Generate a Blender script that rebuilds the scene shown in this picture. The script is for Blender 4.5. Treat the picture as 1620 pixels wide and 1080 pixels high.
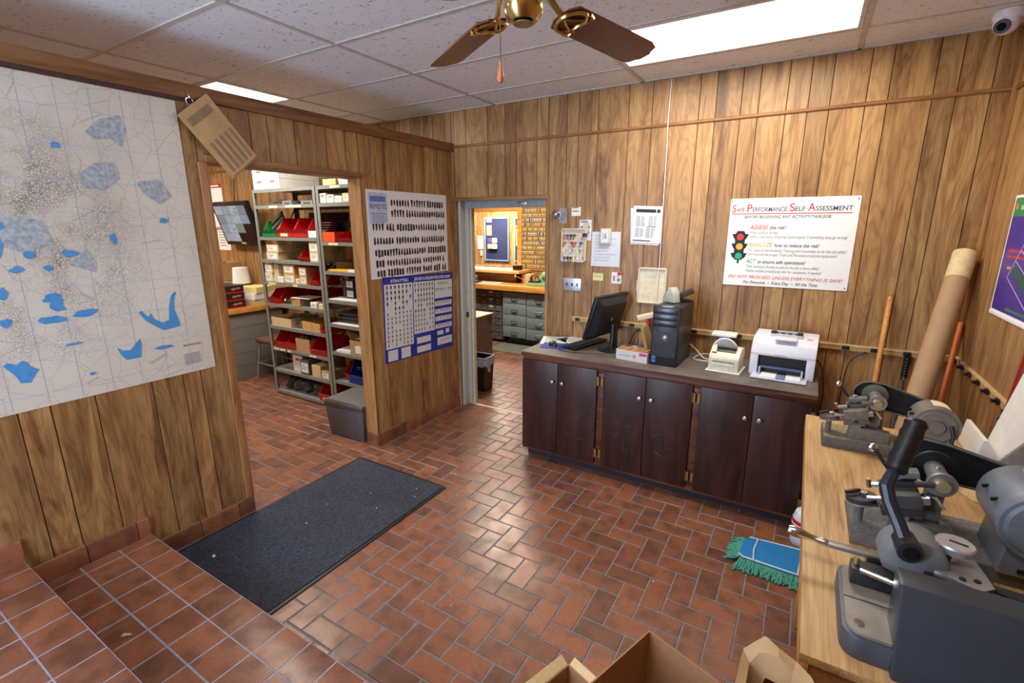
import bpy, bmesh, math, random
from mathutils import Vector, Matrix
PI = math.pi
random.seed(7)
scene = bpy.context.scene
for o in list(bpy.data.objects):
    bpy.data.objects.remove(o)
C = scene.collection

# ------------------------------------------------------------------ camera, world, light, exposure
cam = bpy.data.cameras.new('camera')
cam.sensor_fit = 'HORIZONTAL'; cam.sensor_width = 36; cam.lens = 757.92 * 36 / 1620; cam.clip_start = 0.02
camera = bpy.data.objects.new('camera', cam); C.objects.link(camera)
yw, pt, rl = (math.radians(a) for a in (-31.2457, -13.6701, -0.0944))
fw = Vector((math.sin(yw) * math.cos(pt), math.cos(yw) * math.cos(pt), math.sin(pt)))
rt = Vector((math.cos(yw), -math.sin(yw), 0)); up = rt.cross(fw)
rt2 = math.cos(rl) * rt + math.sin(rl) * up; up2 = -math.sin(rl) * rt + math.cos(rl) * up
m = Matrix((rt2, up2, -fw)).transposed().to_4x4(); m.translation = (2.7806, -3.571, 1.738)
camera.matrix_world = m
scene.camera = camera
world = bpy.data.worlds.new('world'); scene.world = world; world.use_nodes = True
bg = world.node_tree.nodes['Background']; bg.inputs[0].default_value = (0.62, 0.76, 1, 1); bg.inputs[1].default_value = 1.6
vs = scene.view_settings
scene.display_settings.display_device = 'sRGB'
vs.view_transform = 'Standard'; vs.look = 'None'; vs.gamma = 1; vs.use_curve_mapping = False
vs.exposure = 0.2
scene.cycles.use_denoising = True
scene.cycles.max_bounces = 8; scene.cycles.diffuse_bounces = 5
scene.cycles.sample_clamp_indirect = 6
scene.cycles.caustics_reflective = False; scene.cycles.caustics_refractive = False

def area_light(name, loc, rot, sx, sy, power, col):
    l = bpy.data.lights.new(name, 'AREA'); l.shape = 'RECTANGLE'; l.size = sx; l.size_y = sy; l.energy = power; l.color = col
    o = bpy.data.objects.new(name, l); o.location = loc; o.rotation_euler = rot; C.objects.link(o)
    return o
# daylight through the shop front behind the camera
area_light('window_daylight', (.72, -5.32, 1.45), (math.radians(100), 0, 0), 1.25, 2.1, 150, (0.68, 0.80, 1.0))
TUBE_MAIN, TUBE_FAR, TUBE_BACK = 24, 36, 80

# ------------------------------------------------------------------ materials
MATS = {}
def nt(name):
    m = bpy.data.materials.new(name); m.use_nodes = True
    return m, m.node_tree, m.node_tree.nodes['Principled BSDF']
def node(t, kind, **kw):
    n = t.nodes.new(kind)
    for k, v in kw.items():
        if k in n.inputs.keys() if hasattr(n.inputs, 'keys') else False: n.inputs[k].default_value = v
        else: setattr(n, k, v)
    return n
def lin(c):
    def f(x):
        x /= 255
        return x / 12.92 if x <= 0.04045 else ((x + 0.055) / 1.055) ** 2.4
    return tuple(f(x) for x in c) + (1,)
def M(name, rgb, rough=0.5, metal=0.0, var=0.12, scale=30.0, bump=0.0, spec=0.5):
    """plain surface: sRGB colour with slight procedural unevenness"""
    if name in MATS: return MATS[name]
    m, t, b = nt(name)
    co = node(t, 'ShaderNodeTexCoord'); n = node(t, 'ShaderNodeTexNoise'); n.inputs['Scale'].default_value = scale; n.inputs['Detail'].default_value = 4
    t.links.new(co.outputs['Object'], n.inputs['Vector'])
    r = node(t, 'ShaderNodeValToRGB'); c = lin(rgb)
    r.color_ramp.elements[0].position = 0.3; r.color_ramp.elements[1].position = 0.7
    r.color_ramp.elements[0].color = tuple(x * (1 - var) for x in c[:3]) + (1,)
    r.color_ramp.elements[1].color = tuple(min(1, x * (1 + var)) for x in c[:3]) + (1,)
    t.links.new(n.outputs['Fac'], r.inputs['Fac']); t.links.new(r.outputs['Color'], b.inputs['Base Color'])
    b.inputs['Roughness'].default_value = rough; b.inputs['Metallic'].default_value = metal
    b.inputs['Specular IOR Level'].default_value = spec
    if bump:
        bp = node(t, 'ShaderNodeBump'); bp.inputs['Strength'].default_value = bump; bp.inputs['Distance'].default_value = 0.004
        t.links.new(n.outputs['Fac'], bp.inputs['Height']); t.links.new(bp.outputs['Normal'], b.inputs['Normal'])
    MATS[name] = m
    return m
def E(name, rgb, strength):
    m, t, b = nt(name)
    b.inputs['Base Color'].default_value = (0.8, 0.8, 0.8, 1) if strength > 1 else (.02, .02, .02, 1)
    b.inputs['Emission Color'].default_value = rgb + (1,); b.inputs['Emission Strength'].default_value = strength
    return m
def mathn(t, op, a, b=None, clamp=False):
    n = t.nodes.new('ShaderNodeMath'); n.operation = op; n.use_clamp = clamp
    for i, x in enumerate((a, b)):
        if x is None: continue
        if isinstance(x, (int, float)): n.inputs[i].default_value = x
        else: t.links.new(x, n.inputs[i])
    return n.outputs[0]
def mixc(t, fac, a, b, mode='MIX'):
    n = t.nodes.new('ShaderNodeMix'); n.data_type = 'RGBA'; n.blend_type = mode
    for i, x in ((0, fac), (6, a), (7, b)):
        if isinstance(x, (int, float)): n.inputs[i].default_value = x
        elif isinstance(x, tuple): n.inputs[i].default_value = x
        else: t.links.new(x, n.inputs[i])
    return n.outputs[2]
def ramp(t, fac, stops):
    r = t.nodes.new('ShaderNodeValToRGB'); cr = r.color_ramp
    while len(cr.elements) < len(stops): cr.elements.new(0.5)
    for e, (p, c) in zip(cr.elements, stops): e.position = p; e.color = c if len(c) == 4 else tuple(c) + (1,)
    t.links.new(fac, r.inputs['Fac'])
    return r.outputs['Color']
def tex(t, kind, vec, **kw):
    n = t.nodes.new(kind)
    for k, v in kw.items():
        if isinstance(v, str): setattr(n, k, v)
        else: n.inputs[k].default_value = v
    if vec is not None: t.links.new(vec, n.inputs['Vector'])
    return n
def mapping(t, vec, scale=(1, 1, 1), off=None):
    mp = t.nodes.new('ShaderNodeMapping'); mp.inputs['Scale'].default_value = scale
    t.links.new(vec, mp.inputs['Vector'])
    if off is not None: t.links.new(off, mp.inputs['Location'])
    return mp.outputs['Vector']
def wood(name, light, mid, dark, axis='z', rough=0.42, knots=True, tone=True, fig=1.0, spec=0.4):
    """long-grained wood; the object colour tints each plank"""
    m, t, b = nt(name)
    co = node(t, 'ShaderNodeTexCoord'); oi = node(t, 'ShaderNodeObjectInfo')
    off = mathn(t, 'MULTIPLY', oi.outputs['Random'], 37.0)
    cv = t.nodes.new('ShaderNodeCombineXYZ')
    for i in range(3): t.links.new(off, cv.inputs[i])
    long = {'z': (1, 1, .13), 'x': (.13, 1, 1), 'y': (1, .13, 1)}[axis]
    v = mapping(t, co.outputs['Object'], long, cv.outputs[0])
    warp = tex(t, 'ShaderNodeTexNoise', v, Scale=5.0, Detail=3.0, Distortion=1.4)
    v2 = t.nodes.new('ShaderNodeVectorMath'); v2.operation = 'ADD'
    sc = t.nodes.new('ShaderNodeVectorMath'); sc.operation = 'SCALE'; sc.inputs[3].default_value = 0.24 * fig
    t.links.new(warp.outputs['Color'], sc.inputs[0]); t.links.new(v, v2.inputs[0]); t.links.new(sc.outputs[0], v2.inputs[1])
    band = tex(t, 'ShaderNodeTexNoise', v2.outputs[0], Scale=15.0, Detail=5.0, Roughness=.55)
    big = tex(t, 'ShaderNodeTexNoise', v, Scale=4.0, Detail=2.0)
    fine = tex(t, 'ShaderNodeTexNoise', mapping(t, co.outputs['Object'], tuple(x if x < 1 else 1 for x in {'z': (1, 1, .03), 'x': (.03, 1, 1), 'y': (1, .03, 1)}[axis]), cv.outputs[0]), Scale=170.0, Detail=2.0)
    f = mathn(t, 'ADD', mathn(t, 'MULTIPLY', band.outputs['Fac'], 0.7), mathn(t, 'MULTIPLY', big.outputs['Fac'], 0.3))
    col = ramp(t, f, [(.34, lin(dark)), (.46, lin(mid)), (.60, lin(light))])
    if knots:
        cont = tex(t, 'ShaderNodeTexNoise', mapping(t, co.outputs['Object'], {'z': (1, 1, .22), 'x': (.22, 1, 1), 'y': (1, .22, 1)}[axis], cv.outputs[0]), Scale=6.5, Detail=1.5)
        rg = mathn(t, 'SINE', mathn(t, 'MULTIPLY', cont.outputs['Fac'], 95.0))
        rgc = ramp(t, mathn(t, 'ADD', mathn(t, 'MULTIPLY', rg, .5), .5), [(.0, (.66, .58, .52)), (.35, (.95, .94, .93)), (1, (1.05, 1.05, 1.04))])
        col = mixc(t, .42, col, rgc, 'MULTIPLY')
    fc = ramp(t, fine.outputs['Fac'], [(.35, (.82, .79, .76)), (.62, (1.04, 1.04, 1.04))])
    col = mixc(t, 1.0, col, fc, 'MULTIPLY')
    if knots:
        kv = tex(t, 'ShaderNodeTexVoronoi', mapping(t, co.outputs['Object'], {'z': (1, 1, .4), 'x': (.4, 1, 1), 'y': (1, .4, 1)}[axis], cv.outputs[0]), Scale=3.6)
        kn = ramp(t, kv.outputs['Distance'], [(.02, (.28, .2, .15)), (.06, (.62, .54, .48)), (.16, (1, 1, 1))])
        col = mixc(t, 0.55, col, kn, 'MULTIPLY')
    if tone: col = mixc(t, 1.0, col, oi.outputs['Color'], 'MULTIPLY')
    t.links.new(col, b.inputs['Base Color'])
    b.inputs['Roughness'].default_value = rough; b.inputs['Specular IOR Level'].default_value = spec
    bm = node(t, 'ShaderNodeBump'); bm.inputs['Strength'].default_value = .12; bm.inputs['Distance'].default_value = .002
    t.links.new(fine.outputs['Fac'], bm.inputs['Height']); t.links.new(bm.outputs['Normal'], b.inputs['Normal'])
    MATS[name] = m
    return m
PANEL = wood('walnut_print_paneling', (194, 152, 98), (167, 124, 76), (122, 86, 52))
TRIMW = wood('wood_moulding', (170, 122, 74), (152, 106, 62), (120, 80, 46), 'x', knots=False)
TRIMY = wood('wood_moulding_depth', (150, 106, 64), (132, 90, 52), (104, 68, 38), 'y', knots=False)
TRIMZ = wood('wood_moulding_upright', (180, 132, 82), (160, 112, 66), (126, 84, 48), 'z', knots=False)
CABW = wood('dark_stained_plywood', (72, 42, 33), (56, 31, 25), (38, 21, 17), 'z', rough=.38, knots=False)
CABX = wood('worn_dark_rail', (126, 74, 46), (92, 52, 34), (56, 32, 23), 'x', rough=.42, knots=False)
PINE = wood('plywood_bench', (208, 170, 120), (196, 156, 104), (166, 126, 82), 'y', rough=.55, knots=False, fig=1.2)
OAKTOP = wood('varnished_worktop', (230, 168, 88), (214, 150, 72), (188, 122, 54), 'x', rough=.35, knots=False)
POLE = wood('wooden_pole', (222, 160, 92), (206, 140, 74), (180, 114, 56), 'z', rough=.4, knots=False)
BLADE = wood('fan_blade_veneer', (128, 70, 44), (108, 56, 34), (80, 40, 24), 'x', rough=.35, knots=False, tone=False)
BLADE2 = BLADE

def tile_mat():
    m, t, b = nt('quarry_tile')
    geo = node(t, 'ShaderNodeNewGeometry'); oi = node(t, 'ShaderNodeObjectInfo')
    rnd = mathn(t, 'FRACT', mathn(t, 'ADD', geo.outputs['Random Per Island'], oi.outputs['Random']))
    n1 = tex(t, 'ShaderNodeTexNoise', geo.outputs['Position'], Scale=11.0, Detail=3.0)
    n2 = tex(t, 'ShaderNodeTexNoise', geo.outputs['Position'], Scale=90.0, Detail=3.0)
    base = ramp(t, rnd, [(0, lin((116, 76, 60))), (.35, lin((138, 86, 63))), (.7, lin((152, 95, 66))), (1, lin((126, 81, 62)))])
    smud = ramp(t, n1.outputs['Fac'], [(.36, (.52, .53, .53)), (.54, (1, 1, 1)), (.75, (1.1, 1.05, 1.0))])
    col = mixc(t, .75, base, smud, 'MULTIPLY')
    sp = ramp(t, n2.outputs['Fac'], [(.3, (.82, .82, .82)), (.7, (1.1, 1.1, 1.1))])
    col = mixc(t, .8, col, sp, 'MULTIPLY')
    t.links.new(col, b.inputs['Base Color'])
    rr = ramp(t, n1.outputs['Fac'], [(.3, (.38,) * 3), (.7, (.26,) * 3)])
    t.links.new(rr, b.inputs['Roughness'])
    bm = node(t, 'ShaderNodeBump'); bm.inputs['Strength'].default_value = .12; bm.inputs['Distance'].default_value = .003
    t.links.new(n2.outputs['Fac'], bm.inputs['Height']); t.links.new(bm.outputs['Normal'], b.inputs['Normal'])
    MATS['tile'] = m
    return m
TILE = tile_mat()
GROUTB = M('sky_sheen_grout', (150, 150, 164), .5, var=.15, scale=40)  # step grout: bluish sky reflection put into its colour
GROUT = M('grout', (120, 122, 128), .9, var=.2, scale=40)
def ceil_mat():
    m, t, b = nt('fissured_acoustic_tile')
    geo = node(t, 'ShaderNodeNewGeometry')
    v = mapping(t, geo.outputs['Position'], (1, 1.9, 1))
    n = tex(t, 'ShaderNodeTexNoise', v, Scale=34.0, Detail=2.0, Distortion=1.0)
    n2 = tex(t, 'ShaderNodeTexNoise', geo.outputs['Position'], Scale=140.0, Detail=2.0)
    pits = ramp(t, n.outputs['Fac'], [(.30, (.40, .37, .34)), (.36, (.93, .93, .93)), (1, (1, 1, 1))])
    col = mixc(t, 1.0, pits, lin((238, 240, 242)), 'MULTIPLY')
    col = mixc(t, .5, col, ramp(t, n2.outputs['Fac'], [(.3, (.85, .85, .85)), (.7, (1.08, 1.08, 1.08))]), 'MULTIPLY')
    t.links.new(col, b.inputs['Base Color']); b.inputs['Roughness'].default_value = .95
    bm = node(t, 'ShaderNodeBump'); bm.inputs['Strength'].default_value = .5; bm.inputs['Distance'].default_value = .004
    t.links.new(pits, bm.inputs['Height']); t.links.new(bm.outputs['Normal'], b.inputs['Normal'])
    return m
CEIL = ceil_mat()
def glass_mat(name, col, tr=.85):
    m, t, b = nt(name)
    tb = t.nodes.new('ShaderNodeBsdfTransparent'); tb.inputs[0].default_value = col + (1,)
    gl = t.nodes.new('ShaderNodeBsdfGlossy'); gl.inputs['Roughness'].default_value = .05
    mx = t.nodes.new('ShaderNodeMixShader'); mx.inputs[0].default_value = 1 - tr
    t.links.new(tb.outputs[0], mx.inputs[1]); t.links.new(gl.outputs[0], mx.inputs[2])
    t.links.new(mx.outputs[0], t.nodes['Material Output'].inputs[0])
    return m
GLASS = glass_mat('window_glass', (.97, .98, 1), .94)
CLEAR = glass_mat('clear_polythene', (.93, .94, .95), .82)
WHITE = M('white_paper', (240, 240, 238), .6, var=.03)
PAPER2 = M('cool_white_paper', (226, 230, 236), .6, var=.03)
INK = M('black_ink', (40, 40, 44), .6)
GREYINK = M('grey_ink', (128, 130, 134), .6)
REDINK = M('red_ink', (208, 62, 52), .6)
CREAM = M('cream_plastic', (226, 214, 184), .45, var=.05)
BEIGE = M('beige_plastic', (214, 210, 190), .45, var=.05)
BLACKP = M('black_plastic', (26, 27, 31), .38, var=.2)
DGREYP = M('dark_grey_plastic', (70, 70, 76), .5)
GREYPLAS = M('grey_brown_plastic', (92, 90, 92), .55)
STEEL = M('painted_grey_steel', (132, 134, 128), .5, metal=.1, var=.1)
GREYMET = M('grey_machine_enamel', (104, 106, 110), .42, metal=.15, var=.16)
DUSTY = M('dusty_grey_brown_enamel', (112, 104, 94), .6, var=.2, scale=60)
DARKMET = M('dark_oily_steel', (58, 58, 60), .42, metal=.4, var=.25, scale=60)
CHROME = M('chrome', (222, 222, 226), .14, metal=1, var=.03)
SILVER = M('brushed_aluminium', (182, 182, 184), .35, metal=.8)
BRASS = M('polished_brass', (206, 178, 118), .22, metal=1, var=.05)
REDPL = M('red_bin_plastic', (200, 30, 28), .4, var=.08)
ORANGEP = M('orange_plastic', (228, 84, 40), .45)
GREENPL = M('green_bin_plastic', (22, 138, 72), .4)
BLUEPL = M('blue_bin_plastic', (34, 60, 150), .4)
CARD = M('corrugated_cardboard', (182, 146, 100), .8, var=.1, scale=50)
CARD2 = M('pale_cardboard', (214, 188, 140), .8, var=.08, scale=50)
KRAFT = M('kraft_paper', (190, 156, 112), .75, var=.1, scale=20, bump=.2)
WBOX = M('white_carton', (232, 228, 220), .6, var=.04)
RUBBER = M('black_rubber', (20, 20, 22), .45, var=.2)
MATR = None
SAW = M('sawdust_and_filings', (196, 172, 118), .95, var=.25, scale=300)
YELLOW = M('yellow_paper', (238, 222, 150), .6)
LABELC = M('cream_label', (236, 226, 186), .6)
SCUFF = M('pale_scuff', (104, 92, 90), .7)

# ------------------------------------------------------------------ mesh helpers
class MB:
    def __init__(s): s.v = []; s.f = []
    def add(s, vs, fs):
        o = len(s.v); s.v += [tuple(p) for p in vs]; s.f += [tuple(i + o for i in f) for f in fs]
        return s
    def box(s, x0, x1, y0, y1, z0, z1, M=None):
        vs = [(x, y, z) for z in (z0, z1) for y in (y0, y1) for x in (x0, x1)]
        if M is not None: vs = [M @ Vector(p) for p in vs]
        return s.add(vs, [(0, 2, 3, 1), (4, 5, 7, 6), (0, 1, 5, 4), (2, 6, 7, 3), (0, 4, 6, 2), (1, 3, 7, 5)])
    def cyl(s, p0, p1, r0, r1=None, n=18, cap=True):
        p0, p1 = Vector(p0), Vector(p1); r1 = r0 if r1 is None else r1
        d = (p1 - p0).normalized(); a = d.orthogonal().normalized(); b = d.cross(a)
        vs = []
        for p, r in ((p0, r0), (p1, r1)):
            for i in range(n):
                t = 2 * PI * i / n; vs.append(p + r * (math.cos(t) * a + math.sin(t) * b))
        fs = [(i, (i + 1) % n, n + (i + 1) % n, n + i) for i in range(n)]
        if cap: fs += [tuple(range(n - 1, -1, -1)), tuple(range(n, 2 * n))]
        return s.add(vs, fs)
    def tube(s, pts, r, n=8, closed=False):
        pts = [Vector(p) for p in pts]; N = len(pts); vs = []; ref = None
        rs = r if isinstance(r, (list, tuple)) else [r] * N
        for i, p in enumerate(pts):
            if closed: d = (pts[(i + 1) % N] - pts[i - 1]).normalized()
            else: d = (pts[min(i + 1, N - 1)] - pts[max(i - 1, 0)]).normalized()
            a = d.orthogonal().normalized() if ref is None else (ref - d * ref.dot(d)).normalized()
            ref = a; b = d.cross(a)
            for k in range(n):
                t = 2 * PI * k / n; vs.append(p + rs[i] * (math.cos(t) * a + math.sin(t) * b))
        fs = []
        for i in range(N if closed else N - 1):
            j = (i + 1) % N
            fs += [(i * n + k, i * n + (k + 1) % n, j * n + (k + 1) % n, j * n + k) for k in range(n)]
        if not closed: fs += [tuple(range(n - 1, -1, -1)), tuple(range((N - 1) * n, N * n))]
        return s.add(vs, fs)
    def lathe(s, prof, o=(0, 0, 0), axis=(0, 0, 1), n=24):
        o = Vector(o); d = Vector(axis).normalized(); a = d.orthogonal().normalized(); b = d.cross(a); vs = []
        for r, h in prof:
            for k in range(n):
                t = 2 * PI * k / n; vs.append(o + d * h + max(r, 1e-4) * (math.cos(t) * a + math.sin(t) * b))
        fs = []
        for i in range(len(prof) - 1):
            fs += [(i * n + k, i * n + (k + 1) % n, (i + 1) * n + (k + 1) % n, (i + 1) * n + k) for k in range(n)]
        fs += [tuple(range(n - 1, -1, -1)), tuple(range((len(prof) - 1) * n, len(prof) * n))]
        return s.add(vs, fs)
    def prism(s, poly, a0, a1, plane='xz'):
        """extrude a 2-D polygon; plane xz -> along y, xy -> along z, yz -> along x"""
        f = {'xz': lambda p, a: (p[0], a, p[1]), 'xy': lambda p, a: (p[0], p[1], a), 'yz': lambda p, a: (a, p[0], p[1])}[plane]
        n = len(poly); vs = [f(p, a0) for p in poly] + [f(p, a1) for p in poly]
        return s.add(vs, [tuple(range(n - 1, -1, -1)), tuple(range(n, 2 * n))] + [(i, (i + 1) % n, n + (i + 1) % n, n + i) for i in range(n)])
    def sphere(s, c, r, n=14, sq=(1, 1, 1)):
        c = Vector(c); prof = []
        k = n // 2; vs = []; fs = []
        for i in range(k + 1):
            t = PI * i / k
            for j in range(n):
                u = 2 * PI * j / n
                vs.append((c.x + sq[0] * r * max(math.sin(t), 1e-4) * math.cos(u), c.y + sq[1] * r * max(math.sin(t), 1e-4) * math.sin(u), c.z + sq[2] * r * math.cos(t)))
        for i in range(k):
            for j in range(n): fs.append((i * n + j, (i + 1) * n + j, (i + 1) * n + (j + 1) % n, i * n + (j + 1) % n))
        return s.add(vs, fs)
    def mesh(s, name, mat, bevel=0, smooth=30, seg=2):
        me = bpy.data.meshes.new(name); bm = bmesh.new()
        vs = [bm.verts.new(p) for p in s.v]
        for f in s.f:
            try: bm.faces.new([vs[i] for i in f])
            except ValueError: pass
        bmesh.ops.recalc_face_normals(bm, faces=bm.faces)
        if bevel:
            es = [e for e in bm.edges if len(e.link_faces) == 2 and e.calc_face_angle(0) > math.radians(35)]
            bmesh.ops.bevel(bm, geom=es, offset=bevel, segments=seg, affect='EDGES', clamp_overlap=True, profile=.6)
        bm.to_mesh(me); bm.free()
        if smooth:
            me.shade_smooth(); me.set_sharp_from_angle(angle=math.radians(smooth))
        if mat: me.materials.append(mat)
        return me
    def build(s, name, mat, parent=None, bevel=0, smooth=30, loc=(0, 0, 0), rot=(0, 0, 0), seg=2):
        o = bpy.data.objects.new(name, s.mesh(name, mat, bevel, smooth, seg)); C.objects.link(o)
        o.location = loc; o.rotation_euler = rot
        if parent is not None: o.parent = parent
        return o
def obj(name, me, parent=None, loc=(0, 0, 0), rot=(0, 0, 0)):
    o = bpy.data.objects.new(name, me); C.objects.link(o); o.location = loc; o.rotation_euler = rot
    if parent is not None: o.parent = parent
    return o
def tag(o, label=None, cat=None, group=None, kind=None):
    if label: o['label'] = label
    if cat: o['category'] = cat
    if group: o['group'] = group
    if kind: o['kind'] = kind
    return o
def thing(name, label, cat, loc=(0, 0, 0), rz=0, group=None, kind=None):
    o = bpy.data.objects.new(name, None); C.objects.link(o); o.location = loc; o.rotation_euler = (0, 0, rz); o.empty_display_size = .05
    return tag(o, label, cat, group, kind)
def rounded(x0, x1, y0, y1, r, n=5):
    pts = []
    for cx, cy, a in ((x1 - r, y1 - r, 0), (x0 + r, y1 - r, 90), (x0 + r, y0 + r, 180), (x1 - r, y0 + r, 270)):
        for i in range(n + 1):
            t = math.radians(a + 90 * i / n); pts.append((cx + r * math.cos(t), cy + r * math.sin(t)))
    return pts
def circ(cx, cy, r, n=20, ry=None): return [(cx + r * math.cos(2 * PI * i / n), cy + (ry or r) * math.sin(2 * PI * i / n)) for i in range(n)]
def flat(polys, name, mat, parent, frame, lift=.0006):
    """flat print: list of polygons in (u right, v up) laid on a face frame (origin, right, up)"""
    O, R_, U_ = (Vector(a) for a in frame); N_ = R_.cross(U_).normalized()
    b = MB()
    for p in polys:
        b.add([O + R_ * u + U_ * v + N_ * lift for u, v in p], [tuple(range(len(p)))])
    return b.build(name, mat, parent, smooth=0)
def text(s, mat, parent, frame, u0, u1, v, h, name='lettering', shear=0, bold=0, lift=.0008):
    """one line of print fitted between u0 and u1, baseline v, capital height h, on a face frame"""
    cu = bpy.data.curves.new('t', 'FONT'); cu.body = s; cu.size = 1; cu.shear = shear; cu.offset = bold
    to = bpy.data.objects.new('t', cu); C.objects.link(to)
    dg = bpy.context.evaluated_depsgraph_get(); me = bpy.data.meshes.new_from_object(to.evaluated_get(dg))
    bpy.data.objects.remove(to)
    xs = [p.co.x for p in me.vertices]
    if not xs: return None
    lo, hi = min(xs), max(xs); O, R_, U_ = (Vector(a) for a in frame); N_ = R_.cross(U_).normalized()
    for p in me.vertices:
        p.co = O + R_ * (u0 + (p.co.x - lo) / (hi - lo) * (u1 - u0)) + U_ * (v + p.co.y / .73 * h) + N_ * lift
    me.name = name; me.materials.clear(); me.materials.append(mat)
    return obj(name, me, parent)
def rect(u0, u1, v0, v1): return [(u0, v0), (u1, v0), (u1, v1), (u0, v1)]

# ------------------------------------------------------------------ the room
W, H, HT = 3.585, 2.69, 2.40          # right wall, ceiling, top of partition
BACKING = M('groove_shadow_gap_backing', (92, 62, 38), .8)
def tone(rng=.22):
    k = 1 - random.random() * rng; w = random.uniform(-.03, .03)
    return (k * (1 + w), k, k * (1 - w), 1)
def planks(wall, cuts, frame, holes=(), z0=0.0, z1=H, th=.006, rng=.25):
    """upright panel planks between the cut positions; frame = (origin, right); holes = (u0, u1, z0, z1) openings"""
    O, R_ = Vector(frame[0]), Vector(frame[1]); N_ = R_.cross(Vector((0, 0, 1)))
    for a, b in zip(cuts[:-1], cuts[1:]):
        a += .0018; b -= .0018
        if b - a < .01: continue
        spans = [(a, b, z0, z1)]
        for hu0, hu1, hz0, hz1 in holes:
            out = []
            for (u0, u1, p, q) in spans:
                if u1 <= hu0 or u0 >= hu1: out.append((u0, u1, p, q)); continue
                if u0 < hu0 - .004: out.append((u0, hu0, p, q))
                if u1 > hu1 + .004: out.append((hu1, u1, p, q))
                uu0, uu1 = max(u0, hu0), min(u1, hu1)
                if p < hz0 - .004: out.append((uu0, uu1, p, hz0))
                if q > hz1 + .004: out.append((uu0, uu1, hz1, q))
            spans = out
        c = tone(rng)
        for (u0, u1, p, q) in spans:
            w, h = (u1 - u0) / 2, (q - p) / 2
            mb = MB()
            vs = []
            for d in (0, -th):
                k = 0 if d else -.0012
                vs += [R_ * (s * (w + k)) + Vector((0, 0, r * h)) + N_ * d for s, r in ((-1, -1), (1, -1), (1, 1), (-1, 1))]
            mb.add(vs, [(0, 1, 2, 3), (7, 6, 5, 4)] + [(i, (i + 1) % 4, 4 + (i + 1) % 4, 4 + i) for i in range(4)])
            o = mb.build('plank', PANEL, wall, smooth=0, loc=O + R_ * ((u0 + u1) / 2) + Vector((0, 0, (p + q) / 2)))
            o.color = c
def rand_cuts(a, b, avoid=()):
    out = [a]
    while out[-1] < b - .08: out.append(min(b, out[-1] + random.choice((.09, .105, .13, .155, .2))))
    out[-1] = b
    return out
def struct(name, mb, mat, **kw): return tag(mb.build(name, mat, **kw), kind='structure')

DX0, DX1, DZ = 0.03, 0.945, 1.962
wb = struct('wall_back', MB().box(-4.7, DX0, .006, .14, 0, H + .05).box(DX0, DX1, .006, .14, DZ, H + .05).box(DX1, W + .1, .006, .14, 0, H + .05), BACKING, smooth=0)
back_cuts = [-.61, -.468, -.316, -.211, -.076, -.006, .153, .378, .551, .657, .849, .953, 1.108, 1.204, 1.355, 1.584, 1.75, 1.863, 2.058, 2.161, 2.312, 2.412, 2.566, 2.68, 2.789, 2.962, 3.061, 3.255, 3.353, 3.489, W]
planks(wb, rand_cuts(-4.68, -.61) + back_cuts[1:], ((0, 0, 0), (1, 0, 0)), holes=[(DX0, DX1, -1, DZ)])
wl = struct('wall_left', MB().box(-.118, -.006, -5.1, -2.112, 0, HT).box(-.118, -.006, -1.072, .1, 0, HT).box(-.118, -.006, -2.112, -1.072, 2.075, HT), BACKING, smooth=0)
left_cuts = [-5.1, -4.98, -4.8, -4.62, -4.5, -4.36, -4.18, -4.0, -3.84, -3.7, -3.52, -3.4, -3.22, -3.033, -2.927, -2.768, -2.535, -2.39, -2.301, -2.148, -2.042, -1.844, -1.736, -1.56, -1.332, -1.174, -1.066, -.918, -.816, -.657, -.517, -.376, -.254, -.144, 0.06]
planks(wl, left_cuts, ((0, 0, 0), (0, 1, 0)), holes=[(-2.112, -1.072, -1, 2.075)], z1=HT - .03, rng=.3)
wr = struct('wall_right', MB().box(W + .006, W + .12, -5.1, .14, 0, H + .05), BACKING, smooth=0)
planks(wr, [-x for x in reversed(rand_cuts(0, 5.1))][0:] , ((W, 0, 0), (0, 1, 0)), z1=H) if False else None
rc = rand_cuts(0, 5.1)
planks(wr, rc, ((W, 0, 0), (0, -1, 0)), z1=H)
# behind the camera: unseen right wall set close to keep daylight off the bench, glazed shop front at the top of the steps on the left
wf = struct('wall_front', MB().box(2.2, W + .12, -4.0, -3.9, 0, H + .05).box(2.2, 2.3, -5.22, -4.0, 0, H + .05).box(-4.7, .1, -5.22, -5.1, 0, H + .05).box(.1, 1.34, -5.22, -5.1, 0, .42).box(.1, 1.34, -5.22, -5.1, 2.6, H + .05).box(1.34, 2.2, -5.22, -5.1, 0, H + .05), MATS['wood_moulding_upright'], smooth=0)
wi = struct('window_1', MB().box(.1, .16, -5.2, -5.12, .42, 2.6).box(1.28, 1.34, -5.2, -5.12, .42, 2.6).box(.16, 1.28, -5.2, -5.12, .42, .48).box(.16, 1.28, -5.2, -5.12, 2.54, 2.6).box(.69, .75, -5.2, -5.12, .48, 2.54), SILVER, smooth=0)
for i in range(2):
    MB().box((.16, .75)[i], (.69, 1.28)[i], -5.163, -5.157, .48, 2.54).build('pane', GLASS, wi, smooth=0)
struct('wall_far_left', MB().box(-4.82, -4.7, -5.22, .14, 0, H + .05), TRIMZ, smooth=0)
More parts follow.
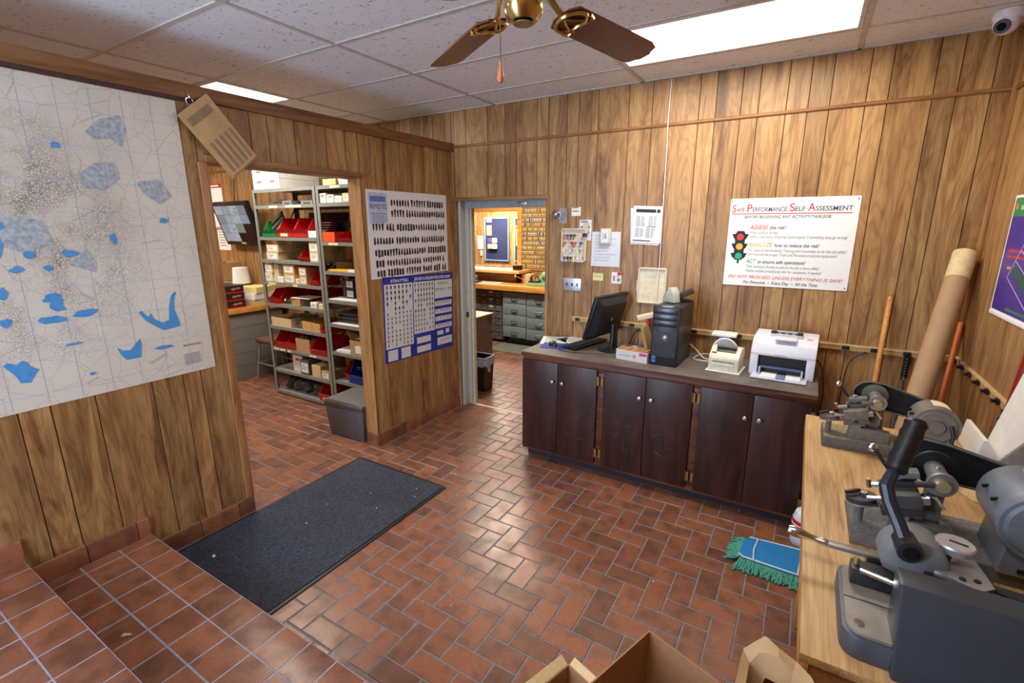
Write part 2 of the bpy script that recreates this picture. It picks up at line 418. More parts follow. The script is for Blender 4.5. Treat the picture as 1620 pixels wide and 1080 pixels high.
# back room shell (through the metal door frame)
wbk = struct('wall_back_room', MB().box(-4.0, -2.62, 2.906, 3.0, 0, H).box(-2.62, -1.0, 2.906, 3.0, 0, 1.1).box(-2.62, -1.0, 2.906, 3.0, 1.94, H).box(-1.0, 2.0, 2.906, 3.0, 0, H), BACKING, smooth=0)
planks(wbk, rand_cuts(-2.9, .2), ((0, 2.9, 0), (1, 0, 0)), holes=[(-2.62, -1.0, 1.1, 1.94)], z1=H - .02)
struct('wall_back_room_left', MB().box(-4.0, -3.9, .14, 4.1, 0, H), TRIMZ, smooth=0)
struct('wall_back_room_right', MB().box(1.9, 2.0, .14, 2.9, 0, H), TRIMZ, smooth=0)
wbb = struct('wall_beyond_hatch', MB().box(-4.0, 1.0, 4.006, 4.1, 0, H), BACKING, smooth=0)
planks(wbb, rand_cuts(-3.3, -.6), ((0, 4.0, 0), (1, 0, 0)), z1=H - .02)
struct('ceiling_back_room', MB().box(-4.0, 2.0, .14, 4.1, H, H + .06), CEIL, smooth=0)

# ceiling: lay-in tiles on a metal grid
CB, CA, SX, SY = .455, -.361, 1.2192, .6096
ce = struct('ceiling', MB().box(-4.82, W + .12, -5.22, .0, H + .03, H + .08), M('plenum', (90, 86, 82), .9), smooth=0)
xs = [-4.7] + [CB + SX * i for i in range(-4, 3)] + [W]; ys = [0] + [CA - SY * j for j in range(0, 8)] + [-5.1]
LIGHTS = {(5 + 1, 1): 'main', (3, 2): 'far', (6, 5): 'main2', (3, 6): 'far2', (1, 2): 'far3'}
tm = {}
for i in range(len(xs) - 1):
    for j in range(len(ys) - 1):
        if (i, j) in LIGHTS: continue
        w, d = xs[i + 1] - xs[i], ys[j] - ys[j + 1]
        key = (round(w, 3), round(d, 3))
        if key not in tm: tm[key] = MB().box(-w / 2 + .004, w / 2 - .004, -d / 2 + .004, d / 2 - .004, 0, .015).mesh('ceiling_tile', CEIL, smooth=0)
        obj('ceiling_tile', tm[key], ce, ((xs[i] + xs[i + 1]) / 2, (ys[j] + ys[j + 1]) / 2, H + random.uniform(.002, .004)))
GRID = M('grid_bar_enamel', (196, 192, 184), .5)
for x in xs[1:-1]: MB().box(x - .012, x + .012, -5.1, -.001, H - .003, H + .012).build('grid_bar', GRID, ce, smooth=0)
for y in ys[1:-1]: MB().box(-4.7, W, y - .012, y + .012, H - .002, H + .012).build('grid_bar', GRID, ce, smooth=0)
MB().box(-4.7, W, -.022, -.0005, H - .003, H + .012).build('wall_angle', GRID, ce, smooth=0)

LAMPGLOW = E('fluorescent_diffuser', (1.0, .97, .90), 3.2)
FRAMEW = M('white_lamp_frame', (214, 210, 204), .5)
def troffer(i, j, label, power, col=(1, .93, .82)):
    x0, x1, y1, y0 = xs[i], xs[i + 1], ys[j], ys[j + 1]
    t = thing('ceiling_light', label, 'light', ((x0 + x1) / 2, (y0 + y1) / 2, H), group=None)
    w, d = (x1 - x0) / 2 - .013, (y1 - y0) / 2 - .013
    MB().box(-w, w, -d, -d + .02, -.004, .02).box(-w, w, d - .02, d, -.004, .02).box(-w, -w + .02, -d + .02, d - .02, -.004, .02).box(w - .02, w, -d + .02, d - .02, -.004, .02).build('frame', FRAMEW, t, smooth=0)
    MB().box(-w + .02, w - .02, -d + .02, d - .02, .004, .012).build('diffuser', LAMPGLOW, t, smooth=0)
    a = area_light('tube_light', (0, 0, -.006), (0, 0, 0), 1.12, .5, power, col); a.parent = t
    return t
troffer(6, 1, 'large bright fluorescent panel in the ceiling beside the fan', TUBE_MAIN)
troffer(3, 2, 'fluorescent panel showing as a thin bright strip above the partition', TUBE_FAR)
troffer(6, 5, 'added unseen fluorescent panel over the steps, brightening the bench from outside the picture', TUBE_MAIN * .35)  # added out of view to light the bench tops; no such lamp known
troffer(3, 6, 'added unseen fluorescent panel brightening the front of the stock room', TUBE_FAR)  # unseen panel added to lift the stock room light
troffer(1, 2, 'added unseen fluorescent panel brightening the far left end of the stock room', TUBE_FAR)  # another panel added out of view for more stock room light
def tube_lamp(x, y, z, label):
    t = thing('ceiling_light', label, 'light', (x, y, z))
    MB().box(-.6, .6, -.15, .15, .03, .06).build('frame', FRAMEW, t, smooth=0)
    MB().box(-.58, .58, -.13, .13, 0, .03).build('diffuser', LAMPGLOW, t, smooth=0)
    a = area_light('tube_light', (0, 0, -.012), (0, 0, 0), 1.1, .25, TUBE_BACK, (1, .9, .74)); a.parent = t
tube_lamp(-.6, 1.5, H - .06, 'fluorescent lamp on the ceiling of the key cutting room')
tube_lamp(-1.9, 3.45, 2.2, 'white lit lamp glimpsed above the hatch in the key cutting room')

# floor: herringbone quarry tile
fl = struct('floor', MB().box(-4.7, W, -2.66, .15, -.06, -.0022).box(-3.9, 1.9, .15, 2.9, -.06, -.0022).box(2.15, W, -3.9, -2.66, -.06, -.0022).box(-4.7, -.118, -5.1, -2.66, -.06, -.0022).box(-3.9, 1.0, 2.9, 4.0, -.06, -.0022), GROUT, smooth=0)
P = .1026; OX, OY = 1.277, -1.839
def clip_rooms(x, y):
    if -2.72 < y < .06 and 0 < x < W + .1: return True
    if -2.4 < y < 0 and -3.4 < x <= 0: return True
    if .06 <= y < 2.9 and -2.2 < x < 1.1: return True
    return False
def covered(x, y):
    if 1.16 < x < 2.85 and y > -.5 and y < .05: return True       # under the sideboard
    if .12 < x < .82 and -2.7 < y < -1.36: return True            # under the mat
    if x > 3.05 and y < -1.2: return True                         # under the bench
    if -1.8 < x < -.3 and -.68 < y: return y < .05
    return False
def facing(x, y):
    d = Vector((x, y, 0)) - camera.location
    z = d.dot(fw)
    if z < .2: return None
    u, v = 810 + 757.92 * d.dot(rt2) / z, 540 - 757.92 * d.dot(up2) / z
    return (u, v) if -60 < u < 1680 and -60 < v < 1140 else None
cells = []
for i in range(-60, 40):
    for j in range(-30, 60):
        k = (i - j) % 4
        if k == 0: x0, y0, hv = i, j, 'v'          # upright tile covers rows j, j+1
        elif k == 1: x0, y0, hv = i, j, 'h'        # lying tile covers columns i, i+1
        else: continue
        w, h = (1, 2) if hv == 'v' else (2, 1)
        x, y = OX + (x0 + w / 2) * P, OY + (y0 + h / 2) * P
        if hv == 'v' and (x0 - y0) % 4 == 0 and clip_rooms(x, y): cells.append((x, y, w, h))
        if hv == 'h' and clip_rooms(x, y): cells.append((x, y, w, h))
def tile_mb(w, h, g=.004):
    a, b = w * P / 2 - g, h * P / 2 - g; e = .002
    mb = MB(); mb.add([(-a, -b, -.0035), (a, -b, -.0035), (a, b, -.0035), (-a, b, -.0035), (-a, -b, -e * .6), (a, -b, -e * .6), (a, b, -e * .6), (-a, b, -e * .6), (-a + e, -b + e, 0), (a - e, -b + e, 0), (a - e, b - e, 0), (-a + e, b - e, 0)],
           [(8, 9, 10, 11)] + [(i, (i + 1) % 4, 4 + (i + 1) % 4, 4 + i) for i in range(4)] + [(4 + i, 4 + (i + 1) % 4, 8 + (i + 1) % 4, 8 + i) for i in range(4)])
    return mb
tv, th_ = tile_mb(1, 2).mesh('tile', TILE, smooth=0), tile_mb(2, 1).mesh('tile', TILE, smooth=0)
vis = [c for c in cells if facing(c[0], c[1]) and not covered(c[0], c[1])]
vis.sort(key=lambda c: (Vector((c[0], c[1], 0)) - camera.location).length)
for (x, y, w, h) in vis[:296]:
    obj('tile', tv if w == 1 else th_, fl, (x, y, random.uniform(-.0005, .0004)))
rest = MB(); chosen = set(vis[:296])
for c in cells:
    if c in chosen: continue
    t = tile_mb(c[2], c[3]); dz = random.uniform(-.0005, .0004)
    rest.add([(a + c[0], b + c[1], z + dz) for a, b, z in t.v], t.f)
tag(rest.build('floor_tiles', TILE, fl, smooth=0), kind='stuff')

# two tiled steps up to the entrance
def step(label, y_nose, y_back, z, x1, rows, xoff, zbase):
    s = tag(MB().box(.002, x1, y_back, y_nose + .012 - .02, zbase, z - .0015).build('tiled_step', GROUTB, smooth=0), label, 'step', kind='structure')
    q = .1535
    for r in range(rows):
        y1 = y_nose - r * .1525; y0 = max(y1 - .1525, y_back)
        i0 = -2
        while xoff + (i0 + 1) * q < .01: i0 += 1
        x = xoff + i0 * q
        while x < x1:
            a, b = max(x, .012), min(x + q, x1)
            if b - a > .01:
                g = .0038; w, d = (b - a) / 2 - g, (y1 - y0) / 2 - g * (.5 if r == 0 else 1)
                mb = MB()
                if r == 0:       # bullnose with a short drop over the riser
                    prof = [(-d, -.0045), (-d, 0), (d - .012, 0), (d - .004, -.003), (d, -.011), (d, -.024), (d - .012, -.024), (d - .012, -.0045)]
                    mb.prism(prof, -w, w, 'yz')
                else:
                    mb.box(-w, w, -d, d, -.0045, 0)
                mb.build('tile', TILE, s, bevel=0 if r == 0 else .0012, smooth=30, seg=1, loc=((a + b) / 2, (y0 + y1) / 2, z + random.uniform(-.0004, .0003)))
            x += q
    # riser tiles
    x = xoff - q
    while x < x1:
        a, b = max(x, .012), min(x + q, x1)
        if b - a > .02: MB().box(a + .003, b - .003, y_nose - .009, y_nose - .004, zbase + .004, z - .026).build('riser_tile', TILE, s, smooth=0)
        x += q
    return s
step('lower red tiled step beside the black floor mat', -2.658, -3.2, .16, 2.15, 4, .238, 0)
step('upper red tiled step at the bottom left corner of the picture', -3.122, -5.1, .31, 2.15, 6, .244, 0)
FILL = struct('floor_landing', MB().box(.002, 2.2, -5.1, -4.04, 0, .305), TILE, smooth=0)
# tile skirting along the partition
SKT = MB
def skirt(name, label, pieces, axis='y'):
    s = thing(name, None, None); s['kind'] = 'structure'
    for (a, b, z0, z1) in pieces:
        prof = [(0, z0), (.012, z0), (.012, z1 - .012), (.009, z1 - .004), (.003, z1), (0, z1)]
        w = (b - a) / 2 - .002
        mb = MB()
        if axis == 'y': mb.add([(p[0], sgn * w, p[1]) for sgn in (-1, 1) for p in prof], [tuple(range(5, -1, -1)), tuple(range(6, 12))] + [(i, (i + 1) % 6, 6 + (i + 1) % 6, 6 + i) for i in range(6)]); loc = (0.0005, (a + b) / 2, 0)
        else: mb.add([(sgn * w, -p[0], p[1]) for sgn in (-1, 1) for p in prof], [tuple(range(5, -1, -1)), tuple(range(6, 12))] + [(i, (i + 1) % 6, 6 + (i + 1) % 6, 6 + i) for i in range(6)]); loc = ((a + b) / 2, -1.0725, 0)
        mb.build('skirting_tile', TILE, s, smooth=30, loc=loc)
    return s
skirt('baseboard_left', '', [(-2.106, -2.008 - .2, 0, .1)][:0] + [(-2.213, -2.114, 0, .1), (-2.429, -2.213, 0, .1), (-2.655, -2.429, 0, .1),
      (-2.719, -2.664, .16, .26), (-2.923, -2.719, .16, .26), (-3.118, -2.923, .16, .26), (-3.22, -3.124, .31, .41), (-3.42, -3.22, .31, .41), (-3.63, -3.42, .31, .41), (-3.83, -3.63, .31, .41)])
skirt('baseboard_partition_end', '', [(-1.072, -.972, 0, .1), (-.972, -.765, 0, .1), (-.765, -.551, 0, .1), (-.551, -.344, 0, .1), (-.344, -.133, 0, .1), (-.133, .055, 0, .1)])
skirt('baseboard_post', '', [(-.118, -.004, 0, .1)], 'x')
MB().prism([(-.004, -1.0725), (.012, -1.0725), (.012, -1.0845), (-.004, -1.0845)], 0, .1, 'xy').build('skirting_corner', TILE, bpy.data.objects['baseboard_post'], bevel=.002)

# mouldings
struct('trim_1', MB().box(-.0, .02, -5.1, .0, HT - .04, HT + .03).box(-.14, .0, -5.1, .0, HT, HT + .02), TRIMY, bevel=.004)
def halfround(name, x0, x1, z, r=.011):
    prof = [(-r, -r * .2)] and [(0, z - r), (-.006, z - r), (-.012, z - r * .4), (-.012, z + r * .4), (-.006, z + r), (0, z + r)]
    mb = MB().prism([(p[0], p[1]) for p in prof], x0, x1, 'yz')
    return struct(name, mb, TRIMW)
halfround('trim_2', -4.7, -.13, HT); halfround('trim_3', .0, W - .001, HT)
struct('trim_4', MB().box(-.14, .022, -2.118, -1.055, 2.06, 2.098), TRIMY, bevel=.004)
struct('trim_5', MB().box(-.124, .003, -1.0745, -1.071, .1, 2.06), TRIMZ, smooth=0)
struct('trim_6', MB().box(-.122, .010, -2.155, -2.1105, .1, 2.06), TRIMZ, bevel=.003)
struct('trim_7', MB().prism([(.0, -.001), (.022, -.001), (.022, -.008), (.008, -.022), (.0, -.022)], .12, HT - .012, 'xy'), TRIMZ) if False else None
struct('trim_8', MB().box(.0, .965, -.018, .0, DZ - .018, DZ + .012), TRIMW, bevel=.003)
struct('trim_9', MB().box(DX1 - .002, DX1 + .024, -.014, .0, 0, DZ + .012), TRIMZ, bevel=.003)
struct('trim_10', MB().box(.0, .016, -.016, .0, DZ + .012, HT - .012), TRIMZ, bevel=.003)
struct('trim_11', MB().box(W - .022, W, -.022, .0, 0, H), TRIMZ, bevel=.005)
halfround('trim_12', -2.3, -1.0, 1.06) if False else None
# hatch frame in the back room
struct('trim_13', MB().box(-2.7, -.94, 2.86, 2.9, 1.94, 2.02).box(-1.03, -.95, 2.86, 2.9, 1.08, 1.94), OAKTOP, bevel=.006)
# right wall moulding at trim height
struct('trim_14', MB().box(W - .012, W, -5.1, -.022, HT - .011, HT + .011), TRIMY, bevel=.004)
# metal door frame
df = tag(thing('door_frame', None, None, (0, 0, 0)), kind='structure'); df.name = 'door_1'
FR = M('putty_painted_door_steel', (176, 172, 158), .45, var=.06)
MB().box(.03, .062, .02, .16, 0, 1.955).box(.062, .10, .085, .16, 0, 1.885).build('jamb', FR, df, bevel=.002)
MB().box(.10, .118, .105, .15, 0, 1.885).build('jamb_stop', M('putty_door_stop', (196, 188, 164), .45), df, bevel=.002)
MB().box(.062, DX1 - .002, .085, .16, 1.885, 1.955).build('head', M('blue_grey_door_head', (150, 156, 156), .4), df, bevel=.002)
MB().box(.062, .08, .068, .085, .88, .93).build('latch', BLACKP, df, bevel=.003)
MB().box(.62, .72, .070, .085, 1.905, 1.93).build('closer_bracket', SILVER, df, bevel=.004)
struct('trim_15', MB().box(.10, DX1, .085, .115, -.0035, .0015), M('threshold_strip', (196, 190, 176), .5), smooth=0)

# ------------------------------------------------------------------ sideboard along the back wall
T = .835
cb = thing('sideboard', 'long dark-stained wooden sideboard with six plain doors under the computer', 'sideboard', (1.072, -.6, 0))
SW = 1.845
MB().box(0, SW, .02, .592, .065, T - .03).build('carcass', CABW, cb, smooth=0)
MB().box(.02, SW - .02, .055, .56, 0, .065).build('plinth', M('plinth_dark', (38, 34, 44), .5), cb, smooth=0)
MB().box(-.006, SW + .012, -.012, .598, T - .028, T).build('top', M('worn_grey_brown_top', (104, 94, 86), .6, var=.3, scale=9), cb, bevel=.003)
# the front of the top shows its worn edge
MB().box(-.004, SW + .01, -.0145, -.012, T - .026, T - .003).build('top_edge', CABX, cb, smooth=0)
MB().box(0, SW, 0, .02, T - .075, T - .028).build('top_rail', CABX, cb, bevel=.001)
MB().box(0, SW, 0, .02, .065, .095).build('bottom_rail', CABX, cb, bevel=.001)
for x0, x1 in ((0, .012), (.592, .642), (1.214, 1.262), (1.834, SW)):
    MB().box(x0, x1, .0, .02, .095, T - .075).build('stile', CABX if x1 - x0 > .02 else CABW, cb, bevel=.001)
HINGE = M('brass_hinge', (168, 138, 84), .35, metal=.8)
random.seed(11)
for pi, (x0, xm, x1) in enumerate(((.008, .296, .590), (.640, .926, 1.214), (1.262, 1.550, 1.838))):
    for side in (0, 1):
        a, b = (x0, xm - .0015) if side == 0 else (xm + .0015, x1)
        d = MB().box(a, b, -.018, .0, .088, .782).build('door', CABW, cb, bevel=.003)
        g = random.uniform(.85, 1.1); d.color = (g, g, g, 1)
        kx = xm - .036 if side == 0 else xm + .040
        MB().lathe([(.006, 0), (.006, .010), (.013, .013), (.014, .019), (.010, .024), (0, .0255)], (kx, -.018, .645 - pi * .004), (0, -1, 0), 16).build('knob', SILVER, d)
        hx = a if side == 0 else b
        for z in (.705, .175):
            if side == 0 and pi == 0: continue
            sg = -1 if side == 0 else 1
            MB().box(hx + sg * .002, hx + sg * .017, -.0205, -.017, z - .03, z + .03).cyl((hx + sg * .002, -.021, z - .034), (hx + sg * .002, -.021, z + .034), .0042, n=8).build('hinge', HINGE, d)
        if pi == 1 or (pi == 0 and side == 1):
            q = MB(); rr = random.Random(pi * 3 + side)
            for k in range(4):
                u, v_ = rr.uniform(a + .05, b - .1), rr.uniform(.25, .6); an = rr.uniform(-.6, .6); L_ = rr.uniform(.02, .07)
                q.add([(u, -.0184, v_), (u + L_ * math.cos(an), -.0184, v_ + L_ * math.sin(an)), (u + L_ * math.cos(an), -.0184, v_ + L_ * math.sin(an) + .003), (u, -.0184, v_ + .002)], [(0, 1, 2, 3)])
            tag(q.build('scratches', SCUFF, d, smooth=0), kind='stuff')

# ---- things on the sideboard
mon = thing('monitor', 'black flat-screen monitor seen from its back and side on the sideboard', 'monitor', (1.595, -.235, T), math.radians(-103))
# local: screen faces -y, rotated so the screen looks to the left
def tilt(p): return Matrix.Translation((0, 0, .235)) @ Matrix.Rotation(math.radians(-13), 4, 'X') @ Vector(p)
TM = Matrix.Translation((0, .0, .235)) @ Matrix.Rotation(math.radians(-17), 4, 'X')
MB().box(-.205, .205, -.05, -.022, -.16, .175, TM).build('bezel', BLACKP, mon, bevel=.006)
MB().box(-.19, .19, -.0512, -.0495, -.14, .165, TM).build('screen', M('dark_screen', (16, 18, 24), .15), mon, smooth=0)
MB().add([TM @ Vector(p) for p in [(-.19, -.022, -.14), (.19, -.022, -.14), (.19, -.022, .16), (-.19, -.022, .16), (-.15, .022, -.11), (.15, .022, -.11), (.15, .018, .12), (-.15, .018, .12)]], [(0, 1, 2, 3), (4, 5, 6, 7), (0, 1, 5, 4), (1, 2, 6, 5), (2, 3, 7, 6), (3, 0, 4, 7)]).build('back_shell', M('black_shell', (34, 34, 38), .5), mon, bevel=.006)
MB().cyl(TM @ Vector((0, .0225, .0)), TM @ Vector((0, .0245, .0)), .014, n=16).build('badge', SILVER, mon)
MB().prism([(-.045, .008), (.045, .008), (.03, .1), (.028, .2), (-.028, .2), (-.03, .1)], .03, .055, 'xz').build('neck', BLACKP, mon, bevel=.006)
MB().lathe([(.105, 0), (.107, .006), (.09, .014), (.04, .022), (0, .024)], (0, .03, 0), n=28).build('base', BLACKP, mon)

kb = thing('keyboard', 'black computer keyboard lying in front of the monitor', 'keyboard', (1.385, -.205, T), math.radians(-103))
MB().prism([(-.075, 0), (.075, 0), (.075, .022), (.06, .024), (-.07, .012), (-.075, .008)], -.2, .2, 'yz').build('case', BLACKP, kb, bevel=.002)
kk = MB()
for r in range(5):
    for c in range(15):
        x, y = -.186 + c * .0255, -.052 + r * .022; z = .0135 + (y + .07) * .092
        kk.box(x, x + .021, y, y + .017, z, z + .006)
tag(kk.build('keys', M('key_black', (40, 41, 46), .5), kb, smooth=0), kind='stuff')

mp = tag(MB().prism(rounded(-.1, .1, -.085, .085, .012), 0, .004, 'xy').build('mouse_pad', M('blue_mat', (32, 66, 168), .7), loc=(1.215, -.355, T), rot=(0, 0, .25), smooth=30), 'blue rubber mouse pad at the left end of the sideboard', 'mouse pad')
ms = thing('computer_mouse', 'small black computer mouse on the blue mouse pad', 'mouse', (1.20, -.36, T + .004), math.radians(35))
bd = MB()
prof = []
for i in range(9):
    t = i / 8; y = -.055 + .11 * t; w = .03 * (1 - abs(2 * t - 1) ** 3) ** .5 + .002; h = .036 * max(.15, (1 - abs(1.7 * t - .95) ** 2.2))
    prof.append((y, w, h))
vs = []; fs = []
for (y, w, h) in prof:
    for k in range(9):
        a = PI * k / 8; vs.append((w * math.cos(a), y, h * math.sin(a) ** .7))
for i in range(8):
    for k in range(8): fs.append((i * 9 + k, i * 9 + k + 1, i * 9 + 10 + k, i * 9 + 9 + k))
bd.add(vs, fs + [tuple(range(9)), tuple(range(72, 81))]).build('body', BLACKP, ms)
MB().cyl((-.004, -.03, .030), (.004, -.03, .030), .008, n=12).build('scroll_wheel', DGREYP, ms)

FR_TOP = lambda x, y, z, r=0: (Vector((x, y, z)), Vector((math.cos(r), math.sin(r), 0)), Vector((-math.sin(r), math.cos(r), 0)))
def paper(name, label, x, y, z, w, d, r, mat=WHITE, lines=0, group=None, cat='paper', th=.0012):
    o = tag(MB().box(-w / 2, w / 2, -d / 2, d / 2, 0, th).build(name, mat, loc=(x, y, z), rot=(0, 0, r), smooth=0), label, cat, group)
    if lines:
        flat([rect(-w * .38, w * .3 * random.uniform(.4, 1.2), d * .4 - i * d * .8 / lines, d * .4 - i * d * .8 / lines + d * .25 / lines) for i in range(lines)], 'print', GREYINK, o, (Vector((0, 0, th)), Vector((1, 0, 0)), Vector((0, 1, 0))))
    return o
paper('printed_sheet', 'white printed sheet lying left of the mouse at the sideboard end', 1.125, -.19, T, .20, .26, .35, lines=7)
paper('printed_sheet', 'white printed sheet partly under the monitor near the back wall', 1.255, -.105, T, .2, .2, -.5, lines=6)

pc = thing('computer_tower', 'black desktop computer tower in the middle of the sideboard', 'computer', (1.970, -.47, T), math.radians(-2))
pw, pd, ph = .175, .36, .395
MB().box(0, pw, .02, pd, .006, ph - .004).build('case', M('dark_grey_steel_case', (56, 56, 60), .35, metal=.3), pc, bevel=.006)
MB().box(0, pw, 0, .022, 0, ph).build('front_bezel', BLACKP, pc, bevel=.009)
for k, (z, h) in enumerate(((.345, .034), (.303, .036), (.262, .036))):
    MB().box(.008, pw - .014, -.004, .002, z, z + h).build('drive_bay', M('glossy_dark_blue_black', (36, 38, 50), .25), pc, bevel=.002)
MB().box(.05, pw - .03, -.006, -.003, .272, .288).build('floppy_flap', BLACKP, pc, bevel=.001)
mg = MB()
for i in range(14):
    for j in range(22): mg.box(.012 + i * .0108, .020 + i * .0108, -.002, .001, .062 + j * .0079, .0675 + j * .0079)
tag(mg.build('vent_mesh', M('vent_grey', (62, 64, 70), .5), pc, smooth=0), kind='stuff')
MB().lathe([(.021, 0), (.02, .006), (.012, .011), (0, .013)], (.09, -.001, .188), (0, -1, 0), 20).build('round_badge', SILVER, pc)
for x in (.02, .038, .128, .146): MB().box(x, x + .012, -.0035, .0, .243, .256).build('port', M('port_black', (10, 10, 12), .4), pc, smooth=0)
for z in (.028, .052): MB().box(.012, .038, -.0022, .001, z - .008, z + .010).build('blue_sticker', M('sticker_blue', (58, 120, 200), .4), pc, smooth=0)
MB().box(.065, .125, .05, .052, ph - .003, ph + .001).box(.06, .125, -.0005, .018, ph - .001, ph + .001).build('silver_strip', SILVER, pc, smooth=0)

sp = thing('desk_speaker', 'small cream wedge-shaped desktop device on top of the computer tower', 'speaker', (2.035, -.27, T + ph + .001), math.radians(-25))
MB().prism([(-.05, 0), (.05, 0), (.035, .07), (.015, .1), (-.005, .098)], -.035, .035, 'xz').build('body', M('pale_grey_green_plastic', (196, 200, 184), .45), sp, bevel=.006)
MB().add([(-.044, -.026, .022), (-.044, .026, .022), (-.012, .026, .088), (-.012, -.026, .088), (-.047, -.026, .0235), (-.047, .026, .0235), (-.015, .026, .0895), (-.015, -.026, .0895)], [(0, 1, 2, 3), (4, 5, 6, 7), (0, 1, 5, 4), (1, 2, 6, 5), (2, 3, 7, 6), (3, 0, 4, 7)]).build('dark_face', BLACKP, sp, smooth=0)
cr = thing('card_reader', 'black angled card reader on the right of the tower top', 'card reader', (2.105, -.19, T + ph + .001), math.radians(30))
MB().prism([(-.05, 0), (.05, 0), (.05, .01), (-.02, .02)], -.035, .035, 'xz').build('stand', BLACKP, cr, bevel=.003)
MB().box(-.055, .06, -.02, .02, -.012, .02, Matrix.Translation((0, 0, .045)) @ Matrix.Rotation(-.4, 4, 'Y')).build('body', M('reader_grey', (66, 64, 66), .45), cr, bevel=.005)
MB().box(-.056, .061, -.004, .004, .012, .0215, Matrix.Translation((0, 0, .045)) @ Matrix.Rotation(-.4, 4, 'Y')).build('slot', RUBBER, cr, smooth=0)

tb = thing('tissue_box', 'white and pink carton full of brown cards beside the computer tower', 'box', (1.732, -.45, T), math.radians(-8))
MB().box(0, .225, 0, .004, 0, .07).box(0, .225, .096, .1, 0, .07).box(0, .004, .004, .096, 0, .07).box(.221, .225, .004, .096, 0, .07).box(.004, .221, .004, .096, 0, .004).build('carton', WBOX, tb, smooth=0)
flat([rect(.17, .222, .045, .066)], 'pink_print', M('pink_ink', (226, 70, 150), .5), tb, ((0, 0, 0), (1, 0, 0), (0, 0, 1)))
flat([circ(.135, .036, .015, 6)], 'pale_print', M('salmon_ink', (230, 160, 140), .5), tb, ((0, 0, 0), (1, 0, 0), (0, 0, 1)))
flat([rect(.02, .11, .03, .036)], 'mauve_print', M('mauve_ink', (170, 160, 200), .5), tb, ((0, 0, 0), (1, 0, 0), (0, 0, 1)))
for i in range(11): MB().box(.008 + i * .0195, .0255 + i * .0195, .01, .09, .004, .07 + random.random() * .012, ).build('card', M('tan_card', (200, 140, 78), .7), tb, smooth=0)
# leaning books / envelopes
def lean(name, label, x, y, w, d, h, tilt_, mat, cat, rz=0, group=None):
    o = MB().box(-w / 2, w / 2, -d / 2, d / 2, 0, h).build(name, mat, smooth=0, loc=(x, y, T + .001), rot=(0, tilt_, rz))
    return tag(o, label, cat, group)
lean('envelope', 'tan padded envelope leaning against the left side of the tower', 1.925, -.26, .02, .17, .22, -.25, CARD, 'envelope')
lean('booklet', 'red-spined booklet standing behind the tan envelope', 1.885, -.085, .018, .12, .25, -.14, M('red_cover', (190, 48, 40), .5), 'booklet')
lean('booklet', 'white booklet standing between the envelope and the tower', 1.953, -.2, .008, .15, .21, -.04, WHITE, 'booklet')
o = thing('carton_lid', 'cream folded carton lid lying across the top of the booklets', 'box lid', (1.865, -.2, T + .262), math.radians(20))
MB().box(-.07, .07, -.05, .05, 0, .004).box(-.07, .07, -.05, -.046, .004, .022).box(-.07, .07, .046, .05, .004, .022).build('tray', CREAM, o, rot=(0, -.25, 0), smooth=0)
for k in range(4):
    paper('envelope', ('white', 'pale grey', 'yellowish', 'lowest olive')[k] + ' envelope in the flat pile behind the monitor base', 1.825 + .006 * k, -.2 - .006 * k, T + .021 - .007 * k, .15, .14, .08 * k - .1, (WHITE, PAPER2, YELLOW, M('olive_paper', (164, 156, 98), .7))[k], cat='envelope', th=.0065)
# cables
def cable(name, label, pts, r, mat, cat='cable', group=None):
    # smooth the control polygon
    P_ = [Vector(p) for p in pts]; out = []
    for i in range(len(P_) - 1):
        p0, p1, p2, p3 = P_[max(i - 1, 0)], P_[i], P_[i + 1], P_[min(i + 2, len(P_) - 1)]
        for s in range(8):
            t = s / 8
            out.append(.5 * ((2 * p1) + (p2 - p0) * t + (2 * p0 - 5 * p1 + 4 * p2 - p3) * t * t + (3 * p1 - p0 - 3 * p2 + p3) * t ** 3))
    out.append(P_[-1])
    return tag(MB().tube(out, r, 6).build(name, mat), label, cat, group)
cable('power_cable', 'black cable looping up from the sideboard to the wall socket behind the monitor', [(1.70, -.055, T + .012), (1.725, -.05, T + .09), (1.75, -.045, T + .125), (1.80, -.045, T + .12), (1.83, -.04, T + .07), (1.81, -.05, T + .012), (1.84, -.055, T + .06)], .0045, RUBBER)
cable('mouse_cable', 'thin black cable trailing along the sideboard in front of the monitor base', [(1.245, -.33, T + .008), (1.30, -.45, T + .004), (1.45, -.46, T + .004), (1.6, -.4, T + .004), (1.72, -.33, T + .004)], .0025, RUBBER)
cable('power_cable', 'black cable on the sideboard running from monitor base to tower', [(1.73, -.315, T + .006), (1.78, -.335, T + .006), (1.84, -.33, T + .006), (1.95, -.335, T + .006)], .004, RUBBER)
cable('white_cable', 'cream cable coiled loosely beside the right of the tower', [(2.16, -.14, T + .09), (2.2, -.12, T + .05), (2.27, -.16, T + .005), (2.35, -.10, T + .005), (2.25, -.08, T + .02), (2.20, -.2, T + .005), (2.30, -.22, T + .005)], .004, CREAM)

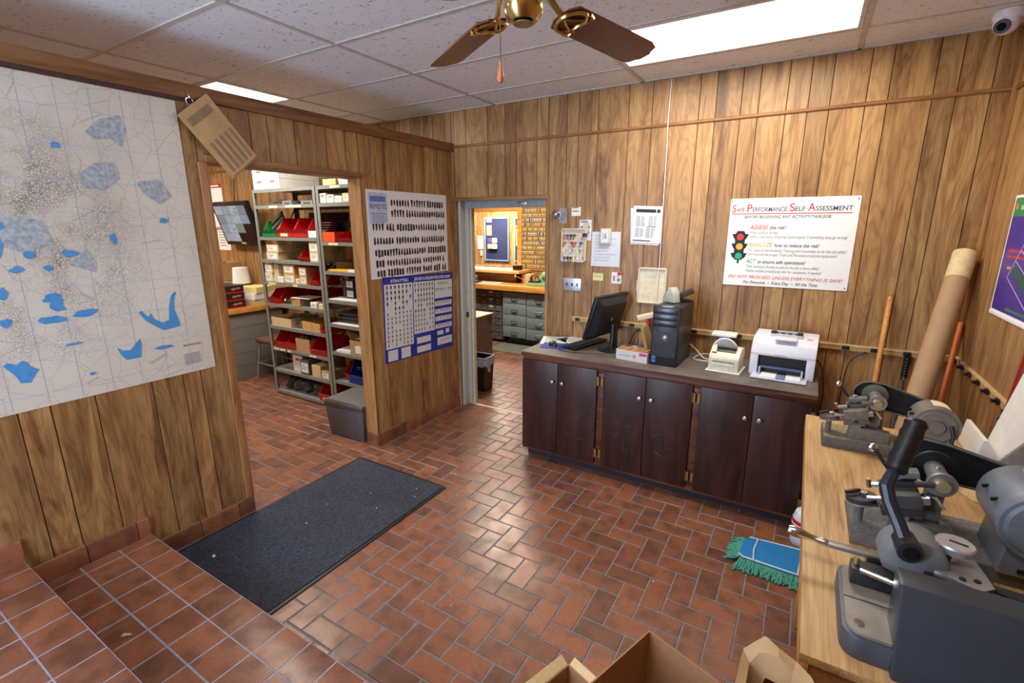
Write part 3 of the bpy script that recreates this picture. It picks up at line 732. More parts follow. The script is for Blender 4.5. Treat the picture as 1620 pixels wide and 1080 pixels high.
# label printer
lp = thing('label_printer', 'small cream label printer with a dark lid window on the sideboard', 'printer', (2.325, -.40, T), math.radians(-4))
MB().prism([(0, 0), (.2, 0), (.2, .10), (.17, .135), (.08, .148), (.015, .105), (0, .085), (0, .012)], 0, .178, 'yz').build('body', M('ivory_printer_plastic', (222, 216, 192), .42), lp, bevel=.006)
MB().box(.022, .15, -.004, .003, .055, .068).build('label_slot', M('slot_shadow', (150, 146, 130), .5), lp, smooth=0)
MB().box(.02, .152, -.008, .003, .036, .055).build('tear_bar', M('ivory_light', (230, 226, 206), .42), lp, bevel=.003)
TMX = Matrix.Translation((0, .02, .112)) @ Matrix.Rotation(math.radians(30), 4, 'X')
MB().box(.035, .15, .018, .058, -.003, .006, TMX).build('lid_window', M('smoke_window', (70, 70, 62), .2), lp, bevel=.002)
MB().cyl((.035, .058, .150), (.15, .058, .150), .013, n=14).build('lid_roll', M('lid_grey', (86, 86, 78), .35), lp)
MB().box(.012, .04, -.001, .004, .001, .005, TMX).build('badge', BLACKP, lp, smooth=0)
MB().box(-.012, .19, -.02, .2, -.001, .002).build('paper_sheet', WHITE, lp, smooth=0)
rl_ = thing('label_roll', 'white-rimmed roll of labels standing behind the cream label printer', 'roll', (2.385, -.145, T))
MB().tube([(.075 * math.cos(a), 0, .082 + .075 * math.sin(a)) for a in [2 * PI * i / 28 for i in range(28)]], .006, 8, closed=True).build('rim', WHITE, rl_)
MB().cyl((0, -.004, .082), (0, .03, .082), .07, n=28).build('paper_roll', M('roll_grey', (170, 178, 190), .6), rl_)
MB().cyl((0, -.006, .082), (0, .031, .082), .02, n=16).build('core', ORANGEP, rl_)
wp = thing('wall_shelf', 'small white plastic shelf sticking out from the rail behind the label printer', 'shelf', (2.368, -.001, 1.0))
MB().box(-.078, .078, -.13, -.02, .0, .02).build('shelf', WHITE, wp, bevel=.005)
MB().box(-.035, .035, -.06, -.001, -.06, .0).build('bracket', M('bracket_grey', (176, 180, 184), .5), wp, bevel=.003)

# laser printer
pr = thing('laser_printer', 'large white laser printer with an open paper tray at the right end', 'printer', (2.556, -.385, T), math.radians(-2))
PWH = M('printer_white', (226, 228, 236), .42, var=.03)
w_, d_, h_ = .345, .33, .205
MB().prism([(.07, 0), (d_, 0), (d_, h_ + .03), (.12, h_ + .02), (.06, h_ - .01), (.03, h_ - .06), (.03, .125), (.07, .125)], 0, w_, 'yz').build('upper_body', PWH, pr, bevel=.008)
MB().box(0, .045, .03, .09, 0, .13).build('front_pillar', PWH, pr, bevel=.006)
MB().box(w_ - .045, w_, .03, .09, 0, .13).build('front_pillar', PWH, pr, bevel=.006)
MB().box(.045, w_ - .045, .066, .071, .004, .126).build('tray_cavity', RUBBER, pr, smooth=0)
MB().box(.02, w_ - .03, -.07, .07, .004, .012).build('paper_tray', M('tray_grey', (196, 202, 214), .45), pr, bevel=.003)
MB().box(.07, .155, -.05, .066, .0125, .019).box(.205, w_ - .065, -.05, .066, .0125, .019).build('paper_stack', WHITE, pr, smooth=0)
MB().box(.158, .202, -.055, .02, .0125, .023).build('paper_guide', M('guide_blue_grey', (120, 136, 172), .45), pr, bevel=.002)
MB().box(.06, w_ - .06, .03, .066, .05, .06).build('manual_feed_lip', M('blue_grey_lip', (84, 98, 140), .45), pr, smooth=0)
MB().box(.055, .065, .0, .066, .012, .055).build('side_guide', M('guide_pale', (176, 184, 200), .45), pr, smooth=0)
MB().box(w_ - .065, w_ - .055, .0, .066, .012, .055).build('side_guide', M('guide_pale', (176, 184, 200), .45), pr, smooth=0)
MB().box(.085, w_ - .085, .145, .30, h_ + .0175, h_ + .0325).build('output_recess', M('recess_grey', (186, 190, 202), .45), pr, bevel=.002)
MB().box(.09, w_ - .09, .2, .23, h_ + .03, h_ + .037).build('paper_exit', RUBBER, pr, smooth=0)
for x in (.085, w_ - .115): MB().box(x, x + .03, .185, .235, h_ + .03, h_ + .045).build('exit_guide', BLACKP, pr, bevel=.002)
for x in (.125, .163, .201): MB().box(x, x + .018, .198, .205, h_ + .031, h_ + .040).build('exit_roller', M('roller_grey', (150, 162, 186), .5), pr, smooth=0)
MB().box(.12, .235, .05, .13, h_ + .014, h_ + .024, Matrix.Translation((0, .02, .0)) @ Matrix.Rotation(.06, 4, 'X')).build('output_flap', PWH, pr, bevel=.003)
text('SAMSUNG', GREYINK, pr, ((0, .03, 0), (1, 0, 0), (0, 0, 1)), .135, .195, .133, .008)
MB().box(w_ - .06, w_ - .03, .14, .15, h_ + .024, h_ + .0275).build('orange_light', M('orange_mark', (240, 170, 110), .5), pr, smooth=0)
cable('power_cable', 'black cable hanging down past the right end of the sideboard', [(2.91, -.1, T + .08), (2.945, -.15, T + .04), (2.965, -.25, T - .08), (2.955, -.28, .5), (2.96, -.2, .2), (2.99, -.1, .01)], .004, RUBBER)

# ------------------------------------------------------------------ things on the back wall
BW = lambda x, z, y=-.001: (Vector((x, y, z)), Vector((1, 0, 0)), Vector((0, 0, 1)))
sg = thing('safety_sign', 'large white safety sign with red headings and a traffic light on the paneled wall', 'sign', (2.311, -.0005, 1.340))
sw, sh = .706, .562
MB().prism(rounded(0, sw, 0, sh, .006), -.004, 0, 'xz').build('board', M('white_board', (244, 244, 238), .45, var=.02), sg, smooth=0)
F = ((0, -.004, 0), (1, 0, 0), (0, 0, 1))
def st(s, mat, u0, u1, v, h, **k): text(s, mat, sg, F, u0 * sw, u1 * sw, sh * (1 - v), h * sh, **k)
st('S', REDINK, .022, .054, .152, .088, bold=.012); HDK = M('heading_grey', (92, 92, 96), .6)
st('AFE', HDK, .057, .124, .15, .05, bold=.018)
st('P', REDINK, .145, .187, .150, .088, bold=.012); st('ERFORMANCE', HDK, .19, .467, .148, .05, bold=.018)
st('S', REDINK, .487, .527, .148, .088, bold=.012); st('ELF', HDK, .53, .607, .146, .05, bold=.018)
st('A', REDINK, .628, .682, .147, .088, bold=.012); st('SSESSMENT', HDK, .684, .952, .145, .05, bold=.018)
flat([rect(.02 * sw, .952 * sw, sh * (1 - .176), sh * (1 - .166))], 'red_rule', REDINK, sg, F)
st('BEFORE BEGINNING ANY ACTIVITY/TASK/JOB:', INK, .13, .81, .222, .034, shear=.2, bold=.008)
st('ASSESS', REDINK, .182, .335, .345, .048, shear=.25, bold=.012); st('the risk!', INK, .35, .478, .345, .04, shear=.25, bold=.01)
st('What could go wrong?', GREYINK, .192, .42, .396, .034, shear=.15)
st('What is the worst thing that could happen if something does go wrong?', GREYINK, .192, .948, .445, .034, shear=.15)
st('ANALYZE', M('amber_ink', (244, 180, 60), .6), .182, .39, .542, .048, shear=.25, bold=.012); st('how to reduce the risk!', INK, .402, .752, .542, .04, shear=.25, bold=.01)
st('Do I have all the necessary Training and Knowledge to do this job safely?', GREYINK, .190, .956, .598, .034, shear=.15)
st('Do I have all the proper Tools and Personal protective equipment?', GREYINK, .190, .895, .646, .034, shear=.15)
st('ACT', M('green_ink', (70, 178, 130), .6), .182, .268, .732, .048, shear=.25, bold=.012); st('to ensure safe operations!', INK, .28, .665, .732, .04, shear=.25, bold=.01)
st('Take necessary Action to ensure the job is done safely!', GREYINK, .19, .775, .786, .034, shear=.15)
st('Follow written procedures! Ask for assistance, if needed!', GREYINK, .19, .795, .836, .034, shear=.15)
st('DO NOT PROCEED UNLESS EVERYTHING IS SAFE!', REDINK, .042, .96, .912, .036, shear=.3, bold=.004)
st('For Everyone  •  Every Day  •  All the Time', INK, .178, .778, .972, .036, shear=.25, bold=.008)
bx = MB(); tl = []
cx = .112 * sw
def tlv(v): return sh * (1 - v)
body = [(cx - .022, tlv(.70)), (cx + .022, tlv(.70)), (cx + .03, tlv(.66)), (cx + .03, tlv(.40)), (cx + .02, tlv(.365)), (cx - .02, tlv(.365)), (cx - .03, tlv(.40)), (cx - .03, tlv(.66))]
tl.append(body); tl.append(rect(cx - .006, cx + .006, tlv(.74), tlv(.70)))
for v in (.40, .51, .62): tl += [[(cx - .05, tlv(v)), (cx - .028, tlv(v)), (cx - .028, tlv(v + .07)), (cx - .040, tlv(v + .045))], [(cx + .05, tlv(v)), (cx + .040, tlv(v + .045)), (cx + .028, tlv(v + .07)), (cx + .028, tlv(v))]]
tag(flat(tl, 'traffic_light_print', M('print_black', (16, 16, 18), .5), sg, F), kind='stuff')
for v, c, n in ((.435, (232, 52, 48), 'red_lamp_print'), (.545, (248, 176, 42), 'amber_lamp_print'), (.655, (24, 172, 118), 'green_lamp_print')):
    flat([circ(cx, tlv(v), .021, 24)], n, M(n, c, .5), sg, F, lift=.0012)
for u, v in ((.014, .03), (.982, .03), (.982, .972)): MB().lathe([(.004, 0), (.004, .002), (0, .0035)], (u * sw, -.004, tlv(v)), (0, -1, 0), 8).build('pin', M('blue_pin', (60, 70, 170), .4) if u > .5 else INK, sg)

def wall_card(name, label, x0, x1, z0, z1, mat=WHITE, y=-.0012, lines=0, rot=0, cat='paper', group=None, th=.001, ink=GREYINK):
    w, h = (x1 - x0) / 2, (z1 - z0) / 2
    o = tag(MB().box(-w, w, -th, 0, -h, h).build(name, mat, loc=((x0 + x1) / 2, y, (z0 + z1) / 2), rot=(0, rot, 0), smooth=0), label, cat, group)
    if lines:
        q = [rect(-w * .8, w * random.uniform(.2, .8), h * .75 - i * h * 1.6 / lines, h * .75 - i * h * 1.6 / lines + h * .5 / lines) for i in range(lines)]
        tag(flat(q, 'print', ink, o, ((0, -th, 0), (1, 0, 0), (0, 0, 1))), kind='stuff')
    return o
mir = thing('round_mirror', 'small domed chrome convex mirror beside the door frame', 'mirror', (1.034, -.001, 1.82))
MB().lathe([(.036, 0), (.036, .006), (.031, .018), (.019, .027), (0, .031)], (0, 0, 0), (0, -1, 0), 24).build('dome', CHROME, mir)
MB().lathe([(.038, 0), (.038, .004), (.034, .005)], (0, 0, 0), (0, -1, 0), 24).build('rim', SILVER, mir)
rb = thing('bagged_remote', 'black key remote hanging in a clear bag right of the round mirror', 'key remote', (1.098, -.002, 1.80), 0)
MB().prism(rounded(-.018, .018, -.034, .03, .014), -.016, -.003, 'xz').build('remote', BLACKP, rb, bevel=.003, rot=(0, .5, 0))
for i in range(3): MB().cyl((-.006 + .008 * (i % 2), -.0175, .012 - .014 * i), (-.006 + .008 * (i % 2), -.016, .012 - .014 * i), .004, n=8).build('button', SILVER, rb)
MB().prism(rounded(-.03, .034, -.055, .065, .006), -.019, -.018, 'xz').build('clear_bag', CLEAR, rb, smooth=0)
wall_card('card', 'small white card with a clipped corner above the key tray', 1.164, 1.241, 1.805, 1.872, M('ivory_card', (238, 236, 226), .6), lines=2, cat='card')
# shallow tray of keys
kt = thing('key_cabinet', 'cream shallow key cabinet tray full of keys on hooks', 'key cabinet', (1.089, -.0005, 1.452))
kw, kh = .208, .256
MB().prism(rounded(0, kw, 0, kh, .014), -.006, 0, 'xz').build('back', CREAM, kt, smooth=0)
rim = [Vector((p[0], -.012, p[1])) for p in rounded(.004, kw - .004, .004, kh - .004, .012)]
MB().tube(rim, .0065, 6, closed=True).tube([p + Vector((0, -.008, 0)) for p in rim], .005, 6, closed=True).build('rim', CREAM, kt)
random.seed(5)
KEYC = [M('key_red', (222, 74, 44), .4), M('key_brown', (92, 66, 50), .5), SILVER, M('key_olive', (96, 84, 50), .5), BLACKP, WHITE, M('key_orange', (206, 92, 54), .4), M('key_blue', (40, 70, 190), .4), CREAM, BRASS]
ki = 0
for r in range(4):
    MB().box(.02, kw - .02, -.010, -.006, kh - .045 - r * .058, kh - .039 - r * .058).build('hook_bar', CREAM, kt, smooth=0)
    for c in range(6):
        x = .03 + c * .0285; z = kh - .045 - r * .058
        MB().tube([(x, -.008, z), (x, -.02, z - .002), (x, -.021, z + .005)], .0016, 5).build('hook', CREAM, kt)
        if (r, c) in ((0, 0), (0, 1), (0, 2), (0, 3), (1, 0), (1, 2), (1, 3), (2, 0), (2, 2), (2, 4), (3, 0), (3, 1), (3, 2), (3, 3), (3, 4), (3, 5), (1, 5), (0, 5)):
            col = KEYC[(ki * 7 + r) % len(KEYC)]; ki += 1
            k = tag(MB().prism(circ(0, -.012, .0105, 12, .012) , -.0028, 0, 'xz').box(-.004, .004, -.0022, -.0004, -.046, -.022).build('key', col, loc=(1.089 + x, -.0235, 1.452 + z + .004), rot=(0, random.uniform(-.35, .35), 0), smooth=0),
                    '%s key on the %s hook of the %s row in the cream key tray' % (col.name.replace('key_', '').split('_')[0].replace('brushed', 'silver'), ('first', 'second', 'third', 'fourth', 'fifth', 'sixth')[c], ('top', 'second', 'third', 'bottom')[r]), 'key', 'keys in the cream key tray')
wall_card('paper_slip', 'white paper slip hanging behind the top right corner of the key tray', 1.234, 1.335, 1.62, 1.775, M('cool_slip', (230, 232, 240), .6), lines=3, y=-.0008)
tg = thing('tagged_clip', 'beige paper tag held by a black binder clip beside the key tray', 'clip', (1.292, -.014, 1.66))
MB().box(-.022, .022, -.004, -.001, -.005, .092).build('tag', M('beige_tag', (206, 196, 170), .7), tg, smooth=0)
MB().prism([(-.016, -.012), (.016, -.012), (.016, .014), (-.016, .014)], -.016, .0, 'xz').build('clip', BLACKP, tg, bevel=.003)
MB().tube([(-.012, -.01, -.012), (-.008, -.012, -.034), (.008, -.012, -.034), (.012, -.01, -.012)], .0014, 5).build('clip_wire', CHROME, tg)
MB().box(.016, .045, -.004, -.001, -.175, -.152).build('small_tag', WHITE, tg, smooth=0) if False else None
wall_card('sheet', 'large pale typed sheet pinned right of the key tray', 1.342, 1.571, 1.424, 1.686, PAPER2, lines=9, ink=M('very_faint_ink', (196, 200, 206), .6))
nb = thing('wall_thermostat', 'small cream box with white label over the pale typed sheet', 'box', (1.417, -.0035, 1.598))
MB().box(0, .083, -.022, 0, 0, .114).build('body', BEIGE, nb, bevel=.004)
MB().box(.008, .062, -.0235, -.0215, .01, .104).build('label', WHITE, nb, smooth=0)
flat([rect(.022, .026, .03, .08), rect(.034, .05, .04, .05), rect(.034, .05, .055, .065), rect(.036, .048, .07, .078)], 'print', GREYINK, nb, ((0, -.0235, 0), (1, 0, 0), (0, 0, 1)))
wall_card('sticky_note', 'yellow sticky note on the paneling below the typed sheet', 1.360, 1.446, 1.313, 1.374, M('sticky_yellow', (236, 228, 150), .6), lines=2, cat='note', ink=M('faint_ink', (190, 186, 140), .6))
qc = wall_card('small_card', 'small white printed card with a red clip, right of the sticky note', 1.514, 1.593, 1.298, 1.385, WHITE, cat='card')
flat([rect(-.026, -.012, -.024, .014), rect(.006, .03, -.026, -.004)], 'print', GREYINK, qc, ((0, -.001, 0), (1, 0, 0), (0, 0, 1)))
MB().sphere((.026, -.008, .036), .015, 12, (1.3, .5, .7)).build('red_clip', M('clip_red', (214, 40, 34), .3), qc)
# stack of sheets
for k, (dx, dz, r) in enumerate(((-.012, -.008, -.04), (.0, -.012, .05), (.006, -.002, .02), (.002, .0, .045))):
    o = wall_card('sheet', ('lowest sheet, turned left, in the stack of price lists', 'second sheet of the hanging stack, sticking out at the bottom', 'sheet just behind the front price list in the stack', 'front white price list with a black heading bar, hanging by the cable')[k], 1.654 + dx, 1.864 + dx, 1.608 + dz, 1.868 + dz, WHITE if k % 2 else PAPER2, y=-.0015 - .0018 * k, rot=r, group='stack of price lists on the wall')
fr_ = ((0, -.001, 0), (1, 0, 0), (0, 0, 1))
flat([rect(-.085, .06, .085, .108), rect(.066, .09, .085, .108)], 'heading_bar', INK, o, fr_)
flat([rect(-.09, .04, -.118, -.111)], 'footer_bar', INK, o, fr_)
q = []
for bxx, n0, zt in ((-.078, 9, .055), (.012, 9, .055), (-.078, 8, -.03), (.0, 10, -.015)):
    for i in range(n0): q.append(rect(bxx, bxx + .03, zt - i * .0085, zt - i * .0085 + .004)); q.append(rect(bxx + .036, bxx + random.uniform(.05, .068), zt - i * .0085, zt - i * .0085 + .004))
tag(flat(q, 'print', M('light_grey_ink', (150, 152, 156), .6), o, fr_), kind='stuff')
# switch plate
spl = thing('switch_plate', 'brushed steel triple light switch plate with black toggles', 'light switch', (1.109, -.0005, 1.218))
MB().box(0, .154, -.006, 0, 0, .102).build('plate', M('steel_plate', (186, 192, 200), .35, metal=.6), spl, bevel=.003)
for i in range(3):
    x = .031 + i * .046
    MB().box(x - .006, x + .006, -.0075, -.006, .038, .064).build('toggle', BLACKP, spl, smooth=0)
    for z in (.02, .082): MB().lathe([(.0035, 0), (.003, .0015), (0, .002)], (x, -.006, z), (0, -1, 0), 8).build('screw', SILVER, spl)
# cream lid hanging on the wall
cl = thing('shallow_tray', 'cream shallow plastic tray with rounded corners hanging below the price lists', 'tray', (1.724, -.0005, 1.168))
MB().prism(rounded(0, .208, 0, .26, .014), -.006, 0, 'xz').build('panel', M('cream_lid', (232, 216, 176), .4), cl, smooth=0)
MB().tube([Vector((p[0], -.009, p[1])) for p in rounded(.004, .204, .004, .256, .014)], .0075, 6, closed=True).build('rim', CREAM, cl)
MB().box(.045, .185, -.0072, -.0058, .19, .242).build('paper_label', M('pale_label', (220, 214, 192), .6), cl, smooth=0)
MB().box(-.008, .0, -.012, -.002, .085, .165).build('hinge_strip', CREAM, cl, smooth=0)
cable('alarm_wire', 'thin white cord running down the paneling from the ceiling to the cream lid', [(1.868, -.006, 2.685), (1.868, -.020, HT), (1.87, -.016, 2.3), (1.872, -.016, 1.86), (1.874, -.016, 1.6), (1.876, -.018, 1.44), (1.874, -.024, 1.3), (1.872, -.022, 1.19)], .0032, WHITE, 'wire')
# broom-holder rails
def rail(name, label, x0, x1, clips, axis='x'):
    t = thing(name, label, 'rail', (0, 0, 0))
    RM = M('tan_rail', (198, 158, 100), .5)
    def bxx(a, b, d0, d1, z0, z1, n, m, **k):
        if axis == 'x': MB().box(a, b, -d1, -d0, z0, z1).build(n, m, t, **k)
        else: MB().box(W - d1, W - d0, -b, -a, z0, z1).build(n, m, t, **k)
    bxx(x0, x1, .0, .014, .972, 1.008, 'batten', RM, bevel=.002)
    bxx(x0, x1, .0, .017, 1.000, 1.010, 'top_lip', M('tan_rail_light', (214, 184, 132), .5), smooth=0)
    for c in clips:
        bxx(c - .018, c + .018, .014, .026, .980, 1.004, 'clip', BLACKP, bevel=.002)
        bxx(c - .008, c + .008, .026, .04, .986, .998, 'clip_tongue', RUBBER, smooth=0)
rail('broom_rail', 'tan wooden rail with black clips along the back wall above the sideboard', 1.195, W - .02, (1.249, 1.70, 2.157, 2.449, 2.90, 3.058, 3.203, 3.359))
rail('broom_rail', 'tan wooden rail with black clips along the right wall', .02, 2.2, [.065 + .148 * i for i in range(14)], 'y')

# purple poster on the right wall
RW = lambda y, z: (Vector((W - .001, y, z)), Vector((0, -1, 0)), Vector((0, 0, 1)))
pp = thing('purple_poster', 'purple poster with a green header and white border on the right wall', 'poster', (W - .0005, -.372, 1.33))
PW_, PH_ = .72, .537
PF = ((-.003, 0, 0), (0, -1, 0), (0, 0, 1))
MB().box(-.003, 0, -PW_, 0, 0, PH_).build('sheet', WHITE, pp, smooth=0)
flat([rect(.014, PW_ - .014, .014, PH_ - .095)], 'purple_print', M('purple_ink', (62, 40, 150), .3), pp, PF)
flat([rect(.014, PW_ - .014, PH_ - .095, PH_ - .012)], 'green_print', M('poster_green', (38, 138, 84), .3), pp, PF)
flat([circ(.05, PH_ - .05, .016, 14)], 'logo_print', M('logo_orange', (238, 130, 60), .4), pp, PF, .0012)
flat([rect(.10 + .05 * i, .14 + .05 * i, PH_ - .066, PH_ - .046) for i in range(11)], 'heading_print', M('pale_green_ink', (150, 214, 180), .4), pp, PF, .0012)
flat([rect(.07, .62, PH_ - .255, PH_ - .24), rect(.07, .55, PH_ - .28, PH_ - .268)], 'red_print', M('poster_red', (196, 44, 78), .4), pp, PF, .0012)
flat([rect(.10, .15, PH_ - .33, PH_ - .318)], 'orange_print', M('poster_orange', (238, 150, 80), .4), pp, PF, .0012)
LV = M('lavender_ink', (186, 170, 232), .4)
def strip(p, q, w=.006):
    d = (Vector(q) - Vector(p)); n_ = Vector((-d.y, d.x)).normalized() * w / 2
    return [tuple(Vector(p) + n_), tuple(Vector(p) - n_), tuple(Vector(q) - n_), tuple(Vector(q) + n_)]
flat([strip((.13, .17), (.27, .36)), strip((.13, .17), (.45, .05)), strip((.19, .25), (.52, .13)), strip((.27, .36), (.6, .24)), strip((.45, .05), (.6, .24)), strip((.22, .30), (.55, .18))], 'building_plan_print', LV, pp, PF, .0014)
flat([[(.17, .19), (.44, .09), (.49, .13), (.21, .235)]], 'dark_green_print', M('dark_green_ink', (24, 84, 84), .4), pp, PF, .0012)
flat([rect(.2, .6, .028, .04)], 'green_line_print', M('poster_green2', (40, 130, 90), .4), pp, PF, .0012)
MB().box(-.006, 0, -PW_, 0, -.012, .004).build('bottom_bar', WHITE, pp, bevel=.002)

# ------------------------------------------------------------------ charts and map on the partition
LW = ((.0025, 0, 0), (0, 1, 0), (0, 0, 1))
ch = thing('remote_chart', 'white glossy chart of black car remotes, upper chart on the partition', 'poster', (.0006, -1.028, 1.337))
cw, chh = .918, .655
GLOSSW = M('glossy_white_sheet', (226, 222, 226), .22, var=.03)
MB().box(0, .0018, 0, cw, 0, chh).build('sheet', GLOSSW, ch, smooth=0)
CF = ((.0018, 0, 0), (0, 1, 0), (0, 0, 1))
flat([rect(.02, .205, chh - .242, chh - .02)], 'blue_panel_print', M('pale_blue_ink', (176, 190, 222), .3), ch, CF, .0004)
text('DOOR-AIDE', M('navy_ink', (70, 90, 160), .5), ch, CF, .035, .19, chh - .075, .045, bold=.02) if False else None
flat([rect(.035, .19, chh - .085, chh - .045)], 'heading_print', M('heading_blue', (96, 116, 182), .5), ch, CF, .0008)
text('REMOTES', INK, ch, CF, .035, .195, chh - .135, .036)
flat([rect(.045, .19, chh - .175, chh - .165)] + [rect(.05, random.uniform(.16, .2), chh - .185 - i * .0075, chh - .185 - i * .0075 + .0035) for i in range(8)], 'small_print', M('small_grey', (140, 146, 168), .5), ch, CF, .0008)
def fob(cx, cy, w, h, k):
    if k == 0: return rounded(cx - w, cx + w, cy - h, cy + h, w * .5, 3)
    if k == 1: return circ(cx, cy, w, 10, h)
    if k == 2: return [(cx - w * .5, cy + h), (cx + w * .5, cy + h), (cx + w, cy - h * .4), (cx + w * .7, cy - h), (cx - w * .7, cy - h), (cx - w, cy - h * .4)]
    return [(cx - w, cy + h), (cx + w, cy + h), (cx + w * .8, cy), (cx + w * .4, cy - h), (cx - w * .4, cy - h), (cx - w * .8, cy)]
random.seed(3)
rows = [(.235, .085, .25, 22), (.235, .205, .25, 22), (.035, .32, 0, 28), (.04, .42, 0, 28), (.045, .52, 0, 26), (.05, .60, 0, 26)]
rows = [(.24, .075), (.24, .155), (.04, .26), (.045, .36), (.05, .45), (.055, .53), (.06, .605)]
polys, shine = [], []
for (u0, v0) in rows:
    u = u0; kind = random.randrange(4); run = random.randrange(3, 9)
    while u < cw - .05:
        if run <= 0:
            u += random.choice((.0, .012, .02)); kind = random.randrange(4); run = random.randrange(3, 10)
        w, h = random.uniform(.0095, .0125), random.uniform(.022, .030)
        polys.append(fob(u + .013, chh - v0 - .012 + random.uniform(-.003, .003), w, h, kind)); run -= 1
        if random.random() < .5: shine.append(circ(u + .013, chh - v0 - .012 - .004, w * .45, 6, h * .3))
        u += .0305
tag(flat(polys, 'remote_pictures', M('fob_black', (42, 38, 38), .4), ch, CF, .0008), kind='stuff')
tag(flat(shine, 'remote_button_print', M('fob_button', (96, 84, 80), .4), ch, CF, .0012), kind='stuff')
sc_ = thing('key_identification_chart', 'blue and white key and fob identification chart, lower chart on the partition', 'poster', (.0006, -.943, .655))
kw_, kh_ = .868, .690
sc_.rotation_euler = (math.radians(-2.0), 0, 0)
MB().box(0, .0018, 0, kw_, 0, kh_).build('sheet', M('chart_blue', (40, 56, 158), .25, var=.3, scale=9), sc_, smooth=0)
WPAN = M('chart_white', (216, 218, 222), .3, var=.03)
panels = [(.012, .330, .112, .632), (.340, .605, .19, .632), (.613, .858, .47, .632), (.615, .85, .40, .445), (.615, .85, .33, .372), (.615, .85, .265, .305), (.615, .85, .195, .236), (.64, .725, .135, .172), (.76, .81, .14, .18), (.64, .85, .04, .11), (.03, .14, .01, .1), (.18, .29, .01, .1), (.37, .55, .10, .155), (.37, .55, .02, .075)]
for k, (a, b, c, d) in enumerate(panels): flat([rect(a, b, c, d)], 'white_panel_print', WPAN, sc_, CF, .0008)
text('STRATTEC', WHITE, sc_, CF, .085, .285, kh_ - .045, .024, bold=.01)
text('2014 KEY & FOB IDENTIFICATION CHART', WHITE, sc_, CF, .355, .835, kh_ - .045, .027, bold=.012)
pol = []
def kgrid(u0, u1, v0, v1, nx, ny, w, h):
    for j in range(ny):
        for i in range(nx):
            if random.random() < .9:
                u = u0 + (i + .5) * (u1 - u0) / nx; v = v1 - (j + .4) * (v1 - v0) / ny
                pol.append(circ(u, v, w, 7, h)); pol.append(rect(u - .0015, u + .0015, v - h * 2.4, v))
kgrid(.02, .325, .41, .625, 7, 5, .009, .015); kgrid(.02, .325, .12, .41, 7, 8, .007, .009)
kgrid(.345, .60, .36, .625, 7, 6, .008, .013); kgrid(.345, .60, .20, .36, 7, 4, .007, .009); kgrid(.618, .85, .52, .625, 8, 2, .007, .009)
for (a, b, c, d) in panels[3:7]: kgrid(a + .01, b - .02, c, d + .006, 8, 1, .006, .007)
kgrid(.645, .84, .05, .105, 6, 1, .006, .007)
tag(flat(pol, 'key_pictures', M('key_print', (60, 58, 62), .4), sc_, CF, .0014), kind='stuff')

# the big wall map
def map_mat():
    m, t, b = nt('street_map_print')
    co = node(t, 'ShaderNodeTexCoord')
    base = tex(t, 'ShaderNodeTexNoise', co.outputs['Object'], Scale=1.6, Detail=3.0)
    col = ramp(t, base.outputs['Fac'], [(.3, lin((206, 196, 178))), (.7, lin((222, 216, 204)))])
    # street thicket, dense towards the lower left of the sheet
    sep = t.nodes.new('ShaderNodeSeparateXYZ'); t.links.new(co.outputs['Object'], sep.inputs[0])
    dv = t.nodes.new('ShaderNodeVectorMath'); dv.operation = 'DISTANCE'; t.links.new(co.outputs['Object'], dv.inputs[0]); dv.inputs[1].default_value = (0, .32, .74)
    near = ramp(t, dv.outputs['Value'], [(.18, (1, 1, 1)), (.72, (0, 0, 0))])
    clump = tex(t, 'ShaderNodeTexNoise', co.outputs['Object'], Scale=6.0, Detail=4.0)
    cl_ = ramp(t, clump.outputs['Fac'], [(.40, (0, 0, 0)), (.60, (1, 1, 1))])
    wv = tex(t, 'ShaderNodeTexNoise', co.outputs['Object'], Scale=9.0, Detail=3.0)
    wp_ = t.nodes.new('ShaderNodeVectorMath'); wp_.operation = 'MULTIPLY_ADD'; t.links.new(wv.outputs['Color'], wp_.inputs[0]); wp_.inputs[1].default_value = (.08, .08, .08); t.links.new(co.outputs['Object'], wp_.inputs[2])
    v1 = tex(t, 'ShaderNodeTexVoronoi', wp_.outputs[0], Scale=105.0, feature='DISTANCE_TO_EDGE', distance='MANHATTAN')
    v2 = tex(t, 'ShaderNodeTexVoronoi', co.outputs['Object'], Scale=11.0, feature='DISTANCE_TO_EDGE')
    st_ = ramp(t, v1.outputs['Distance'], [(.05, (1, 1, 1)), (.22, (0, 0, 0))])
    rd = ramp(t, v2.outputs['Distance'], [(.004, (1, 1, 1)), (.016, (0, 0, 0))])
    f1 = mathn(t, 'MULTIPLY', mathn(t, 'MULTIPLY', st_, mathn(t, 'MAXIMUM', mathn(t, 'MULTIPLY', near, .9), 0.06)), mathn(t, 'ADD', mathn(t, 'MULTIPLY', cl_, .8), .15), True)
    col = mixc(t, mathn(t, 'MULTIPLY', f1, .95), col, lin((84, 74, 66)))
    col = mixc(t, mathn(t, 'MULTIPLY', rd, .35), col, lin((120, 108, 98)))
    # faded blue-grey reserves
    v3 = tex(t, 'ShaderNodeTexVoronoi', co.outputs['Object'], Scale=5.5)
    pat = ramp(t, v3.outputs['Color'], [(.86, (0, 0, 0)), (.88, (1, 1, 1))])
    col = mixc(t, mathn(t, 'MULTIPLY', pat, 0.0), col, lin((140, 156, 168)))
    t.links.new(col, b.inputs['Base Color']); b.inputs['Roughness'].default_value = .3
    return m
mpw, mph = 1.10, 1.375
wm = thing('wall_map', 'large framed-less city map with blue lakes covering the partition at left', 'map', (.001, -2.24 - mpw, .965))
wm['label'] = 'large paper city map with blue lakes covering the partition at left'
MB().box(0, .002, 0, mpw + .02, 0, mph).build('sheet', map_mat(), wm, smooth=0)
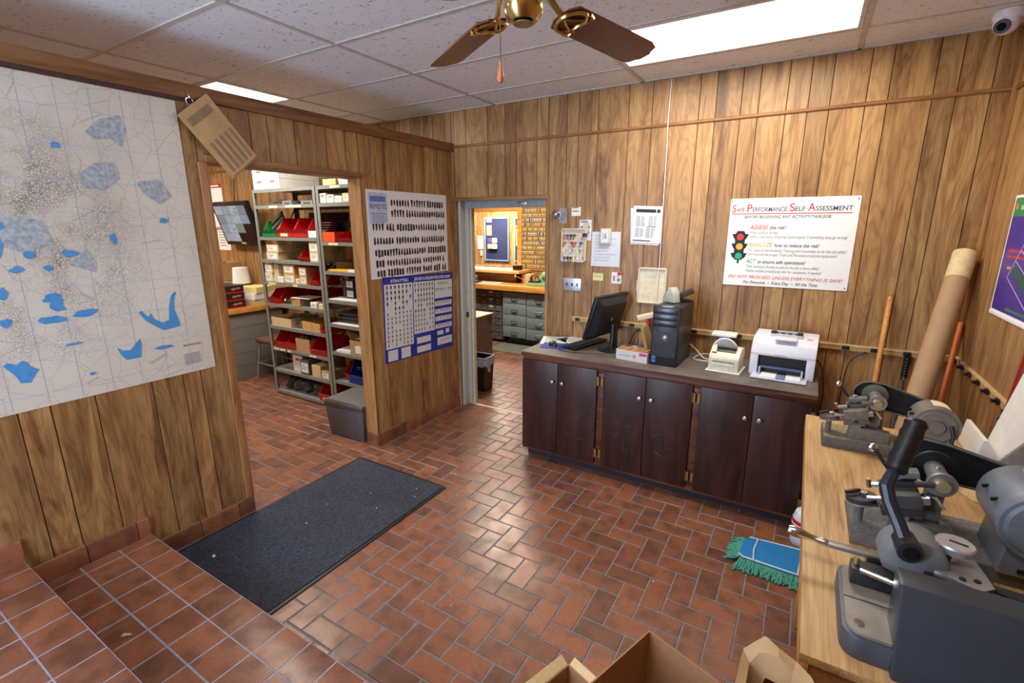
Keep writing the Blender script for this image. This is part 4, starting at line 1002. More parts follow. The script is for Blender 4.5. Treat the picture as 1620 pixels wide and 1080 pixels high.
MF = ((.002, 0, 0), (0, 1, 0), (0, 0, 1))
lines = [strip((.06 + .118 * i, .01), (.06 + .118 * i, mph - .01), .002) for i in range(9)] + [strip((0, .06 + .15 * i), (mpw + .015, .06 + .15 * i), .002) for i in range(9)]
tag(flat(lines, 'grid_print', M('grid_blue', (168, 184, 208), .35), wm, MF, .0004), kind='stuff')
LAKE = M('lake_blue', (78, 148, 204), .35, var=.1)
# wall coordinates of the lakes: (y, z) seen on the sheet
def lake(cy, cz, pts, s=1.0): return [(cy + y * s - (-2.24 - mpw), cz + z * s - .965) for y, z in pts]
random.seed(21)
def blob(cy, cz, ry, rz, n=11):
    return lake(cy, cz, [(ry * (.6 + .6 * random.random()) * math.cos(2 * PI * i / n), rz * (.6 + .6 * random.random()) * math.sin(2 * PI * i / n)) for i in range(n)])
LK = [lake(-2.43, 1.235, [(-.105, .085), (-.095, .095), (-.07, .06), (-.055, .075), (-.045, .045), (-.01, .02), (.02, .03), (.03, .1), (.045, .15), (.065, .17), (.075, .165), (.06, .14), (.052, .08), (.07, .0), (.062, -.012), (-.01, -.02), (-.06, .02), (-.085, .045)]),
      lake(-2.60, 1.12, [(-.05, .05), (-.03, .03), (.0, .025), (.02, .045), (.05, .075), (.052, .05), (.045, .0), (.04, -.02), (-.02, -.02), (-.04, .01)]),
      lake(-2.98, 1.125, [(-.03, .0), (-.06, .05), (-.045, .06), (-.02, .045), (.0, .06), (.015, .05), (.02, .03), (.045, .01), (.03, -.01), (.01, -.04), (-.02, -.035)]),
      lake(-2.955, 2.09, [(-.08, .03), (-.05, .045), (-.03, .025), (.0, .04), (.02, .025), (.0, .01), (.05, -.02), (.055, -.05), (.035, -.055), (-.01, -.01), (-.04, -.03), (-.06, -.045), (-.05, -.01)]),
      blob(-2.84, 1.43, .04, .025), blob(-2.83, 1.395, .03, .03), blob(-2.98, 1.665, .03, .05), blob(-2.86, 1.34, .055, .018), blob(-2.74, 1.35, .05, .022), blob(-2.93, 1.56, .022, .016), blob(-2.83, 1.56, .018, .014),
      blob(-2.99, 1.47, .022, .028), blob(-3.0, 1.35, .02, .02), blob(-2.58, 1.68, .016, .03), blob(-2.88, 1.62, .02, .016), blob(-2.75, 1.62, .03, .02), blob(-2.96, 1.74, .03, .02), blob(-2.72, 2.07, .02, .016), blob(-2.36, 1.76, .02, .014), blob(-2.76, 1.07, .014, .008), blob(-2.45, 1.13, .045, .010), blob(-2.8, 1.22, .03, .006)]
for i_, p_ in enumerate(LK): flat([p_], 'lake_print', LAKE, wm, MF, .0009 + .00005 * i_)
GB = M('reserve_grey_blue', (166, 174, 178), .35, var=.3, scale=60)
for p_ in (lake(-2.52, 2.14, [(-.09, .0), (-.03, .06), (.05, .09), (.07, .03), (.04, -.05), (.0, -.02), (-.06, -.03)]), lake(-2.60, 1.95, [(-.07, .0), (.0, .06), (.08, .07), (.09, .0), (.02, -.06), (-.05, -.05)]), lake(-2.40, 1.90, [(-.05, .04), (.05, .06), (.1, -.02), (.04, -.06), (-.02, -.02)]),
           lake(-2.71, 1.57, [(-.05, .0), (.02, .07), (.05, .0), (.04, -.04)]), lake(-2.88, 1.72, [(-.12, .04), (.0, .055), (.06, .04), (.09, -.06), (-.02, -.09), (-.1, -.05)])): flat([p_], 'reserve_print', GB, wm, MF, .0007)
leg = [rect(mpw - .13, mpw - .05, .10 - i * .009, .104 - i * .009) for i in range(7)]
tag(flat(leg, 'legend_print', GREYINK, wm, MF, .0008), kind='stuff')
text('SAN ANTONIO', INK, wm, MF, mpw - .125, mpw - .035, .145, .012)
mr = tag(MB().box(0, .012, -.9, .175, 0, .045).build('map_rail', M('dark_plum_rail', (66, 42, 44), .5), loc=(.0006, -2.32, 2.345), bevel=.002), 'dark plum batten holding the top edge of the wall map', 'rail')
pb = thing('hanging_price_list', 'tan folded paper booklet hanging from a ring at the map corner', 'booklet', (.024, -2.165, 2.345), 0)
TANP = M('aged_tan_paper', (196, 162, 112), .75, var=.1, scale=12)
RB = Matrix.Rotation(math.radians(40), 4, 'X')
for k in range(3): MB().box(.004 + .004 * k, .0065 + .004 * k, -.10 + .004 * k, .10, -.385 + .006 * k, -.015, RB).build('leaf', TANP, pb, smooth=0)
q = [rect(-.08, .07, -.09 - .0, -.05)] + [rect(-.075 + .035 * i, -.055 + .035 * i, -.36, -.19) for i in range(5)]
PFX = [tuple(RB @ Vector((.0146, 0, 0))), tuple((RB @ Vector((0, 1, 0)))), tuple((RB @ Vector((0, 0, 1))))]
tag(flat(q, 'print', M('faded_print', (150, 126, 96), .7), pb, PFX, .0006), kind='stuff')
MB().tube([(.008, .017 * math.cos(a), .0 + .017 * math.sin(a)) for a in [2 * PI * i / 16 for i in range(16)]], .0017, 5, closed=True).build('ring', CHROME, pb)
MB().tube([(-.022, .0, .05), (.0, .0, .04), (.006, .0, .025), (.008, .004, .017)], .0016, 5).build('hook', CHROME, pb)

# ------------------------------------------------------------------ floor mat and litter
fm = thing('floor_mat', 'large black ribbed rubber-backed mat at the foot of the steps', 'mat', (.035, -2.648, .0005))
MW, ML = .842, 1.355
MB().prism(rounded(0, MW, 0, ML, .012), 0, .006, 'xy').build('rubber_edge', RUBBER, fm, smooth=0)
def mat_pile():
    m, t, b = nt('ribbed_mat_pile')
    geo = node(t, 'ShaderNodeNewGeometry')
    n = tex(t, 'ShaderNodeTexNoise', mapping(t, geo.outputs['Position'], (1, .35, 1)), Scale=230.0, Detail=2.0)
    col = ramp(t, n.outputs['Fac'], [(.35, lin((22, 25, 34))), (.65, lin((62, 68, 86)))])
    n2 = tex(t, 'ShaderNodeTexNoise', geo.outputs['Position'], Scale=3.0, Detail=3.0)
    col = mixc(t, .6, col, ramp(t, n2.outputs['Fac'], [(.3, (.75, .75, .75)), (.7, (1.2, 1.2, 1.2))]), 'MULTIPLY')
    t.links.new(col, b.inputs['Base Color']); b.inputs['Roughness'].default_value = .85
    bm = node(t, 'ShaderNodeBump'); bm.inputs['Strength'].default_value = .9; bm.inputs['Distance'].default_value = .004
    t.links.new(n.outputs['Fac'], bm.inputs['Height']); t.links.new(bm.outputs['Normal'], b.inputs['Normal'])
    return m
MB().prism(rounded(.02, MW - .02, .02, ML - .02, .008), .004, .010, 'xy').build('pile', mat_pile(), fm, smooth=0)
random.seed(9)
ball = MB().sphere((0, 0, .006), .009, 8); ball.v = [(x * random.uniform(.8, 1.15), y * random.uniform(.8, 1.15), z) for x, y, z in ball.v]
tag(ball.build('paper_ball', WHITE, loc=(.26, -2.50, .0105)), 'tiny crumpled ball of white paper on the black mat', 'litter')
LITTER = [(.42, -2.05, .0108), (.66, -1.72, .0108), (.50, -1.62, .0108), (.78, -1.5, .0108), (.72, -1.42, .0108), (.36, -1.85, .0108), (2.32, -1.45, .0008), (1.9, -1.1, .0008), (1.55, -2.1, .0008)]
crumb = MB().add([(-.005, -.003, 0), (.005, -.002, 0), (.003, .004, 0), (0, 0, .003)], [(0, 2, 1), (0, 1, 3), (1, 2, 3), (2, 0, 3)]).mesh('paper_crumb', WHITE, smooth=0)
for k, (x, y, z) in enumerate(LITTER):
    o = obj('paper_crumb', crumb, None, (x, y, z), (0, 0, k)); tag(o, 'tiny white paper crumb lying on the %s' % ('black mat' if k < 6 else 'red tile floor'), 'litter', 'paper crumbs on the black mat' if k < 6 else 'paper crumbs on the tile floor')
tag(MB().add([(-.02, -.008, 0), (.02, -.004, .004), (.012, .008, 0), (-.016, .006, .006), (0, 0, .008)], [(0, 1, 4), (1, 2, 4), (2, 3, 4), (3, 0, 4)]).build('dry_leaf', CARD2, loc=(.66, -3.02, .161), rot=(0, 0, .6), smooth=0), 'small dry pale leaf on the lower step', 'leaf')

# ------------------------------------------------------------------ stock room seen through the opening
co_ = thing('storage_bin', 'dark grey plastic lidded bin standing behind the partition post', 'bin', (-.545, -1.14, 0), math.radians(4))
MB().add([(.02, .02, 0), (.40, .02, 0), (.40, .30, 0), (.02, .30, 0), (0, 0, .27), (.42, 0, .27), (.42, .33, .27), (0, .33, .27)], [(0, 3, 2, 1), (4, 5, 6, 7), (0, 1, 5, 4), (1, 2, 6, 5), (2, 3, 7, 6), (3, 0, 4, 7)]).build('body', GREYPLAS, co_, bevel=.012)
MB().box(-.004, .424, -.004, .334, .268, .292).build('rim', M('bin_rim', (76, 74, 78), .5), co_, bevel=.006)
MB().prism([(-.004, .294), (.424, .294), (.424, .318), (.36, .335), (.06, .335), (-.004, .318)], -.006, .335, 'xz').build('lid', M('bin_lid', (108, 104, 102), .5), co_, bevel=.006)

# filing cabinets and worktop at the left
fc = thing('filing_cabinet', 'grey steel filing cabinet under the left worktop, seen past the partition', 'cabinet', (-3.12, -.745, 0))
FG = M('filing_grey', (128, 124, 118), .5, var=.08)
MB().box(0, .50, .012, .66, 0, .775).build('case', FG, fc, bevel=.004)
for i in range(5):
    z = .02 + i * .15
    d = MB().box(.012, .488, -.004, .012, z, z + .142).build('drawer', M('drawer_grey', (140, 142, 136), .45), fc, bevel=.003)
    MB().box(.40, .46, -.008, -.003, z + .06, z + .1).build('label_holder', LABELC, d, smooth=0)
    MB().box(.16, .30, -.02, -.004, z + .06, z + .075).build('handle', SILVER, d, bevel=.003)
for i in range(1, 5): MB().box(.4995, .5012, .02, .65, i * .15 + .012, i * .15 + .0145).build('side_seam', DGREYP, fc, smooth=0)
tag(MB().box(-4.69, -2.585, -.775, -.012, .776, .828).build('worktop', OAKTOP, bevel=.004), 'yellow varnished wooden worktop over the filing cabinet in the stock room', 'worktop')
tag(MB().box(-4.69, -3.14, -.74, -.02, 0, .775).build('base_cabinet', FG, bevel=.004), 'long grey steel base cabinet left of the filing cabinet, mostly hidden', 'cabinet')
WTZ = .829
DARKBOX = M('black_carton', (44, 32, 34), .5)
def carton(name, label, x0, x1, y0, y1, z0, z1, mat, cat='box', group=None, labelled=False, band=None, parent=None, stripe=None):
    t = thing(name, label, cat, (x0, y0, z0), 0, group)
    w, d, h = x1 - x0, y1 - y0, z1 - z0
    MB().box(0, w, 0, d, 0, h).build('box', mat, t, bevel=min(.002, h * .05), seg=1)
    if labelled: MB().box(w * .12, w * .88, -.0012, .0, h * .15, h * .8).build('label', WHITE, t, smooth=0); flat([rect(w * .2, w * random.uniform(.5, .8), h * (.65 - .14 * i), h * (.65 - .14 * i) + h * .05) for i in range(3)], 'print', GREYINK, t, ((0, -.0012, 0), (1, 0, 0), (0, 0, 1)))
    if band: flat([rect(w * .3, w * .7, h * .66, h * .82)], 'red_print', band, t, ((0, 0, 0), (1, 0, 0), (0, 0, 1)))
    if stripe: MB().box(-.001, w + .001, -.001, d + .001, 0, h * .16).build('red_stripe', stripe, t, smooth=0)
    return t
for k in range(3):
    b_ = carton('black_carton', ('lowest', 'middle', 'topmost')[k] + ' black carton with red edge stacked on the worktop', -2.98, -2.655, -.745, -.50, WTZ + k * .085, WTZ + .083 + k * .085, DARKBOX, group='black cartons on the worktop', stripe=REDPL)
    MB().box(.02, .065, -.0015, 0, .025, .07).box(.075, .12, -.0015, 0, .025, .07).build('white_label', WHITE, b_, smooth=0) if False else None
    for xx in (.015, .075): MB().box(xx, xx + .05, -.0018, 0, .02, .072).build('white_label', WHITE, b_, smooth=0)
    flat([circ(.13, .045, .03, 10, .014), circ(.18, .05, .03, 10, .012)], 'red_print', M('dark_red_print', (180, 120, 110), .5), b_, ((.325, 0, 0), (0, 1, 0), (0, 0, 1)))
for k in range(4):
    carton('small_carton', ('front lower', 'front upper', 'back lower', 'back upper')[k] + ' cream carton left of the black cartons', -3.14, -3.0, -.70 + .15 * (k // 2), -.57 + .15 * (k // 2), WTZ + (k % 2) * .1, WTZ + .098 + (k % 2) * .1, M('cream_carton', (226, 214, 180), .6), group='cream cartons on the worktop')
cp = thing('lampshade', 'white tapered cylinder lampshade standing on the worktop papers', 'lampshade', (-3.03, -.30, 1.06))
MB().lathe([(.10, 0), (.082, .185), (.080, .187), (.0, .187)], n=24).build('shade', WHITE, cp)
MB().cyl((0, 0, -.06), (0, 0, 0), .03, n=14).build('foot', CREAM, cp)
MB().cyl((0, 0, -.231), (0, 0, -.06), .05, n=16).build('stand', M('stand_grey', (150, 148, 140), .5), cp)
cd_ = thing('cardboard_box', 'open tan cardboard box with folded flap at the far left worktop', 'box', (-3.62, -.40, WTZ + .24), .1)
MB().box(0, .30, 0, .28, 0, .004).box(0, .3, 0, .004, 0, .22).box(0, .3, .276, .28, 0, .22).box(0, .004, .004, .276, 0, .22).box(.296, .3, .004, .276, 0, .22).build('walls', CARD, cd_, smooth=0)
MB().box(0, .3, -.10, .0, -.002, .002, Matrix.Translation((0, 0, .222)) @ Matrix.Rotation(.25, 4, 'X')).build('flap', CARD2, cd_, smooth=0)
for k in range(3): carton('flat_carton', ('bottom', 'middle', 'top')[k] + ' flat carton in the pile under the open cardboard box', -3.66, -3.26, -.45, -.09, WTZ + .08 * k, WTZ + .078 + .08 * k, (CARD, WBOX, KRAFT)[k], group='flat cartons on the worktop')
for k in range(3): paper('paper_stack', ('lowest yellow', 'white', 'top pale')[k] + ' bundle of papers behind the black cartons', -2.78, -.28, WTZ + .07 * k, .3, .28, .1 * k, (CARD2, WHITE, YELLOW)[k], cat='papers', th=.069)

tv_ = thing('television', 'black wall-mounted monitor showing a grid of camera pictures', 'television', (-3.235, -.125, 1.765))
TVM = Matrix.Rotation(math.radians(14), 4, 'X') @ Matrix.Rotation(math.radians(0), 4, 'Z')
TVM = Matrix.Rotation(math.radians(16), 4, 'X')
MB().box(-.365, .365, -.045, .02, -.265, .265, TVM).build('case', BLACKP, tv_, bevel=.012)
MB().box(-.335, .335, -.048, -.044, -.215, .225, TVM).build('screen', M('screen_black', (14, 15, 18), .15), tv_, smooth=0)
random.seed(4)
SCR = [E('screen_picture_%d' % i, c, .6) for i, c in enumerate(((.42, .47, .55), (.30, .36, .44), (.52, .54, .56), (.24, .30, .30), (.40, .42, .52)))]
for r in range(4):
    for c in range(4):
        if (r, c) in ((2, 3), (3, 2), (3, 3)): continue
        x0, z0 = -.326 + c * .164, .115 - r * .11
        pnl = MB().box(x0, x0 + .161, -.0492, -.0478, z0, z0 + .107, TVM).build('camera_picture', SCR[(r * 3 + c) % 5], tv_, smooth=0)
        q = MB()
        for s_ in range(3):
            u, v_ = x0 + random.uniform(.03, .13), z0 + random.uniform(.02, .08)
            q.add([TVM @ Vector((u + p[0], -.0496, v_ + p[1])) for p in circ(0, 0, random.uniform(.015, .04), 7, random.uniform(.008, .03))], [tuple(range(7))])
        tag(q.build('picture_shapes', SCR[(r + c * 2 + 2) % 5], pnl, smooth=0), kind='stuff')
MB().box(-.05, .05, .0, .118, -.05, .05).build('wall_bracket', DGREYP, tv_, smooth=0)
MB().box(-.02, .07, -.05, -.044, -.25, -.225, TVM).build('sticker', M('sticker_yellow_green', (170, 176, 120), .5), tv_, smooth=0)
cable('television_cable', 'thin black cable running down the stock room paneling to the television', [(-3.42, -.008, 2.66), (-3.41, -.018, HT), (-3.42, -.016, 2.3), (-3.43, -.02, 2.12), (-3.40, -.05, 2.03)], .005, RUBBER)
cable('television_cable', 'black cable hanging from the television down behind the papers', [(-3.05, -.02, 1.42), (-2.98, -.02, 1.3), (-2.93, -.02, 1.1), (-2.9, -.02, .9)], .005, RUBBER)
random.seed(8)
for k, (z0, z1, lab) in enumerate(((2.02, 2.26, 'upper red and white notice on the wall left of the television'), (1.70, 1.95, 'middle red-lined notice half hidden behind the television'), (1.42, 1.68, 'lower white notice on the wall left of the television'))):
    n_ = wall_card('notice', lab, -4.02 + .02 * k, -3.74 + .02 * k, z0, z1, WHITE, lines=6 if k == 2 else 0, cat='notice')
    if k < 2: flat([rect(-.14, .14, .07, .12), rect(-.14, .14, -.12, -.108)], 'red_print', REDPL, n_, ((0, -.001, 0), (1, 0, 0), (0, 0, 1))); flat([rect(-.11, .08, .085, .105)], 'white_print', WHITE, n_, ((0, -.001, 0), (1, 0, 0), (0, 0, 1)), .0012)

stl = thing('work_stool', 'grey metal stool with a wooden seat between filing cabinet and shelves', 'stool', (-2.30, -.40, 0))
MB().prism(rounded(-.18, .18, -.16, .16, .03), .47, .495, 'xy').build('seat', M('brown_seat', (122, 92, 66), .5), stl, smooth=0)
MB().box(-.17, .17, -.15, .15, .445, .47).build('seat_frame', DGREYP, stl, bevel=.003)
for sx in (-1, 1):
    for sy in (-1, 1): MB().cyl((sx * .14, sy * .12, .45), (sx * .19, sy * .17, 0), .011, n=8).build('leg', STEEL, stl)
for sy in (-1, 1): MB().cyl((-.168, sy * .147, .2), (.168, sy * .147, .2), .007, n=8).build('rung', STEEL, stl)
for sx in (-1, 1): MB().cyl((sx * .168, -.147, .2), (sx * .168, .147, .2), .007, n=8).build('rung', STEEL, stl)

# steel shelving
LB = [2.07, 1.922, 1.627, 1.408, 1.19, .973, .741, .511, .277, .045]
RB_ = [2.07, 1.924, 1.593, 1.338, 1.078, .855, .587, .306, .03]
YF, YB = -.725, -.25
SHG = M('shelf_grey_enamel', (134, 136, 130), .45, metal=.1)
def shelving(name, label, x0, x1, boards, tagged):
    t = thing(name, label, 'shelving', (x0, YF, 0)); w, d = x1 - x0, YB - YF
    for x in (0, w - .038):
        for y, s in ((0, 1), (d, -1)):
            u = MB().box(x, x + .038, min(y, y + s * .003), max(y, y + s * .003), 0, 2.072).box(x if x == 0 else x + .035, x + .003 if x == 0 else x + .038, min(y, y + s * .038), max(y, y + s * .038), 0, 2.072).build('upright', SHG, t, smooth=0)
    for k, z in enumerate(boards):
        b = MB().box(.004, w - .004, .003, d - .003, z - .004, z).box(.039, w - .039, -.001, .002, z - .030, z).box(.039, w - .039, d - .002, d - .0, z - .03, z).build('shelf_board', SHG, t, smooth=0)
        if k in tagged:
            for q_ in range(random.randint(2, 4)):
                xx = random.uniform(.05, w - .2); MB().box(xx, xx + random.uniform(.05, .14), -.0018, -.0008, z - .024, z - .006).build('shelf_label', LABELC, b, smooth=0)
    for sx in (.002, w - .004):
        MB().add([(sx, .02, 1.2), (sx + .002, .02, 1.2), (sx + .002, d - .02, 1.9), (sx, d - .02, 1.9), (sx, .02, 1.23), (sx + .002, .02, 1.23), (sx + .002, d - .02, 1.93), (sx, d - .02, 1.93)], [(0, 1, 2, 3), (4, 5, 6, 7), (0, 1, 5, 4), (2, 3, 7, 6), (0, 3, 7, 4), (1, 2, 6, 5)]).build('side_brace', SHG, t, smooth=0)
    for z0 in (.15, .95):
        for a, b in ((.02, w - .02), (w - .02, .02)):
            MB().add([(a, d + .001, z0), (a, d + .003, z0), (b, d + .003, z0 + .75), (b, d + .001, z0 + .75), (a, d + .001, z0 + .03), (a, d + .003, z0 + .03), (b, d + .003, z0 + .78), (b, d + .001, z0 + .78)], [(0, 1, 2, 3), (4, 5, 6, 7), (0, 1, 5, 4), (2, 3, 7, 6), (0, 3, 7, 4), (1, 2, 6, 5)]).build('cross_brace', SHG, t, smooth=0)
    return t
random.seed(13)
shelving('steel_shelving', 'grey steel shelving bay full of boxes and red bins, left bay', -1.90, -.957, LB, (1, 4, 7))
shelving('steel_shelving', 'grey steel shelving bay partly behind the post, right bay', -.953, -.135, RB_, (0, 1, 2))

def stack_bin(label, x0, w, d, h, z, mat, group=None, yf=YF + .012, rz=0, lab=True):
    """open hopper-front parts bin"""
    t = thing('parts_bin', label, 'bin', (x0 + w / 2, yf, z + .001), rz, group); e = .004; a = w / 2
    fh = h * .42
    side = [(0, 0), (d, 0), (d, h), (d * .28, h), (-.0 + d * .06, fh + .0), (-.02, fh), (0, fh * .55)]
    b = MB().prism(side, -a, -a + e, 'yz').prism(side, a - e, a, 'yz')
    b.box(-a + e, a - e, 0, d, 0, e).box(-a + e, a - e, d - e, d, e, h)
    b.prism([(0, 0), (e, 0), (e, fh * .55), (-.016, fh), (-.02, fh), (0, fh * .55)], -a + e, a - e, 'yz')
    b.build('bin', mat, t, smooth=0)
    if lab: MB().box(-a * .55, a * .35, -.0015, -.0002, fh * .12, fh * .48).build('label_card', LABELC, t, smooth=0)
    return t
LBAY = 'on the %s shelf from the top, left bay'
OR = ['top', 'second', 'third', 'fourth', 'fifth', 'sixth', 'seventh', 'eighth', 'ninth', 'bottom']
YS = YF + .012
# top: white cartons in two columns
for c in range(2):
    for k in range(3):
        carton('white_carton', '%s white carton in the %s stack on top of the shelving' % (('lowest', 'middle', 'topmost')[k], ('left', 'right')[c]), -1.875 + .206 * c, -1.675 + .206 * c, YS, YS + .44, 2.0715 + .091 * k, 2.1605 + .091 * k, WBOX, group='white cartons on top of the shelving', band=M('red_carton_print', (206, 72, 62), .5))
        bpy.context
# second shelf: metal trays and loose wire racks
def tray(label, x0, x1, y0, z, h, mat=STEEL, d=.2, rz=0):
    t = thing('metal_tray', label, 'tray', ((x0 + x1) / 2, y0, z + .001), rz); w = (x1 - x0) / 2
    MB().box(-w, w, 0, d, 0, .003).box(-w, w, 0, .003, .003, h).box(-w, w, d - .003, d, .003, h).box(-w, -w + .003, .003, d - .003, .003, h).box(w - .003, w, .003, d - .003, .003, h).build('tray', mat, t, smooth=0)
    MB().box(-w * .6, w * .6, -.006, 0, h * .3, h * .7).build('lip', SILVER, t, smooth=0)
    return t
tray('left grey metal tray on the second shelf of the left bay', -1.45, -1.318, YS, 1.922, .036)
tray('right grey metal tray on the second shelf of the left bay', -1.181, -1.021, YS, 1.922, .03)
tray('dark grey metal tray behind the two trays on the second shelf', -1.30, -1.05, YS + .22, 1.922, .07, DARKMET)
jm = thing('wire_rack', 'tangle of bright wire rack parts at left of the second shelf', 'wire rack', (-1.79, YS + .02, 1.923))
random.seed(2)
for k in range(9):
    x = random.uniform(0, .1); MB().cyl((x, .01 + .02 * k, .006 + .007 * k), (x + random.uniform(.12, .22), .02 + .02 * k, .012 + random.uniform(0, .045)), .004, n=6).build('wire', SILVER, jm)
for k in range(3): MB().lathe([(.018, 0), (.018, .03), (0, .031)], (.13 + .03 * k, .05 + .02 * k, 0), n=12).build('socket', CHROME, jm)
# third shelf
stack_bin('green plastic parts bin ' + LBAY % 'third', -1.83, .226, .28, .15, 1.627, GREENPL, lab=False)
lv = thing('louvre_bracket', 'grey ribbed metal bracket tipped into the green bin', 'bracket', (-1.71, YS + .12, 1.715))
for k in range(3): MB().box(-.11, .11, -.012, .012, -.012 + .045 * k, .016 + .045 * k, Matrix.Rotation(-.5, 4, 'Y')).build('rib', STEEL, lv, bevel=.003)
MB().box(-.11, .11, .012, .016, -.02, .125, Matrix.Rotation(-.5, 4, 'Y')).build('back_plate', DGREYP, lv, smooth=0)
stack_bin('left large red parts bin ' + LBAY % 'third', -1.586, .24, .30, .176, 1.627, REDPL, 'red parts bins on the shelving')
stack_bin('right large red parts bin ' + LBAY % 'third', -1.340, .20, .30, .172, 1.627, REDPL, 'red parts bins on the shelving', lab=False)
carton('small_carton', 'small white carton at the right end of the third left shelf', -1.122, -1.003, YS, YS + .1, 1.628, 1.688, WBOX)
slv = thing('metal_parts', 'bundle of bright metal strips behind the white carton, third shelf', 'metal parts', (-1.118, YS + .15, 1.628))
for k in range(6): MB().box(-.004, .12, -.03, .06, .02 + .022 * k, .026 + .022 * k, Matrix.Rotation(.12 * k - .25, 4, 'Z')).build('strip', SILVER, slv, smooth=0)
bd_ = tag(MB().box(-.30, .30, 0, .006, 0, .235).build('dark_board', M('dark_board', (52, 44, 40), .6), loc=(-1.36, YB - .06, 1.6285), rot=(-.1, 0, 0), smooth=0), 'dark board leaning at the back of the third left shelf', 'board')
# fourth shelf
for k, (x0, x1, z0, z1) in enumerate(((-1.797, -1.612, 1.409, 1.481), (-1.785, -1.600, 1.482, 1.553))):
    carton('labelled_carton', ('lower', 'upper')[k] + ' brown carton with white label, left end of fourth left shelf', x0, x1, YS, YS + .4, z0, z1, CARD2, group='brown labelled cartons on the fourth shelf', labelled=True)
carton('white_carton', 'white carton lying on the back of the brown cartons, fourth shelf', -1.79, -1.56, YS + .12, YS + .38, 1.554, 1.596, WBOX)
stack_bin('small red parts bin ' + LBAY % 'fourth', -1.293, .155, .2, .10, 1.408, REDPL, 'red parts bins on the shelving', lab=False)
for k, (z0, z1) in enumerate(((1.409, 1.497), (1.498, 1.59))):
    carton('labelled_carton', ('lower', 'upper')[k] + ' orange-topped white carton, right end of fourth left shelf', -1.130, -1.005, YS, YS + .3, z0, z1, CARD2, group='orange-topped cartons on the fourth shelf', labelled=True)
# fifth shelf
IVB = M('ivory_carton', (224, 208, 168), .6)
for k in range(2): carton('labelled_carton', ('lower', 'upper')[k] + ' cream labelled carton at the left end of the fifth left shelf', -1.862 + .012 * k, -1.750 + .008 * k, YS, YS + .25, 1.191 + .088 * k, 1.278 + .088 * k, IVB, group='cream labelled cartons on the fifth shelf', labelled=True)
for k in range(4): carton('small_carton', ('lowest', 'second', 'third', 'topmost')[k] + ' small cream carton in the stack of four, fifth shelf', -1.744 + .004 * k, -1.665, YS + .02, YS + .3, 1.191 + .044 * k, 1.234 + .044 * k, IVB, group='stack of four cream cartons')
carton('small_carton', 'small white carton before the tall tan stack, fifth shelf', -1.656, -1.57, YS, YS + .1, 1.191, 1.245, WBOX)
for k in range(2): carton('labelled_carton', ('lower', 'upper')[k] + ' large tan labelled carton in the middle of the fifth left shelf', -1.556, -1.386, YS, YS + .38, 1.191 + .09 * k, 1.280 + .09 * k, M('tan_carton', (202, 162, 98), .7), group='tan labelled cartons on the fifth shelf', labelled=True)
carton('small_carton', 'little plain cream carton between the tan stacks, fifth shelf', -1.380, -1.326, YS, YS + .1, 1.191, 1.240, IVB)
for k in range(2): carton('labelled_carton', ('lower', 'upper')[k] + ' narrow tan labelled carton right of middle, fifth left shelf', -1.318, -1.210, YS, YS + .35, 1.191 + .08 * k, 1.270 + .08 * k, M('tan_carton', (202, 162, 98), .7), group='narrow labelled cartons on the fifth shelf', labelled=True)
stack_bin('red parts bin at the right end ' + LBAY % 'fifth', -1.165, .13, .24, .12, 1.19, REDPL, 'red parts bins on the shelving', lab=False)
# sixth shelf
stack_bin('large red parts bin at the left end of the sixth left shelf', -1.845, .17, .30, .135, .973, REDPL, 'red parts bins on the shelving', lab=False)
stack_bin('red parts bin pushed to the back of the sixth left shelf', -1.66, .19, .24, .17, .973, REDPL, 'red parts bins on the shelving', yf=YS + .12, lab=False)
stack_bin('red bin at the back of the sixth shelf, behind the tan carton', -1.34, .16, .22, .15, .973, REDPL, 'red parts bins on the shelving', yf=YS + .16, lab=False)
carton('long_carton', 'tan carton with a grey side on the sixth left shelf', -1.479, -1.35, YS, YS + .2, .974, 1.05, CARD)
paper('paper_sheet', 'pale sheet covering the tan carton, sixth left shelf', -1.36, YS + .10, 1.0512, .25, .2, .1, WHITE)
carton('small_carton', 'small white carton at right of the sixth left shelf', -1.194, -1.10, YS, YS + .09, .974, 1.028, WBOX, labelled=True)
carton('small_carton', 'tiny cream carton at the right end of the sixth left shelf', -1.075, -1.012, YS, YS + .06, .974, 1.022, IVB)
def crumple(name, label, cat, c, sx, sy, sz, mat, seed, n=14):
    r = random.Random(seed); b = MB().sphere((0, 0, 0), 1, n)
    jit = {}
    vs = []
    for p in b.v:
        k = tuple(round(a, 2) for a in p)
        if k not in jit: jit[k] = r.uniform(.72, 1.12)
        j = jit[k]; z = max(p[2] * j, -.6)
        vs.append((p[0] * j * sx, p[1] * j * sy, (z + .6) * sz))
    b.v = vs
    return tag(b.build(name, mat, loc=c, smooth=0), label, cat)
crumple('plastic_bag', 'clear crumpled plastic bag beside the left red bin, sixth shelf', 'bag', (-1.59, YS + .05, .974), .08, .05, .045, CLEAR, 3)
